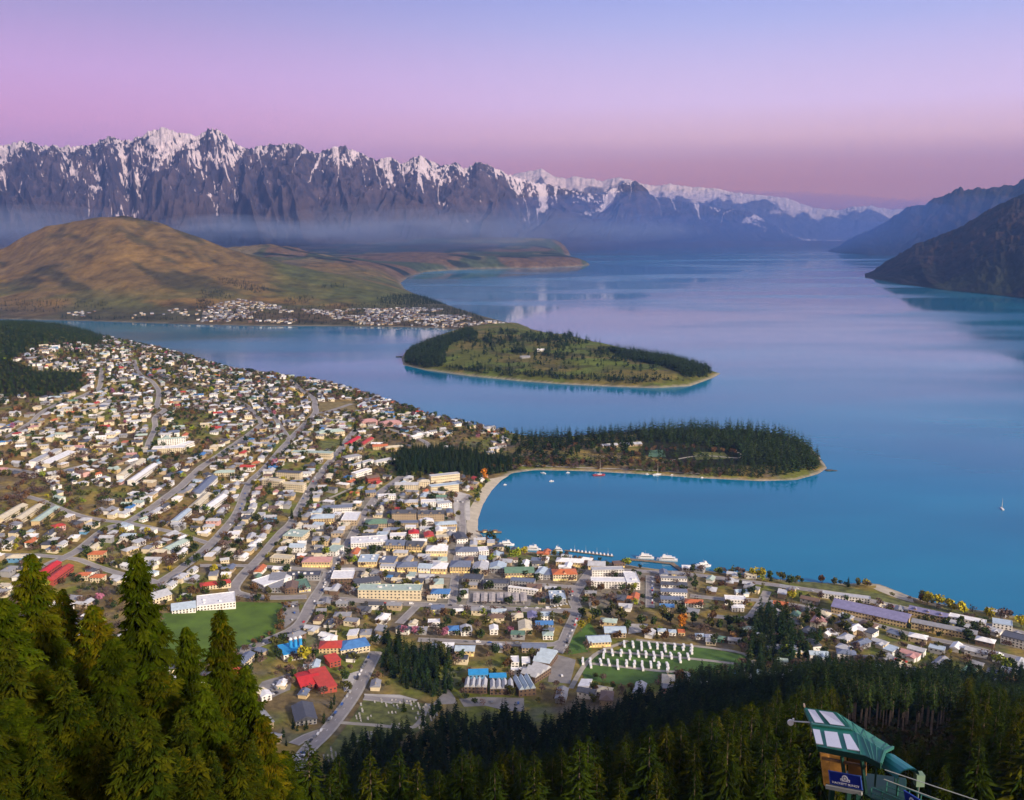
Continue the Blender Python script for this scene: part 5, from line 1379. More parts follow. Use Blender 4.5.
# --- the tall firs close by on the left
Thi = [conifer(28, 6.8, 66, 11, 400 + i, 30, .03, (0.022, 0.036, 0.001), cc, .62, 1) for i, cc in enumerate([(0.068, 0.058, 0.002), (0.045, 0.054, 0.002), (0.084, 0.062, 0.002), (0.042, 0.050, 0.002)])]
hi_me = [pyd_col('crown', t, m_needle) for t in Thi]; hi_trunk = pyd('trunk', trunk_vf(27.4, .42, 8, 6), m_bark)
# (tip px, tip py, distance, height scale, label)
FIRS = [(30, 556, 118, 1.05, 'tall olive fir at the left edge with the highest bushy top'), (136, 556, 112, 1.12, 'tallest slender fir, its pointed top over the hillside junction'), (92, 606, 104, 1.0, 'bushy fir between the left edge fir and the tallest slender fir'),
        (186, 628, 122, .9, 'slim young fir with its tip against the green playing field'), (220, 612, 128, .96, 'slim fir standing against the middle of the playing field'), (2, 600, 96, 1.0, 'fir cut by the left edge, lower than its bushy neighbour'),
        (62, 590, 128, .95, 'fir tucked behind the left edge fir, brown cones in its top'), (112, 640, 92, .95, 'fir just below the foot of the tallest slender fir'), (160, 668, 92, .9, 'low dark fir below the upper left of the playing field'),
        (245, 668, 108, .85, 'fir whose tip reaches the road below the playing field'), (262, 716, 106, .78, 'small fir beside the big plain grey-roofed hall'), (205, 690, 86, .85, 'fir in the middle of the near clump with a bare trunk streak'),
        (40, 668, 82, .85, 'dense fir low in the near clump, close to the left edge'), (285, 752, 112, .7, 'smallest fir at the right end of the near clump'), (232, 742, 84, .75, 'low fir in front of the clump beside the bare trunk streak'),
        (140, 720, 78, .75, 'fir filling the bottom of the near clump under the tallest fir'), (80, 716, 76, .8, 'fir at the bottom edge between the two bushy ones'), (8, 700, 74, .85, 'fir in the bottom left corner'), (180, 758, 74, .7, 'fir at the bottom edge below the slim firs'),
        (-30, 580, 120, 1.0, 'fir mostly beyond the left edge behind the bushy one'), (268, 790, 86, .6, 'young fir at the bottom edge right of the clump')]
for k, (px, py, D, s, lb) in enumerate(FIRS):
    dx, dy, dz = rdir(px, py); t = D / dy; x, y, zt = dx * t, dy * t, CAMZ + dz * t
    zg = float(TG.h(x, y)); Hh = zt - zg
    if Hh < 8: Hh = 8
    r = empty('fir_tree', (x, y, zg), rng.uniform(0, 6)); sx = s * rng.uniform(.95, 1.1); r.scale = (sx, sx, Hh / 28)
    tag(r, lb, 'fir tree', 'tall firs close below the viewpoint')
    part('crown', hi_me[k % 4], r); part('trunk', hi_trunk, r)
# understorey that closes the gaps at the foot of the near clump
fl = []
for k in range(330):
    c = rng.uniform(-80, 292); y = rng.uniform(66, 250); x = y * CP * (c - 512) / FPX; z = float(TG.h(x, y)); s = rng.uniform(.45, .8)
    pxx, pyy = proj(x, y, z + 20 * s)
    lim = np.interp(pxx, [0, 60, 100, 150, 200, 240, 260, 290, 320], [625, 640, 655, 668, 690, 715, 745, 765, 815])
    if pyy < lim: continue
    fl.append((x, y, z, s, rng.uniform(0, 6)))
Tf = [conifer(20, 5.4, 34, 11, 440 + i, 8, .03, (0.016, 0.027, 0.002), (0.048, 0.048, 0.002), .65, 1) for i in range(3)]
do_forest(fl, Tf, 'lower fir growth crowding the feet of the near tall firs', name='fir_undergrowth')

# --- woods further away
def fill(G_, lst, sp, smin=.6, smax=1.1, drop=0.0, shore=None):
    w = [G_.at(a, b) for a, b in lst]; o = []
    xs = [p[0] for p in w]; ys = [p[1] for p in w]
    gx, gy = np.meshgrid(np.arange(min(xs), max(xs), sp), np.arange(min(ys), max(ys), sp))
    gx = gx.ravel() + nr.uniform(-sp * .45, sp * .45, gx.size); gy = gy.ravel() + nr.uniform(-sp * .45, sp * .45, gy.size)
    k = (sdist(gx, gy, w) > 0) & (nr.uniform(size=gx.size) >= drop)
    if shore is not None: k &= sdist(gx, gy, shore) > 6
    for x, y in zip(gx[k], gy[k]): o.append((x, y, float(G_.h(x, y)) - .3, rng.uniform(smin, smax), rng.uniform(0, 6.28)))
    return o
Tfar = [conifer(20, 5.8, 8, 6, 500 + i, 0, .04, (0.014, 0.026, 0.010), (0.032, 0.047, 0.015), .75) for i in range(4)]
lst = fill(TG, [(640, 431), (700, 429), (750, 431), (788, 437), (806, 444), (820, 458), (818, 471), (780, 474), (742, 466), (738, 450), (690, 445), (668, 444), (640, 442)], 10, .8, 2.1, .12, TOWN_SHORE)
lst += fill(TG, [(690, 465), (735, 466), (790, 475), (760, 479), (700, 474), (640, 472)], 8.5, .7, 1.3, .15, TOWN_SHORE)
lst += fill(TG, [(640, 446), (690, 448), (740, 452), (742, 466), (690, 466), (640, 462)], 15, 1.0, 1.6, .45)
do_forest(lst, Tfar, 'dark pine wood covering the tip of the park peninsula', name='pine_wood')
lst = fill(TG, [(513, 435), (560, 437), (640, 431), (640, 443), (600, 446), (560, 449), (520, 452)], 10, 1.0, 1.7, .3, TOWN_SHORE) + fill(TG, [(500, 456), (560, 455), (636, 460), (640, 465), (560, 467), (520, 468)], 12, .8, 1.6, .35, TOWN_SHORE)
Tround = [blob(5.2, 7.5, 2.0, 110, 1.7, 640 + i, [(0.022, 0.042, 0.014), (0.035, 0.055, 0.016), (0.018, 0.03, 0.012)]) for i in range(3)]
do_forest(fill(TG, [(513, 440), (560, 444), (636, 440), (642, 458), (600, 455), (560, 460), (512, 460)], 20, .7, 1.4, .35, TOWN_SHORE), Tround, 'broad dark round-crowned trees mixed through the park peninsula', m_leaf, name='park_foliage')
do_forest(lst, Tfar, 'mixed dark trees around the neck of the park peninsula', name='pine_wood')
lst = fill(TG, [(392, 462), (400, 452), (430, 450), (470, 453), (500, 458), (520, 466), (500, 474), (460, 478), (430, 474), (398, 478)], 7.5, .8, 1.25, .05, TOWN_SHORE)
lst += fill(TG, [(384, 640), (400, 640), (410, 655), (420, 650), (448, 660), (452, 690), (440, 700), (420, 692), (405, 690), (388, 676), (380, 668)], 7.5, .7, 1.3, .15)
lst += fill(TG, [(752, 634), (760, 612), (774, 610), (790, 632), (822, 642), (815, 656), (790, 662), (748, 668)], 9, 1.0, 1.7, .25)
lst += fill(TG, [(352, 742), (340, 762), (325, 768), (310, 775), (335, 790), (380, 770), (400, 742), (424, 728), (445, 710), (436, 706), (418, 724), (400, 735), (372, 742)], 8, .6, 1.15, .15)
lst += fill(TG, [(282, 735), (300, 722), (322, 724), (326, 700), (340, 690), (334, 712), (318, 730), (300, 742), (284, 748)], 11, .35, .6, .3)
do_forest(lst, Tlow, 'dark pine grove behind the lakeside hotel and by the cemetery', name='pine_wood')
lst = fill(TG, [(-30, 325), (0, 325), (60, 326), (105, 341), (95, 346), (60, 345), (30, 349), (15, 360), (-30, 362)], 10, .7, 1.6, .1) + fill(TG, [(-30, 358), (15, 362), (40, 372), (84, 373), (78, 392), (50, 397), (-30, 397)], 10, .6, 1.3, .15)
lst += fill(TG, [(-30, 323), (0, 323), (66, 325), (112, 341), (95, 350), (60, 349), (30, 353), (15, 364), (-30, 362)], 22, .8, 1.8, .3) + fill(TG, [(60, 345), (115, 345), (100, 372), (70, 380), (50, 366)], 24, .6, 1.3, .5)
do_forest(lst, Tfar, 'dark wood on the hill at the left end of the town', name='pine_wood')
do_forest([(p[0] + 4, p[1] - 5, p[2], p[3] * .7, p[4]) for p in lst[::4]], [blob(5.4, 7.0, 2.0, 110, 1.7, 660 + i, [(0.05, 0.07, 0.02), (0.035, 0.055, 0.016), (0.07, 0.06, 0.022)]) for i in range(3)], 'paler broad trees mixed through the dark wood on the left hill', m_leaf, name='hill_foliage')
lst = fill(GG, [(404, 358), (412, 350), (430, 342), (450, 336), (470, 331), (478, 336), (450, 345), (444, 354), (446, 366), (425, 369), (408, 365)], 11, 1.2, 2.0, .04, GOLF_SHORE)
lst += fill(GG, [(446, 367), (480, 368), (530, 372), (600, 377), (670, 379), (690, 383), (640, 384.5), (560, 380), (500, 376), (446, 370)], 11, .8, 1.5, .2, GOLF_SHORE)
lst += fill(GG, [(606, 349), (640, 354), (690, 364), (712, 372), (706, 379), (685, 378), (660, 366), (620, 356)], 10, 1.2, 1.9, .05, GOLF_SHORE)
for (a, b, ra, rb, n) in [(500, 341, 18, 4, 50), (520, 352, 9, 3, 30), (545, 340, 26, 4, 90), (470, 341, 10, 3, 16), (570, 337, 16, 2, 40), (560, 347, 14, 3, 26), (580, 343, 16, 3, 30), (505, 333, 14, 3, 20), (545, 354, 12, 3, 20), (560, 358, 8, 3, 12), (600, 352, 12, 3, 24), (620, 360, 10, 3, 14), (530, 336, 12, 3, 22), (490, 348, 10, 4, 10), (590, 362, 30, 8, 16), (480, 340, 10, 3, 10), (650, 368, 25, 6, 14)]:
    for _ in range(n):
        p = GG.at(a + rng.gauss(0, .55) * ra, b + rng.gauss(0, .55) * rb)
        if sdist(np.array([p[0]]), np.array([p[1]]), GOLF_SHORE)[0] > 5: lst.append((p[0], p[1], float(GG.h(*p)), rng.uniform(1.0, 1.9), rng.uniform(0, 6)))
lst += fill(GG, [(455, 345), (500, 328), (560, 342), (640, 358), (690, 374), (640, 379), (540, 372), (450, 366)], 34, .8, 1.7, .45, GOLF_SHORE)
do_forest(lst, Tfar, 'dark pine belts around the green far peninsula', name='pine_wood')
do_forest([(p[0] + rng.uniform(-8, 8), p[1] + rng.uniform(-8, 8), p[2], p[3] * .62, p[4]) for p in lst[::3]], Tround, 'broad dark trees among the pine belts of the far peninsula', m_leaf, name='park_foliage')
lst = []
for l, sp, dr in [([(375, 300), (395, 295), (440, 298), (450, 305), (420, 305), (385, 304)], 16, .1), ([(200, 291), (215, 289), (235, 297), (225, 300), (200, 298)], 18, .3), ([(215, 277), (245, 281), (275, 290), (255, 293), (222, 283)], 17, .2), ([(196, 298), (212, 302), (206, 310), (197, 308)], 15, .2),
                  ([(55, 300), (110, 303), (115, 310), (50, 310)], 22, .55), ([(283, 300), (310, 294), (315, 300), (290, 308)], 22, .5), ([(0, 300), (60, 303), (60, 312), (0, 312)], 22, .5), ([(320, 285), (345, 284), (350, 288), (322, 289)], 22, .3), ([(60, 316), (480, 325), (500, 326), (400, 326.5), (60, 319.5)], 22, .25), ([(200, 303), (300, 307), (470, 310), (490, 325), (200, 322)], 26, .2)]:
    lst += fill(KG, l, sp, .7, 1.3, dr, KELVIN_SHORE)
do_forest(lst, Tfar, 'dark tree belts on the lower slope of the brown hill', name='pine_wood')

# --- the garden and street trees of the town
COLS = {'bare': [(0.13, 0.085, 0.07), (0.10, 0.07, 0.055), (0.15, 0.105, 0.085)], 'green': [(0.035, 0.055, 0.018), (0.055, 0.075, 0.022), (0.025, 0.042, 0.015)], 'olive': [(0.09, 0.085, 0.025), (0.065, 0.07, 0.02)],
        'yellow': [(0.34, 0.29, 0.02), (0.26, 0.25, 0.02), (0.42, 0.34, 0.03)], 'pink': [(0.36, 0.13, 0.20), (0.28, 0.11, 0.17)], 'orange': [(0.55, 0.20, 0.02), (0.40, 0.15, 0.02)], 'brown': [(0.14, 0.08, 0.035), (0.10, 0.06, 0.03)], 'lime': [(0.20, 0.28, 0.03), (0.28, 0.30, 0.03)]}
NT = {'bare': 'leafless brown tree', 'green': 'dark green garden tree', 'olive': 'olive green bushy tree', 'yellow': 'bright yellow-green willow', 'pink': 'pink blossom tree', 'orange': 'orange autumn tree', 'brown': 'russet brown tree', 'lime': 'lime green tree'}
KN = {'bare': 'bare_tree', 'green': 'garden_tree', 'olive': 'bushy_tree', 'yellow': 'willow_tree', 'pink': 'blossom_tree', 'orange': 'autumn_tree', 'brown': 'russet_tree', 'lime': 'willow_tree'}
BT = {k: [blob(3.4, 3.0, 1.6, 190 if k != 'bare' else 150, .78 if k != 'bare' else .55, 600 + 10 * i + j, v) for j in range(3)] for i, (k, v) in enumerate(COLS.items())}
BM = {}
tr_small = pyd('trunk', trunk_vf(5.0, .26, 6, 3, -1), m_bark)
def limbs_vf(seed):
    g = random.Random(seed); ps = []
    for k in range(5):
        a = k * 1.26 + g.uniform(-.3, .3); V, F = trunk_vf(3.6, .12, 4, 2, 0)
        ps.append(([(x + z * .55 * math.cos(a), y + z * .55 * math.sin(a), 2.4 + z * .8) for x, y, z in V], F))
    return cat_vf(*ps)
tr_bare = pyd('trunk', cat_vf(trunk_vf(5.0, .26, 6, 3, -1), limbs_vf(5)), m_bark)
def town_tree(kind, x, y, s, label=None, sz=None):
    if kind not in BM: BM[kind] = [pyd_col('crown', t, m_leaf) for t in BT[kind]]
    r = empty(KN[kind], (x, y, float(TG.h(x, y)) - .1), rng.uniform(0, 6)); r.scale = (s, s, sz or s)
    tag(r, label, 'tree', None)
    part('crown', BM[kind][rng.randrange(3)], r); part('trunk', tr_bare if kind == 'bare' else tr_small, r)
    if not label: AUTO.append((r, {'h': 'tall ', 's': 'small ', 'm': ''}['h' if s > 1.25 else 's' if s < .8 else 'm'] + NT[kind], 't'))
    return r
# the trees one notices
for (px, py, k, s, lb) in [(927, 605, 'yellow', 2.6, 'first yellow willow of the lakeshore row, beside the sand strip'), (938, 609, 'yellow', 2.5, 'second yellow willow of the lakeshore row'), (951, 612, 'yellow', 2.4, 'third yellow willow of the lakeshore row'), (962, 615, 'yellow', 2.5, 'fourth yellow willow of the lakeshore row'), (989, 619, 'yellow', 2.3, 'lone yellow willow next to the two bare brown trees'), (1021, 628, 'yellow', 2.4, 'yellow willow at the right edge beside the banded hotel'),
    (753, 578, 'yellow', 2.3, 'lower of two yellow willows at the ferry end of the lake road'), (761, 579, 'yellow', 2.4, 'upper of two yellow willows at the ferry end of the lake road'), (717, 574, 'lime', 1.5, 'olive-yellow tree beside the small ferry terminal'), (516, 560, 'lime', 2.8, 'big round lime green tree on the waterfront lawn'), (626, 567, 'lime', 1.9, 'lime green tree between the wharf kiosk and the ferry pier'),
    (857, 586, 'olive', 1.5, 'olive tree behind the sand strip, first of a pair'), (866, 587, 'yellow', 1.4, 'dull yellow tree paired with an olive tree by the sand strip'), (822, 583, 'brown', 1.9, 'wispy brown tree on the small lake beach'), (835, 585, 'olive', 1.5, 'olive tree next to the wispy brown beach tree'), (1000, 620, 'bare', 2.3, 'tall bare brown tree, left of the shoreline pair'), (1008, 621, 'bare', 2.3, 'tall bare brown tree, right of the shoreline pair'), (738, 574, 'bare', 1.7, 'dark bare tree between the ferry terminal and the willows'),
    (483, 478, 'orange', 2.5, 'glowing orange tree at the head of the beach'), (486, 481, 'orange', 1.8, 'small orange tree touching the larger orange one'), (481, 489, 'yellow', 1.5, 'yellow-green willow just below the orange beach tree'), (478, 503, 'yellow', 1.5, 'second yellow-green willow along the sandy beach'), (494, 470, 'brown', 1.8, 'tall tawny tree behind the orange beach tree'), (502, 470, 'olive', 1.8, 'spreading olive willow where the beach meets the park'), (510, 470, 'olive', 1.7, 'second spreading olive willow at the park corner'),
    (304, 664, 'yellow', 2.5, 'bright yellow tree beside the blue depot'), (316, 660, 'green', 1.9, 'round dark green tree between the yellow tree and the long hall'), (460, 662, 'green', 1.9, 'round dark tree beside the yellow lodge'), (444, 636, 'pink', 1.5, 'pink blossom tree beside the royal blue roof'), (404, 634, 'pink', 1.5, 'pink blossom tree beside the pine grove top'), (415, 634, 'pink', 1.4, 'pale pink blossom tree in the villa street'), (511, 633, 'pink', 1.3, 'mauve blossom tree beside the long cream lodge'),
    (129, 640, 'yellow', 1.5, 'yellow-green tree glimpsed between the near firs'), (566, 599, 'bare', 2.0, 'bare brown tree below the orange-roofed hotel'), (540, 602, 'bare', 2.3, 'broad bare tree by the end of the long white wall'), (346, 594, 'bare', 2.0, 'dark bare tree under the dark-walled corner block'), (405, 410, 'bare', 1.6, 'bare tree on the far shore point'), (254, 592, 'brown', 1.9, 'russet tree beside the white box store'), (742, 631, 'bare', 2.0, 'purple-brown bare tree inside the street curve'), (212, 392, 'lime', 2.0, 'yellow-green tree among the upper houses')]:
    x, y = TG.at(px, py); town_tree(k, x, y, s, lb); mark(x, y, 3)
SPR = [(181, 598, 20, 'tall narrow dark cypress at the corner of the playing field'), (355, 432, 26, 'big dark spruce where the steep straight road begins'), (341, 446, 18, 'dark spruce pair beside the church lawn'), (300, 521, 22, 'big dark spruce beside the yellow brick hotel'), (292, 519, 18, 'smaller dark spruce beside the yellow brick hotel'), (328, 636, 18, 'dark spruce between the cottages above the long hall'),
       (785, 620, 30, 'tall dark spruce above the forest edge, first of three'), (806, 622, 26, 'tall dark spruce above the forest edge, second of three'), (818, 624, 26, 'tall dark spruce above the forest edge, third of three'), (764, 632, 24, 'dark spruce beside the end of the street curve'), (848, 587, 15, 'single dark conifer on the lake lawn'), (404, 712, 14, 'small dark cypress standing alone in the cemetery'), (392, 668, 26, 'tall dark redwood at the top of the steep road'), (396, 652, 22, 'dark redwood behind the tall one at the top of the steep road'), (262, 658, 10, 'small dark conifer beside the slate blue shed'),
       (362, 468, 16, 'dark conifer by the stair-stepped terraces'), (420, 480, 20, 'tall pale-trunked pine in the lakeside grove')]
for px, py, h, lb in SPR:
    x, y = TG.at(px, py); r = empty('spruce_tree', (x, y, float(TG.h(x, y))), rng.uniform(0, 6)); r.scale = (h / 20 * .9, h / 20 * .9, h / 20)
    tag(r, lb, 'spruce tree'); part('crown', crown_me[4], r); part('trunk', trunk_me, r); mark(x, y, 4)
# round trees behind the camp
for i in range(16):
    px = 585 + i * 11 + rng.uniform(-3, 3); py = 618 + i * .7 + rng.uniform(-3, 4)
    if i in (4,): continue
    x, y = TG.at(px, py); town_tree('orange' if i in (9,) else ('green' if i % 4 != 3 else 'olive'), x, y, rng.uniform(1.7, 2.5))
plan = []
P_T = [('bare', 36), ('green', 28), ('olive', 20), ('brown', 9), ('yellow', 2), ('pink', .6), ('lime', 2.5)]
occ_t = occ.copy(); occ_t[1:-1, 1:-1] = occ[1:-1, 1:-1] & occ[:-2, 1:-1] & occ[2:, 1:-1] & occ[1:-1, :-2] & occ[1:-1, 2:]
for x_, y_, a_ in rp:
    i_ = int((x_ - OX0) / OS); j_ = int((y_ - OY0) / OS)
    if 3 < i_ < occ.shape[1] - 4 and 4 < j_ < occ.shape[0] - 4: occ_t[max(j_ - 4, 0):j_ + 3, i_ - 2:i_ + 3] = True
for k in range(45000):
    c = rng.uniform(-40, 1070); y = math.sqrt(rng.uniform(850 ** 2, 3900 ** 2)); x = y * CP * (c - 512) / FPX
    s = rng.uniform(.85, 1.0) * rng.choice((1, 1.2, 1.5, 1.9)); i = int((x - OX0) / OS); j = int((y - OY0) / OS)
    if not (2 < i < occ.shape[1] - 3 and 2 < j < occ.shape[0] - 3) or occ_t[j, i]: continue
    z = float(TG.h(x, y))
    if z > 62 and y < 1300: continue
    if float(fbm(x / 60, y / 60, 77, 2)) < .3 and rng.random() < .5: continue
    occ_t[j - 1:j + 2, i - 1:i + 2] = True
    px, py = proj(x, y, z); plan.append((x, y, z, s, pick(P_T), px, py))
# trees lining the shore and the peninsula
for l, n, ks in [([(360, 392), (398, 409), (420, 414)], 46, ['bare', 'brown', 'olive']), ([(200, 371), (250, 381), (300, 386), (345, 393)], 40, ['bare', 'green', 'olive']), ([(515, 468), (580, 470), (640, 472), (700, 475), (740, 477)], 110, ['bare', 'brown', 'olive', 'bare']), ([(515, 462), (560, 463), (640, 466), (700, 466)], 150, ['green', 'bare', 'olive', 'brown']),
                 ([(400, 412), (440, 420), (490, 432)], 24, ['bare', 'olive', 'green']), ([(520, 446), (600, 452), (640, 456)], 60, ['bare', 'green', 'brown', 'olive']), ([(640, 452), (700, 450), (740, 454)], 30, ['bare', 'green', 'brown']), ([(4, 488), (20, 500), (38, 492)], 80, ['bare', 'bare', 'brown']), ([(165, 420), (200, 408), (215, 400)], 26, ['bare', 'green'])]:
    W = [Vector(TG.at(a, b)) for a, b in l]
    for _ in range(n):
        t = rng.uniform(0, len(W) - 1.001); i = int(t); p = W[i].lerp(W[i + 1], t - i); x = p.x + rng.gauss(0, 9); y = p.y + rng.gauss(0, 14 if l[0][0] != 4 else 60)
        if sdist(np.array([x]), np.array([y]), TOWN_SHORE)[0] < 5: continue
        z = float(TG.h(x, y)); px, py = proj(x, y, z); plan.append((x, y, z, rng.uniform(1.0, 1.7), rng.choice(ks), px, py))
W = [Vector(TG.at(a, b)) for a, b in [(288, 604), (282, 618), (278, 634), (240, 652), (210, 666)]]
for _ in range(46):
    t = rng.uniform(0, 3.999); i = int(t); p = W[i].lerp(W[i + 1], t - i); x = p.x + rng.gauss(0, 2.5); y = p.y + rng.gauss(0, 2.5)
    z = float(TG.h(x, y)); plan.append((x, y, z, rng.uniform(.7, 1.1), rng.choice(['bare', 'brown', 'green']), *proj(x, y, z)))
plan.sort(key=lambda p: -p[3] / math.hypot(p[1], CAMZ))
vis = [p for p in plan if 0 < p[5] < 1024 and p[6] < 745 and not (p[5] < 230 and p[6] > 610)]
ind = vis[:250]; ids = set(id(p) for p in ind)
for x, y, z, s, k, px, py in ind: town_tree(k, x, y, s)
for k in COLS:
    l = [p for p in plan if id(p) not in ids and p[4] == k]
    if not l: continue
    do_forest([(p[0], p[1], p[2] - .2, p[3] * 1.05, rng.uniform(0, 6)) for p in l], [(t[0][:360], t[1][:120], t[2][:360]) for t in BT[k]], {'bare': 'leafless brown', 'green': 'dark green', 'olive': 'olive green', 'yellow': 'yellow-green', 'pink': 'pink blossoming', 'orange': 'orange', 'brown': 'russet brown', 'lime': 'lime green'}[k] + ' trees and bushes scattered through the gardens of the town', m_leaf, name='garden_foliage')
print('trees', len(forest), len(plan))

# ------------------------------------------------------------------ vehicles
CARC = {'white': (0.70, 0.70, 0.71), 'silver': (0.42, 0.43, 0.45), 'black': (0.03, 0.03, 0.035), 'grey': (0.16, 0.165, 0.175), 'red': (0.45, 0.03, 0.03), 'blue': (0.04, 0.10, 0.32), 'green': (0.03, 0.22, 0.12)}
m_tyre = mat('tyre_rubber', (0.02, 0.02, 0.02), noise=.1)
def extr(prof, w, m=None):
    n = len(prof); V = [(x, -w / 2, z) for x, z in prof] + [(x, w / 2, z) for x, z in prof]
    F = [tuple(range(n - 1, -1, -1)), tuple(range(n, 2 * n))] + [(i, (i + 1) % n, (i + 1) % n + n, i + n) for i in range(n)]
    V = [(x, y, z) for x, y, z in V]
    return V, [tuple(reversed(f)) for f in F]
_cars = {}
def car_mesh(c, van=False):
    k = (c, van)
    if k not in _cars:
        paint = mat('car_paint_' + c, CARC[c], rough=.3, noise=.03, spec=.5)
        if van:
            body = extr([(-2.6, .35), (2.6, .35), (2.65, 1.2), (2.0, 1.35), (1.5, 2.35), (-2.6, 2.4)], 2.0); cab = extr([(1.53, 1.5), (1.98, 1.42), (1.62, 2.2), (1.0, 2.2), (1.0, 1.5)], 2.03)
        else:
            body = extr([(-2.15, .32), (2.15, .32), (2.2, .75), (1.2, .95), (.55, 1.42), (-1.2, 1.45), (-1.85, 1.0), (-2.2, .95)], 1.76); cab = extr([(1.08, 1.0), (.55, 1.36), (-1.15, 1.39), (-1.68, 1.0)], 1.79)
        me = bpy.data.meshes.new('parked_car')
        wh = []
        for x in (-1.35, 1.35):
            for y in (-.84, .84):
                n = 8; V = [(x + .33 * math.cos(6.283 * i / n), y + s * .12, .33 + .33 * math.sin(6.283 * i / n)) for s in (-1, 1) for i in range(n)]
                wh.append((V, [tuple(range(n - 1, -1, -1)), tuple(range(n, 2 * n))] + [(i, (i + 1) % n, (i + 1) % n + n, i + n) for i in range(n)]))
        wv = cat_vf(*wh); vf = cat_vf(body, cab, wv)
        me.from_pydata(vf[0], [], vf[1])
        for m in (paint, m_glass, m_tyre): me.materials.append(m)
        me.polygons.foreach_set('material_index', [0] * len(body[1]) + [1] * len(cab[1]) + [2] * len(wv[1]))
        _cars[k] = me
    return _cars[k]
C_P = [('white', 30), ('silver', 24), ('black', 12), ('grey', 16), ('red', 6), ('blue', 8), ('green', 2)]
cars = []; carpos = set()
def car(x, y, a, where, z=None, van=None, c=None):
    if len(cars) >= 320: return
    k = (round(x / 3), round(y / 3))
    if k in carpos: return
    carpos.add(k)
    c = c or pick(C_P); van = rng.random() < .14 if van is None else van
    o = bpy.data.objects.new('parked_van' if van else 'parked_car', car_mesh(c, van)); o.location = (x, y, (float(TG.h(x, y)) if z is None else z) + .58); o.rotation_euler = (0, 0, a); o.scale = (1.1, 1.1, 1.1); link(o)
    tag(o, None, 'van' if van else 'car', None); AUTO.append((o, f"{c} {'van' if van else 'car'} {where}", 'v')); cars.append(o)
def lot(q, rows, where, gap=3.1, fillp=.8):
    """rows of parked cars inside the four corners q (px): near-left, near-right, far-right, far-left"""
    A, B, C_, D = [Vector(TG.at(*p)) for p in q]
    for r in range(rows):
        t = (r + .5) / rows; p0 = A.lerp(D, t); p1 = B.lerp(C_, t); d = p1 - p0; n = int(d.length / gap); a = math.atan2(d.y, d.x) + math.pi / 2
        for i in range(n):
            if rng.random() < fillp: p = p0.lerp(p1, (i + .5) / n); car(p.x, p.y, a, where)
def along(pl, where, off, gap=6.5, fillp=.6):
    ln = resample([TG.at(a, b) for a, b in pl], gap)
    for i in range(len(ln) - 1):
        if rng.random() > fillp: continue
        d = ln[i + 1] - ln[i]; L = d.length
        if L < .1: continue
        d /= L; n = Vector((-d.y, d.x)); p = ln[i] + n * off; car(p.x, p.y, math.atan2(d.y, d.x), where)
along([(374, 656), (366, 672), (352, 698), (328, 730), (310, 748)], 'parked along the steep road past the red hall', -4.6, 6.0, .8)
along([(366, 668), (352, 694), (340, 712)], 'parked on the uphill side of the steep road', 4.6, 7, .35)
lot([(287, 768), (304, 758), (308, 750), (294, 756)], 2, 'at the bottom end of the steep road')
lot([(362, 700), (368, 700), (378, 683), (372, 683)], 2, 'clustered beside the gravel car park', 4.2, .6)
lot([(282, 626), (292, 624), (300, 603), (288, 604)], 3, 'in the car park beside the playing field', 4, .75)
lot([(266, 700), (280, 694), (290, 680), (272, 684)], 3, 'on the yard by the blue depot', 4.2, .45)
lot([(548, 610), (570, 606), (574, 590), (560, 592)], 4, 'by the street junction below the orange roof', 4, .6)
lot([(554, 682), (566, 680), (572, 664), (562, 662)], 2, 'on the lower car park beside the crescent motel', 4, .25)
lot([(466, 704), (520, 708), (522, 700), (470, 700)], 1, 'on the forecourt of the crescent motel', 5, .45)
lot([(456, 520), (464, 521), (468, 498), (456, 496)], 2, 'at the square behind the beach', 4.5, .45)
along([(562, 646), (570, 628), (577, 611)], 'parked on the street beside the hillside lawn', -4.4, 6.5, .7)
along([(430, 642), (500, 645), (548, 646)], 'parked in the street of villas', 3.2, 8, .5)
along([(312, 602), (298, 626), (270, 640), (236, 653)], 'on the bent main street', 3.2, 10, .4)
along([(376, 494), (348, 544), (332, 566), (314, 600)], 'parked down the main street', 4.4, 7, .65)
along([(382, 494), (350, 548), (326, 584)], 'parked along the main street, other kerb', -4.4, 8, .5)
along([(355, 431), (321, 473), (302, 504), (280, 534)], 'on the steep straight road', -3, 16, .5)
along([(314, 415), (289, 441), (250, 483), (236, 515), (210, 545)], 'on the diagonal road', 3, 16, .5)
along([(330, 602), (440, 607), (570, 611)], 'on the long street below downtown', 4.4, 9, .55)
along([(650, 573), (757, 585), (823, 594), (906, 611)], 'on the lake road', 3, 14, .55)
along([(650, 578), (650, 606)], 'on the short straight street', 3, 8, .6)
along([(400, 524), (440, 527)], 'in the lane by the dormered apartments', 2, 7, .6)
# camper vans on the camp lawns
cv_body = extr([(-3.4, .5), (2.6, .5), (3.3, .7), (3.4, 1.5), (2.9, 2.2), (2.9, 3.0), (-3.4, 3.0)], 2.3)
cv_m = pyd('body', cv_body, m_white); cv_w = pyd('windscreen', extr([(3.32, 1.55), (3.38, 1.6), (2.96, 2.2), (2.9, 2.15)], 2.1), m_glass)
cv_wd = pyd('window', box_vf(2.2, 2.36, 1.7, 2.4, -1.2, 0), m_glass)
def wheels(xs, r=.4, w=2.3):
    o = []
    for x in xs:
        for y in (-w / 2 + .12, w / 2 - .12):
            n = 8; V = [(x + r * math.cos(6.283 * i / n), y + s * .14, r + r * math.sin(6.283 * i / n)) for s in (-1, 1) for i in range(n)]
            o.append((V, [tuple(range(n - 1, -1, -1)), tuple(range(n, 2 * n))] + [(i, (i + 1) % n, (i + 1) % n + n, i + n) for i in range(n)]))
    return o
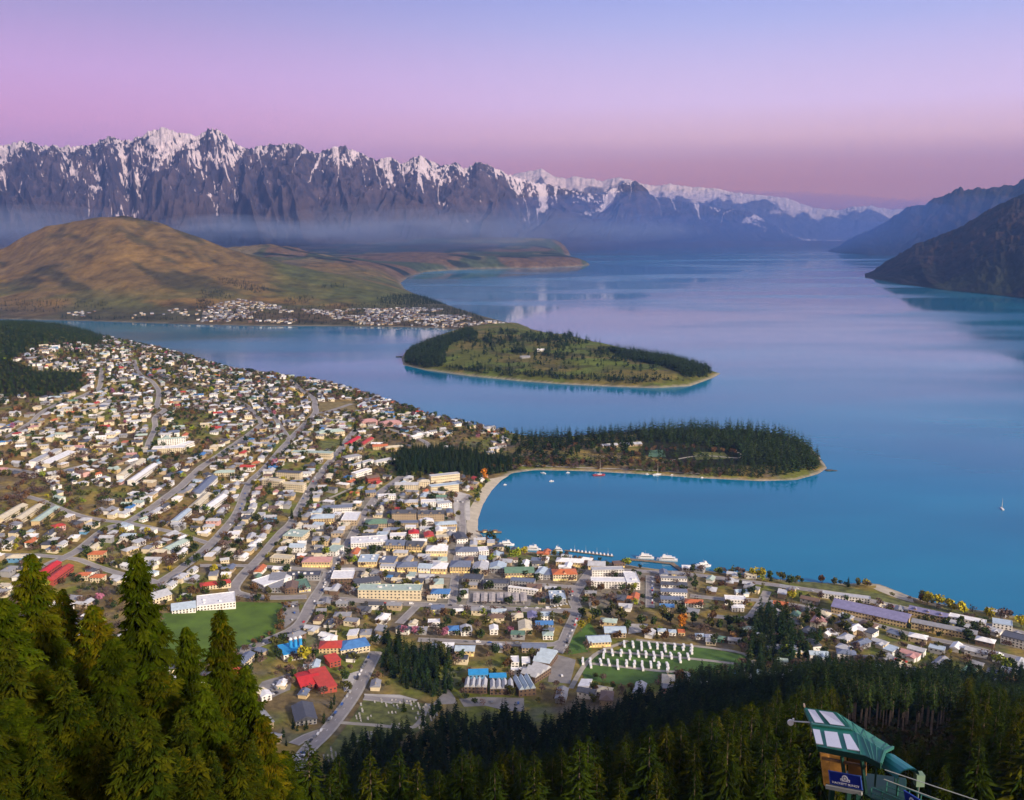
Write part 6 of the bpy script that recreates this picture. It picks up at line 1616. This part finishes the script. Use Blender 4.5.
cv_wh = [pyd('wheel', w, m_tyre) for w in wheels((-2.2, 2.2))]
ORD = ['first', 'second', 'third', 'fourth', 'fifth', 'sixth', 'seventh', 'eighth', 'ninth', 'tenth', 'eleventh', 'twelfth', 'thirteenth', 'fourteenth', 'fifteenth', 'sixteenth', 'seventeenth', 'eighteenth', 'nineteenth', 'twentieth']
cols_px = [(586, 1), (594, 1), (604, 1), (612, 1), (621, 3), (630, 3), (638, 3), (646, 3), (654, 3), (662, 3), (671, 3), (680, 2), (688, 2)]
rowspx = [(649, 'back'), (658, 'second'), (668, 'front')]
for ci, (cx, nrow) in enumerate(cols_px):
    for ri, (ry, rn) in enumerate(rowspx):
        if ri == 0 and cx < 621: continue
        if ri == 1 and cx < 604: continue
        if ri == 2 and cx > 676: continue
        for j in range(2 if (ci + ri) % 3 else 3):
            px = cx - (ry - 658) * .35 + rng.uniform(-.6, .6); py = ry - 4 + j * 3.1 + (cx - 640) * .055
            x, y = TG.at(px, py); o = empty('camper_van', (x, y, float(TG.h(x, y)) + .35), R(90) + rng.uniform(-.12, .12))
            part('body', cv_m, o); part('windscreen', cv_w, o); part('window', cv_wd, o)
            for w in cv_wh: part('wheel', w, o)
            tag(o, f"white camper van, {['uppermost', 'middle', 'lowest'][j]} in column {ORD[ci]} from the left, {rn} row of the camp", 'camper van', 'white camper vans on the camp lawns')
    if ci in (5, 9):
        pass
# gravestones
m_stone = mat('gravestone', (0.42, 0.41, 0.39), noise=.3, scale=.9)
gs = pyd('gravestone', cat_vf(box_vf(1.5, .35, -.3, 1.5), box_vf(1.5, 2.6, -.3, .25, 0, -1.5)), m_stone)
n = 0
W = [TG.at(a, b) for a, b in CEMETERY]
while n < 150:
    px = rng.uniform(322, 442); py = rng.uniform(699, 768)
    x, y = TG.at(px, py)
    if not inpoly(np.array([x]), np.array([y]), W)[0] or float(fbm(x / 16, y / 16, 99, 2)) < .5: continue
    a = .25; ca, sa = math.cos(a), math.sin(a); u = round((x * ca + y * sa) / 3.4) * 3.4; v = round((-x * sa + y * ca) / 5.2) * 5.2; x = u * ca - v * sa; y = u * sa + v * ca
    o = bpy.data.objects.new('gravestone', gs); o.location = (x, y, float(TG.h(x, y)) + .25); o.rotation_euler = (0, 0, a + rng.uniform(-.06, .06)); link(o); o.scale = [rng.uniform(.8, 1.25)] * 3
    tag(o, 'pale gravestone standing in rows on the cemetery lawn above the forest edge', 'gravestone', 'gravestones of the hillside cemetery'); n += 1

# ------------------------------------------------------------------ boats, jetties, piers
m_hull = mat('hull_white', (0.72, 0.72, 0.73), rough=.35, noise=.04); m_hull_red = mat('hull_red', (0.36, 0.06, 0.07), rough=.4, noise=.05); m_deck = mat('timber_deck', (0.22, 0.17, 0.12), noise=.2, scale=.6); m_mast = mat('mast_alloy', (0.66, 0.60, 0.48), rough=.4, noise=.03); m_dhull = mat('hull_dark', (0.03, 0.05, 0.09), rough=.4, noise=.05)
def hull_vf(L, B, h, bow=.35, n=8, z0=-.5):
    st = []
    for i in range(n + 1):
        t = i / n; x = -L / 2 + L * t; w = B / 2 * (1 if t < 1 - bow else math.sqrt(max(0, 1 - ((t - 1 + bow) / bow) ** 2)) + .02) * (.85 + .15 * min(1, t * 4)); st.append((x, w, h * (1 + .25 * t * t)))
    V = []; F = []
    for x, w, hh in st: V += [(x, -w, hh), (x, -w * .7, z0), (x, w * .7, z0), (x, w, hh)]
    for i in range(n):
        a = i * 4; b = a + 4
        F += [(a, a + 1, b + 1, b), (a + 1, a + 2, b + 2, b + 1), (a + 2, a + 3, b + 3, b + 2), (a + 3, a, b, b + 3)]
    F += [(0, 3, 2, 1), (n * 4, n * 4 + 1, n * 4 + 2, n * 4 + 3)]
    return V, F
def boat(name, px, py, a, L, label, kind='motor', hull=None, group=None):
    x, y = P(px, py); r = tag(empty(name, (x, y, 0), a), label, 'boat', group)
    B = L * (.28 if kind != 'ferry' else .24); part('hull', pyd('hull', hull_vf(L, B, L * .07 + .5), hull or m_hull), r)
    h = L * .07 + .5
    if kind == 'sail':
        part('cabin', pyd('cabin', box_vf(L * .35, B * .5, h - .2, h + .9, L * .05), m_hull), r)
        part('mast', pyd('mast', trunk_vf(L * 1.45, .42, 6, 2, h - .2), m_mast), r).location = (L * .08, 0, 0)
        part('boom', pyd('boom', box_vf(L * .42, .16, h + 1.5, h + 1.75, -L * .15), m_mast), r)
    elif kind == 'motor':
        part('cabin', pyd('cabin', extr([(-L * .2, h - .2), (L * .22, h - .2), (L * .1, h + 1.4), (-L * .2, h + 1.5)], B * .7), m_hull), r)
        part('windscreen', pyd('windscreen', box_vf(.15, B * .6, h + .5, h + 1.1, L * .16), m_glass), r)
    else:
        part('deck_house', pyd('deck_house', box_vf(L * .7, B * .85, h - .2, h + 2.6, -L * .04), m_hull), r)
        for s in (-1, 1): part('window_band', pyd('window_band', box_vf(L * .62, .12, h + 1.0, h + 2.0, -L * .04, s * (B * .425 + .05)), m_glass), r)
        part('upper_deck', pyd('upper_deck', box_vf(L * .45, B * .7, h + 2.6, h + 4.6, 0), m_hull), r)
        part('wheelhouse', pyd('wheelhouse', extr([(L * .08, h + 4.6), (L * .22, h + 4.6), (L * .19, h + 6.4), (L * .08, h + 6.4)], B * .5), m_hull), r)
        part('mast', pyd('mast', trunk_vf(h + 10, .15, 5, 2, h + 6), m_mast), r)
    return r
G_MOOR = 'boats moored in the sheltered bay'
boat('sailing_yacht', 599, 475.5, .15, 24, 'classic sailing yacht with dark red hull and tall pale mast in the bay', 'sail', m_hull_red, G_MOOR)
boat('sailing_yacht', 657, 475, .3, 18, 'white sailing yacht with tall mast moored off the park', 'sail', None, G_MOOR)
boat('motor_boat', 543, 473.5, 2.6, 12, 'white motor cruiser closest to the park shore, bow to the left', 'motor', None, G_MOOR)
boat('motor_boat', 551.5, 481.5, .1, 9, 'small white motor boat alone in the open part of the bay', 'motor', None, G_MOOR)
boat('motor_boat', 568, 473, .1, 7, 'tiny white boat between the cruiser and the red yacht', 'motor', None, G_MOOR)
boat('motor_boat', 647, 474.5, 3.0, 7, 'tiny white boat just left of the white yacht', 'motor', None, G_MOOR)
boat('motor_boat', 672, 475.5, .2, 8, 'tiny white boat just right of the white yacht', 'motor', None, G_MOOR)
boat('motor_boat', 702, 478, .2, 6, 'tiny pale boat close to the park shore, apart from the yachts', 'motor', None, G_MOOR)
boat('motor_boat', 505, 485, .2, 6, 'tiny white boat near the head of the bay', 'motor', None, G_MOOR)
boat('sailing_yacht', 1002, 509, 1.4, 14, 'lone white yacht far out on the open lake', 'sail')
boat('motor_boat', 964, 700 - 233.5 - 8.5, .3, 6, 'tiny dark boat on the lake off the peninsula tip', 'motor', m_dhull) if False else None
boat('motor_boat', 153, 321.6, 3.0, 14, 'small white boat on the strait below the brown hill', 'motor')
G_F = 'white ferries berthed along the town wharves'
boat('passenger_ferry', 506, 545.5, .05, 25, 'white ferry at the wharf closest to the sandy beach', 'ferry', None, G_F)
boat('passenger_ferry', 533, 550, -.1, 24, 'white ferry with cream side berthed beyond the waterfront lawn', 'ferry', None, G_F)
boat('passenger_ferry', 558, 551, 3.0, 14, 'smaller white ferry at the start of the marina jetty', 'ferry', None, G_F)
boat('passenger_ferry', 645, 558.5, 3.05, 26, 'white ferry at the long pier, on the marina side', 'ferry', None, G_F)
boat('passenger_ferry', 667, 560.5, 3.0, 30, 'white ferry at the outer end of the long pier', 'ferry', None, G_F)
boat('steamship', 703, 567, .2, 24, 'white steamer berthed beside the small ferry terminal', 'ferry', None, G_F)
def pier(pts_, w, label, name='pier', h=1.1, piles=True):
    pl = [Vector(P(a, b)) for a, b in pts_]; r = tag(empty(name, (pl[0].x, pl[0].y, 0)), label, 'pier'); o = pl[0]
    for i in range(len(pl) - 1):
        a, b = pl[i] - o, pl[i + 1] - o; d = b - a; L = d.length; m = (a + b) / 2
        part('deck', pyd('deck', box_vf(L + w, w, h - .5 + .01 * i, h + .01 * i), m_deck), r, (m.x, m.y, 0), math.atan2(d.y, d.x))
        for k in range(int(L / 12) + 1):
            p = a + d * (k / max(1, int(L / 12)))
            part('pile', pyd('pile', box_vf(.5, .5, -3, h + .5), m_deck), r, (p.x, p.y, 0))
    return r
pier([(477, 532), (492, 532.5), (499, 532.5)], 8, 'short timber jetty with two small sheds at the end of the beach')
for px, lb in ((485, 'small lit shed on the inner part of the beach jetty'), (495, 'small lit shed at the outer end of the beach jetty')):
    x, y = P(px, 532.5, 1); r = tag(empty('jetty_shed', (x, y, 1.15), .05), lb, 'shed')
    part('wall', pyd('wall', box_vf(7, 5, 0, 3), wmat('tan')), r); part('roof', pyd('roof', hip_vf(7, 5, 3, 1.4), rmat('brown')), r); part('window', win_mesh(3, 1.2, True), r, (0, -2.6, 1.6))
pier([(632, 560), (650, 561.5), (672, 564), (682, 571)], 7, 'long grey pier bending back to the shore behind the two ferries')
pier([(566, 551), (612, 556.5)], 4, 'straight marina jetty with finger berths', 'jetty')
for k in range(12):
    px = 571 + k * 3.7; py = 552.2 + k * .45
    x, y = P(px, py - 1.5); r = tag(empty('moored_launch', (x, y, 0), R(88)), f'small pale launch in the {ORD[k]} marina berth counted from the ferry end', 'boat', 'launches in the marina berths')
    part('hull', pyd('hull', hull_vf(9, 2.6, 1.1), m_hull), r); part('cabin', pyd('cabin', box_vf(3.4, 1.9, 1, 2.3, -.3), m_hull), r)
    if k % 3 == 1: part('mast', pyd('mast', trunk_vf(11, .12, 5, 2, 1), m_mast), r)
x, y = P(690, 570, 1); r = tag(empty('ferry_terminal', (x, y, .6), -.1), 'small white ferry terminal on the shore beside the steamer', 'building')
part('wall', pyd('wall', box_vf(22, 12, -2, 5), wmat('white')), r); part('roof', pyd('roof', gable_vf(22, 12, 5, 2), rmat('white')), r)
for i in range(5): part('window', win_mesh(2.2, 1.5), r, (-8 + i * 4, -6.05, 3))
# rocks off the peninsula tip
rg = random.Random(4)
def rock(px, py, s, label):
    bm = bmesh.new(); bmesh.ops.create_icosphere(bm, subdivisions=2, radius=1)
    for v in bm.verts: v.co *= rg.uniform(.7, 1.2); v.co.z *= .5
    me = bpy.data.meshes.new('rock'); bm.to_mesh(me); bm.free(); me.materials.append(mat('lake_rock', (0.09, 0.085, 0.075), noise=.3, scale=.5))
    o = bpy.data.objects.new('rock', me); x, y = P(px, py); o.location = (x, y, .2); o.scale = (s, s * .6, s * .5); link(o); tag(o, label, 'rock')
rock(829, 470.5, 9, 'low dark rocks reaching off the tip of the park peninsula'); rock(835, 470.8, 5, 'tiny dark rock furthest off the tip of the park peninsula'); rock(400, 357, 14, 'low rock spit at the wooded end of the far peninsula')

# ------------------------------------------------------------------ the jump platform on the slope
m_green = mat('green_roof_metal', (0.012, 0.145, 0.105), rough=.35, noise=.12, scale=.5, spec=.5)
m_green2 = mat('green_trim', (0.045, 0.17, 0.135), rough=.4, noise=.08)
m_dgreen = mat('dark_green_steel', (0.01, 0.045, 0.035), rough=.5, noise=.1)
m_sky = mat('skylight_panel', (0.62, 0.64, 0.74), rough=.3, noise=.04, scale=.5)
m_wood = mat('glowing_varnished_timber', (0.42, 0.20, 0.05), rough=.5, noise=.25, scale=1.2, emit=.12)  # faint glow added to brighten the timber; no lamp stands here
m_wood_d = mat('dark_timber', (0.16, 0.09, 0.045), rough=.6, noise=.25, scale=1.2)
m_blue = mat('sign_blue', (0.01, 0.02, 0.22), rough=.35, noise=.05)
m_signw = mat('sign_white', (0.75, 0.76, 0.8), rough=.4, noise=.02)
m_steel = mat('galvanised_steel', (0.32, 0.34, 0.34), rough=.4, noise=.1)
def at(px, py, Y):
    dx, dy, dz = rdir(px, py); t = Y / dy
    return Vector((dx * t, dy * t, CAMZ + dz * t))
def slab(name, pts3, th, m, parent, O):
    """a plate with real thickness under the outline pts3"""
    pts3 = [Vector(p) - O for p in pts3]; n = (pts3[1] - pts3[0]).cross(pts3[2] - pts3[0]).normalized()
    if n.z < 0: n = -n
    k = len(pts3); V = list(pts3) + [p - n * th for p in pts3]
    F = [tuple(range(k)), tuple(range(2 * k - 1, k - 1, -1))] + [(i, i + k, (i + 1) % k + k, (i + 1) % k) for i in range(k)]
    me = bpy.data.meshes.new(name); me.from_pydata([tuple(v) for v in V], [], F)
    bm = bmesh.new(); bm.from_mesh(me); bmesh.ops.recalc_face_normals(bm, faces=bm.faces); bm.to_mesh(me); bm.free()
    me.materials.append(m); return part(name, me, parent)
def beam(name, a, b, w, m, parent, O, h=None):
    a = Vector(a) - O; b = Vector(b) - O; d = b - a; q = d.to_track_quat('X', 'Z').to_matrix().to_4x4(); h = h or w
    V, F = box_vf(d.length, w, -h / 2, h / 2)
    me = pyd(name, ([tuple((a + b) / 2 + q.to_3x3() @ Vector(v)) for v in V], F), m)
    return part(name, me, parent)
# roof plane: outer eave (uphill-left tips) is seen from above; Y is the distance along the view
RT = at(804.5, 707, 95); RB = at(814, 748, 91)      # left end: ridge side tip and eave corner
SP_ = RT; O = at(850, 770, 88)
plat = tag(empty('jump_platform', O), 'green-roofed jump platform with white skylights and blue sign on the forest slope', 'platform')
# corner points of the roof, in the picture and in depth
p_tl = at(804.5, 707.5, 95.5); p_tr = at(836, 712, 92.6); p_end_t = at(893, 747.5, 87.6); p_end_b = at(882, 762, 85.2); p_ml = at(812, 725, 92.2); p_mr = at(852, 730, 89.6); p_bl = at(818, 746.5, 88.0); p_br = at(868, 755.5, 86.0)
for q_, dz_ in ((p_ml, 1.2), (p_mr, 1.2)): pass
slab('roof', [p_tl, p_tr, p_mr, p_ml], .22, m_green, plat, O)
nr_ = (p_mr - p_ml).cross(p_bl - p_ml).normalized()
def on_low(a_, b_):
    d_ = Vector(rdir(a_, b_)); o_ = Vector((0, 0, CAMZ)); return o_ + d_ * ((p_ml - o_).dot(nr_) / d_.dot(nr_))
p_re = on_low(885, 751.5); p_end_b = on_low(881, 764); p_br = on_low(866, 756)
slab('roof', [p_ml, p_mr, p_re, p_end_b, p_br, p_bl], .22, m_green, plat, O)
slab('roof', [p_tr, p_end_t, p_re, p_mr], .2, m_green2, plat, O)
def bil(a, b, c, d, u, v): return a.lerp(b, u).lerp(d.lerp(c, u), v)
up = Vector((0, -.03, .12))
for (u0, u1, u0b, u1b) in [(.05, .34, .10, .36), (.44, .98, .50, .92)]:
    q = [bil(p_tl, p_tr, p_mr, p_ml, a_, b_) + up for a_, b_ in ((u0 * .9 + .02, .12), (u1 * .86, .12), (u1b * .95, .86), (u0b, .86))]
    slab('skylight', q, .08, m_sky, plat, O)
for quad in ([(813, 730), (820, 731), (823.5, 745.5), (816.5, 744.5)], [(824.5, 732), (837.5, 733.5), (842, 749.3), (827.3, 747)], [(843.3, 734.8), (850, 735.5), (860, 752), (847.5, 750)]):
    # where the sight line meets the lower roof plane
    nrm = (p_mr - p_ml).cross(p_bl - p_ml).normalized(); q = []
    for a_, b_ in quad:
        d_ = Vector(rdir(a_, b_)); o_ = Vector((0, 0, CAMZ)); t_ = (p_ml - o_).dot(nrm) / d_.dot(nrm); q.append(o_ + d_ * t_ + (nrm if nrm.z > 0 else -nrm) * .14)
    slab('skylight', q, .1, m_sky, plat, O)
for t_ in (.66, .74, .82, .90, .97):
    a_ = p_ml.lerp(p_mr, min(1, t_ * 1.0)) if t_ < .5 else p_mr.lerp(p_re, (t_ - .6) / .4); b_ = p_bl.lerp(p_br, 1.0).lerp(p_end_b, (t_ - .6) / .4) if t_ > .7 else p_bl.lerp(p_br, .9)
    beam('roof_seam', a_ + nr_ * (.05 if nr_.z > 0 else -.05), b_ + nr_ * (.05 if nr_.z > 0 else -.05), .07, m_green2, plat, O, .06)
for t_ in (.1, .3, .5, .7, .9):
    beam('roof_seam', p_tr.lerp(p_end_t, t_) + Vector((0, 0, .03)), p_mr.lerp(p_re, t_) + Vector((0, 0, .03)), .06, m_green, plat, O, .06)
beam('ridge_cap', p_ml + Vector((0, 0, .1)), p_mr + Vector((0, 0, .1)), .35, m_green2, plat, O, .15)
beam('fascia', p_bl - Vector((0, 0, .25)), p_br - Vector((0, 0, .25)), .12, m_dgreen, plat, O, .55)
beam('fascia', p_br - Vector((0, 0, .25)), p_end_b - Vector((0, 0, .25)), .12, m_dgreen, plat, O, .55)
beam('fascia', p_tl - Vector((0, 0, .2)), p_ml - Vector((0, 0, .2)), .12, m_green2, plat, O, .3)
beam('fascia', p_ml - Vector((0, 0, .2)), p_bl - Vector((0, 0, .2)), .12, m_green2, plat, O, .3)
beam('end_frame', p_end_t, p_re, .2, m_green2, plat, O, .3)
beam('end_frame', p_re, p_end_b, .2, m_green2, plat, O, .3)
# deck below
D0 = at(826, 785.5, 88.5); D1 = at(862, 792.5, 86.2); D2 = at(905, 815, 82); D3 = p_end_t + Vector((2, 1, -4)); D4 = at(806, 740, 96) - Vector((0, 0, 3.4))
slab('deck', [D0, D1, D2, D3, at(838, 752, 93.5) - Vector((0, 0, 2.2)), at(822, 768, 93)], .35, m_dgreen, plat, O)
F0 = at(824, 753, 89.4); F1 = at(866, 761, 86.9)
slab('wall', [at(820, 752, 89.0), at(829, 753.5, 88.9), at(831, 787, 88.9), at(826.5, 785, 89.2)], .2, m_wood, plat, O)
slab('wall', [at(826, 753, 90.6), at(846, 756, 89.6), at(846, 774, 89.4), at(829, 772, 90.4)], .2, m_wood, plat, O)
slab('wall', [at(848, 757, 89.4), at(866, 761, 88.2), at(866, 776, 88), at(848, 774, 89.3)], .2, mat('shaded_board', (0.25, 0.12, 0.04), noise=.25), plat, O)  # shade put into the board as a darker timber colour
for a_, b_, Y1 in ((825.5, 785, 89.2), (846, 790, 87.6), (866, 794, 86.2)): 
    t_ = at(a_ - 4, b_ - 33, Y1 - .2); beam('post', at(a_, b_, Y1), t_, .28, m_wood if a_ < 840 else m_dgreen, plat, O)
beam('beam', at(822, 758, 88.6), at(866, 766.5, 86.2), .25, m_wood_d, plat, O)
beam('railing', at(829, 773, 88.2), at(866, 780, 86.0), .12, m_dgreen, plat, O)
beam('edge_beam', at(826, 786.5, 88.2), at(862, 793.5, 85.9), .3, m_steel, plat, O, .35)
# legs down the slope
for a_, b_, Y1 in ((832, 788, 88.4), (858, 793, 86.2), (850, 772, 92), (884, 790, 86)):
    tp = at(a_, b_, Y1); zg = float(TG.h(tp.x, tp.y)); beam('leg', tp, Vector((tp.x, tp.y, zg - 1)), .45, m_dgreen, plat, O)
# sign with a rounded mountain emblem and its line of lettering
def sign(c0, c1, c2, c3, name, label, emb=True, text='HACKETT BUNGY'):
    O2 = (c0 + c2) / 2; X_ = (c1 - c0).normalized(); U_ = (c0 - c3); U_ = (U_ - X_ * U_.dot(X_)).normalized(); Nn = X_.cross(U_)
    Wd = (c1 - c0).length; Hh = (c0 - c3).dot(U_)
    r = empty(name, O2); M = Matrix((X_, U_, Nn)).transposed().to_4x4(); r.rotation_euler = M.to_euler(); tag(r, label, 'sign')
    part('board', pyd('board', box_vf(Wd, Hh, -.12, 0), m_blue), r)
    part('frame', pyd('frame', cat_vf(box_vf(Wd + .12, .07, -.1, .03, 0, Hh / 2), box_vf(Wd + .12, .07, -.1, .03, 0, -Hh / 2), box_vf(.07, Hh, -.1, .025, Wd / 2, 0), box_vf(.07, Hh, -.1, .025, -Wd / 2, 0)), mat('sign_rim', (0.03, 0.07, 0.35), noise=.05)), r)
    if emb:
        V = []; F = []
        def poly(ps, z):
            k = len(V); V.extend([(x * Hh, y * Hh, z) for x, y in ps] + [(x * Hh, y * Hh, z - .02) for x, y in ps]); n = len(ps); F.append(tuple(range(k, k + n))); F.extend([(k + i, k + i + n, k + (i + 1) % n + n, k + (i + 1) % n) for i in range(n)])
        poly([(-.36, -.12), (.36, -.12), (.38, .06), (.24, .10), (.2, .26), (.1, .36), (0, .39), (-.1, .36), (-.2, .26), (-.24, .10), (-.38, .06)], .03)
        part('emblem', pyd('emblem', (V, F), m_signw), r)
        V2, F2 = [], []; V, F = V2, F2
        for k_ in range(16):
            a0 = 6.2832 * k_ / 16; a1 = 6.2832 * (k_ + 1) / 16; i0 = len(V); V += [(Hh * q_ * math.cos(t_), Hh * (.13 + q_ * math.sin(t_)), .045) for t_ in (a0, a1) for q_ in (.10, .15)]; F.append((i0, i0 + 1, i0 + 3, i0 + 2))
        for x_ in (-.28, .28):
            i0 = len(V); V += [(Hh * (x_ + dx), Hh * dy, .045) for dx, dy in ((-.05, -.07), (.05, -.07), (.05, -.01), (-.05, -.01))]; F.append((i0, i0 + 1, i0 + 2, i0 + 3))
        part('emblem_detail', pyd('emblem_detail', (V, F), m_blue), r)
    cu = bpy.data.curves.new('lettering', 'FONT'); cu.body = text; cu.align_x = 'CENTER'; cu.size = Hh * .22; cu.extrude = .015; cu.offset = .004; cu.materials.append(m_signw)
    tob = bpy.data.objects.new('lettering', cu); tob.location = (0, -Hh * .40, .03); link(tob, r)
    bpy.context.view_layer.update(); me = bpy.data.meshes.new_from_object(tob); w_ = max(v.co.x for v in me.vertices) - min(v.co.x for v in me.vertices)
    for v in me.vertices: v.co.x *= Wd * .86 / w_
    bpy.data.objects.remove(tob); part('lettering', me, r, (0, -Hh * .40, .03))
    return r
sign(at(829.5, 770.5, 87.6), at(861, 776.3, 85.5), at(861, 790, 85.4), at(829.5, 783, 87.5), 'platform_sign', 'blue sign with white rounded emblem and lettering on the platform front')
sign(at(904, 792, 80), at(919, 801, 78), at(922, 818, 78), at(905, 810, 80), 'walkway_sign', 'blue sign with white emblem on the walkway, cut by the picture bottom')
# box gantry behind the platform (green curved cover over the walkway) and the lamp arm
cover = tag(empty('walkway_cover', at(895, 770, 84)), 'teal rounded cover over the walkway behind the green platform', 'cover')
Oc = Vector(cover.location); c0 = at(887, 757, 86); c1 = at(909, 772, 82.5); ax = (c1 - c0).normalized(); sd_ = ax.cross(Vector((0, 0, 1))).normalized()
V = []; F = []
for i in range(9):
    a_ = math.pi * i / 8
    for c_ in (c0, c1): V.append(tuple(c_ - Oc + sd_ * math.cos(a_) * 1.15 + Vector((0, 0, 1)) * (math.sin(a_) * .9 - .5)))
for i in range(8): F.append((i * 2, i * 2 + 1, i * 2 + 3, i * 2 + 2))
k = len(V); V += [tuple(Vector(v) * 1 + Vector((0, 0, -.12))) for v in V]; F += [tuple(q + k for q in reversed(f)) for f in F] + [(0, 1, 1 + k, k), (16, 17, 17 + k, 16 + k)]
part('hood', pyd('hood', (V, F), mat('teal_cover', (0.02, 0.16, 0.19), rough=.35, noise=.08)), cover)
for c_ in (c0, c1):
    for s in (-1, 1): b_ = c_ + sd_ * s * 1.1 - Vector((0, 0, .5)); beam('post', b_, b_ - Vector((0, 0, 2.6)), .14, m_dgreen, cover, Oc)
walk = tag(empty('walkway', at(880, 785, 84)), 'dark green steel walkway with thin rails running down beneath the platform', 'walkway'); Ow = Vector(walk.location)
w0 = p_end_b - Vector((0, 0, 3.2)); w1 = at(975, 835, 74)
V3 = (w1 - w0).normalized().cross(Vector((0, 0, 1))).normalized()
slab('deck', [w0 + V3 * 1.1, w1 + V3 * 1.1, w1 - V3 * 1.1, w0 - V3 * 1.1], .25, m_dgreen, walk, Ow)
for s in (-1.1, 1.1):
    for h_ in (.55, 1.1): beam('rail', w0 + V3 * s + Vector((0, 0, h_)), w1 + V3 * s + Vector((0, 0, h_)), .07, m_green2, walk, Ow)
    for k in range(9): p = w0.lerp(w1, k / 8) + V3 * s; beam('rail_post', p, p + Vector((0, 0, 1.1)), .08, m_green2, walk, Ow)
for k in (0.15, .5, .85): p = w0.lerp(w1, k); beam('leg', p, Vector((p.x, p.y, float(TG.h(p.x, p.y)) - 1)), .35, m_dgreen, walk, Ow)
for s, k0 in ((0, 'cable'), (1, 'cable')):
    cb = tag(empty('cable', at(915, 785, 84)), ['upper thin steel cable running from the platform towards the right', 'lower thin steel cable running from the platform towards the right'][s], 'cable'); a_ = p_end_b + Vector((.4, 0, -.6 - s)); b_ = at(985, 803 + s * 14, 78)
    beam('wire', a_, b_, .06, m_steel, cb, Vector(cb.location)); beam('anchor', b_, Vector((b_.x, b_.y, float(TG.h(b_.x, b_.y)) - .5)), .2, m_steel, cb, Vector(cb.location))
cab = tag(empty('control_box', at(919, 779, 83)), 'small pale green control box on a post beside the walkway', 'box'); Ob = Vector(cab.location)
beam('box', Ob + Vector((0, 0, .6)), Ob + Vector((0, 0, -.6)), .8, mat('pale_green_box', (0.16, 0.24, 0.17), noise=.1), cab, Ob); beam('post', Ob - Vector((0, 0, .6)), Vector((Ob.x, Ob.y, float(TG.h(Ob.x, Ob.y)) - .5)), .15, m_steel, cab, Ob)
arm_a = at(812.5, 722.5, 92.6); arm_b = at(793, 721.2, 95.2)
lamp = tag(empty('pulley_boom', arm_a), 'thin white arm with a small pulley sticking out of the platform gable', 'arm'); Ol = arm_a.copy()
beam('arm', arm_a, arm_b, .10, m_signw, lamp, Ol)
bm = bmesh.new(); bmesh.ops.create_cone(bm, cap_ends=True, segments=12, radius1=.33, radius2=.33, depth=.22, matrix=Matrix.Rotation(R(80), 4, 'X')); me = bpy.data.meshes.new('pulley'); bm.to_mesh(me); bm.free(); me.materials.append(m_signw); part('pulley', me, lamp, tuple(at(790.5, 722.5, 95.4) - Ol))
beam('bracket', arm_b, at(793.5, 718.5, 95.2), .16, m_signw, lamp, Ol)
beam('ridge_pole', p_tl + Vector((0, 0, .1)), at(804, 704, 96.4), .16, mat('weathered_pole', (0.40, 0.30, 0.24), noise=.1), plat, O)

# ------------------------------------------------------------------ labels that single things out
from collections import defaultdict
ROADW = ['uphill side', 'lake side']
def where(o):
    x, y = o.location.x, o.location.y
    L = sorted(LAND, key=lambda l: (l[1] - x) ** 2 + (l[2] - y) ** 2)
    return L
groups = defaultdict(list)
for o, base, k in AUTO:
    x, y, z = o.location; px, py = proj(x, y, z)
    if k == 'v':
        o['label'] = base; o['group'] = base + ' group' if False else base; continue
    if k == 'c':
        o['label'] = base; o['group'] = 'bare-trunked pines of the right slope'; continue
    if k == 'f':
        xx = 'above the cemetery edge' if px < 450 else 'below the crescent motel' if px < 590 else 'below the camp lawns' if px < 730 else 'around the green platform' if 770 < px < 930 and py > 660 else 'below the long violet roof' if px < 930 else 'at the right edge of the slope'
        ed = 'on the upper forest edge' if py < np.interp(px, [290, 440, 700, 740, 1024], [775, 722, 690, 660, 665]) else 'deep in the slope forest' if py < 745 else 'low in the slope forest'
        o['label'] = f'dark green pine {ed} {xx}'.replace('at the bottom of the slope forest at the', 'low down the slope at the'); o['group'] = f'pines {ed} {xx}'; continue
    L = where(o); groups[(base, L[0][0])].append((px, py, o, L))
def name_run(base, l1, items, prep):
    items.sort(key=lambda t: t[0]); n = len(items)
    for i, (px, py, o, L) in enumerate(items):
        if n == 1: o['label'] = f'{base} {prep} {l1}'
        else:
            w = 'leftmost' if i == 0 else 'rightmost' if i == n - 1 else (ORD[i] + ' from left')
            o['label'] = f'{base} {prep} {l1}, {w} of these'
for (base, l1), items in groups.items():
    if len(items) == 1: name_run(base, l1, items, 'near the')
    else:
        sub2 = defaultdict(list)
        for t in items: sub2[t[3][1][0]].append(t)
        for l2, its in sub2.items(): name_run(base, f'{l1} towards the {l2}', its, 'near the')
for (base, l1), items in groups.items():
    for t in items:
        o = t[2]; w = o['label'].split()
        if len(w) > 16: o['label'] = ' '.join(o['label'].replace(' of these', '').replace('house with', 'house,').replace(' garden', '').replace(' towards the ', ' towards ').replace(' near the ', ' near ').replace(' from left', '').split()[:16])
        o['group'] = None or {'house': 'ordinary houses of the town'}.get(o['category'], 'garden and street trees of the town')
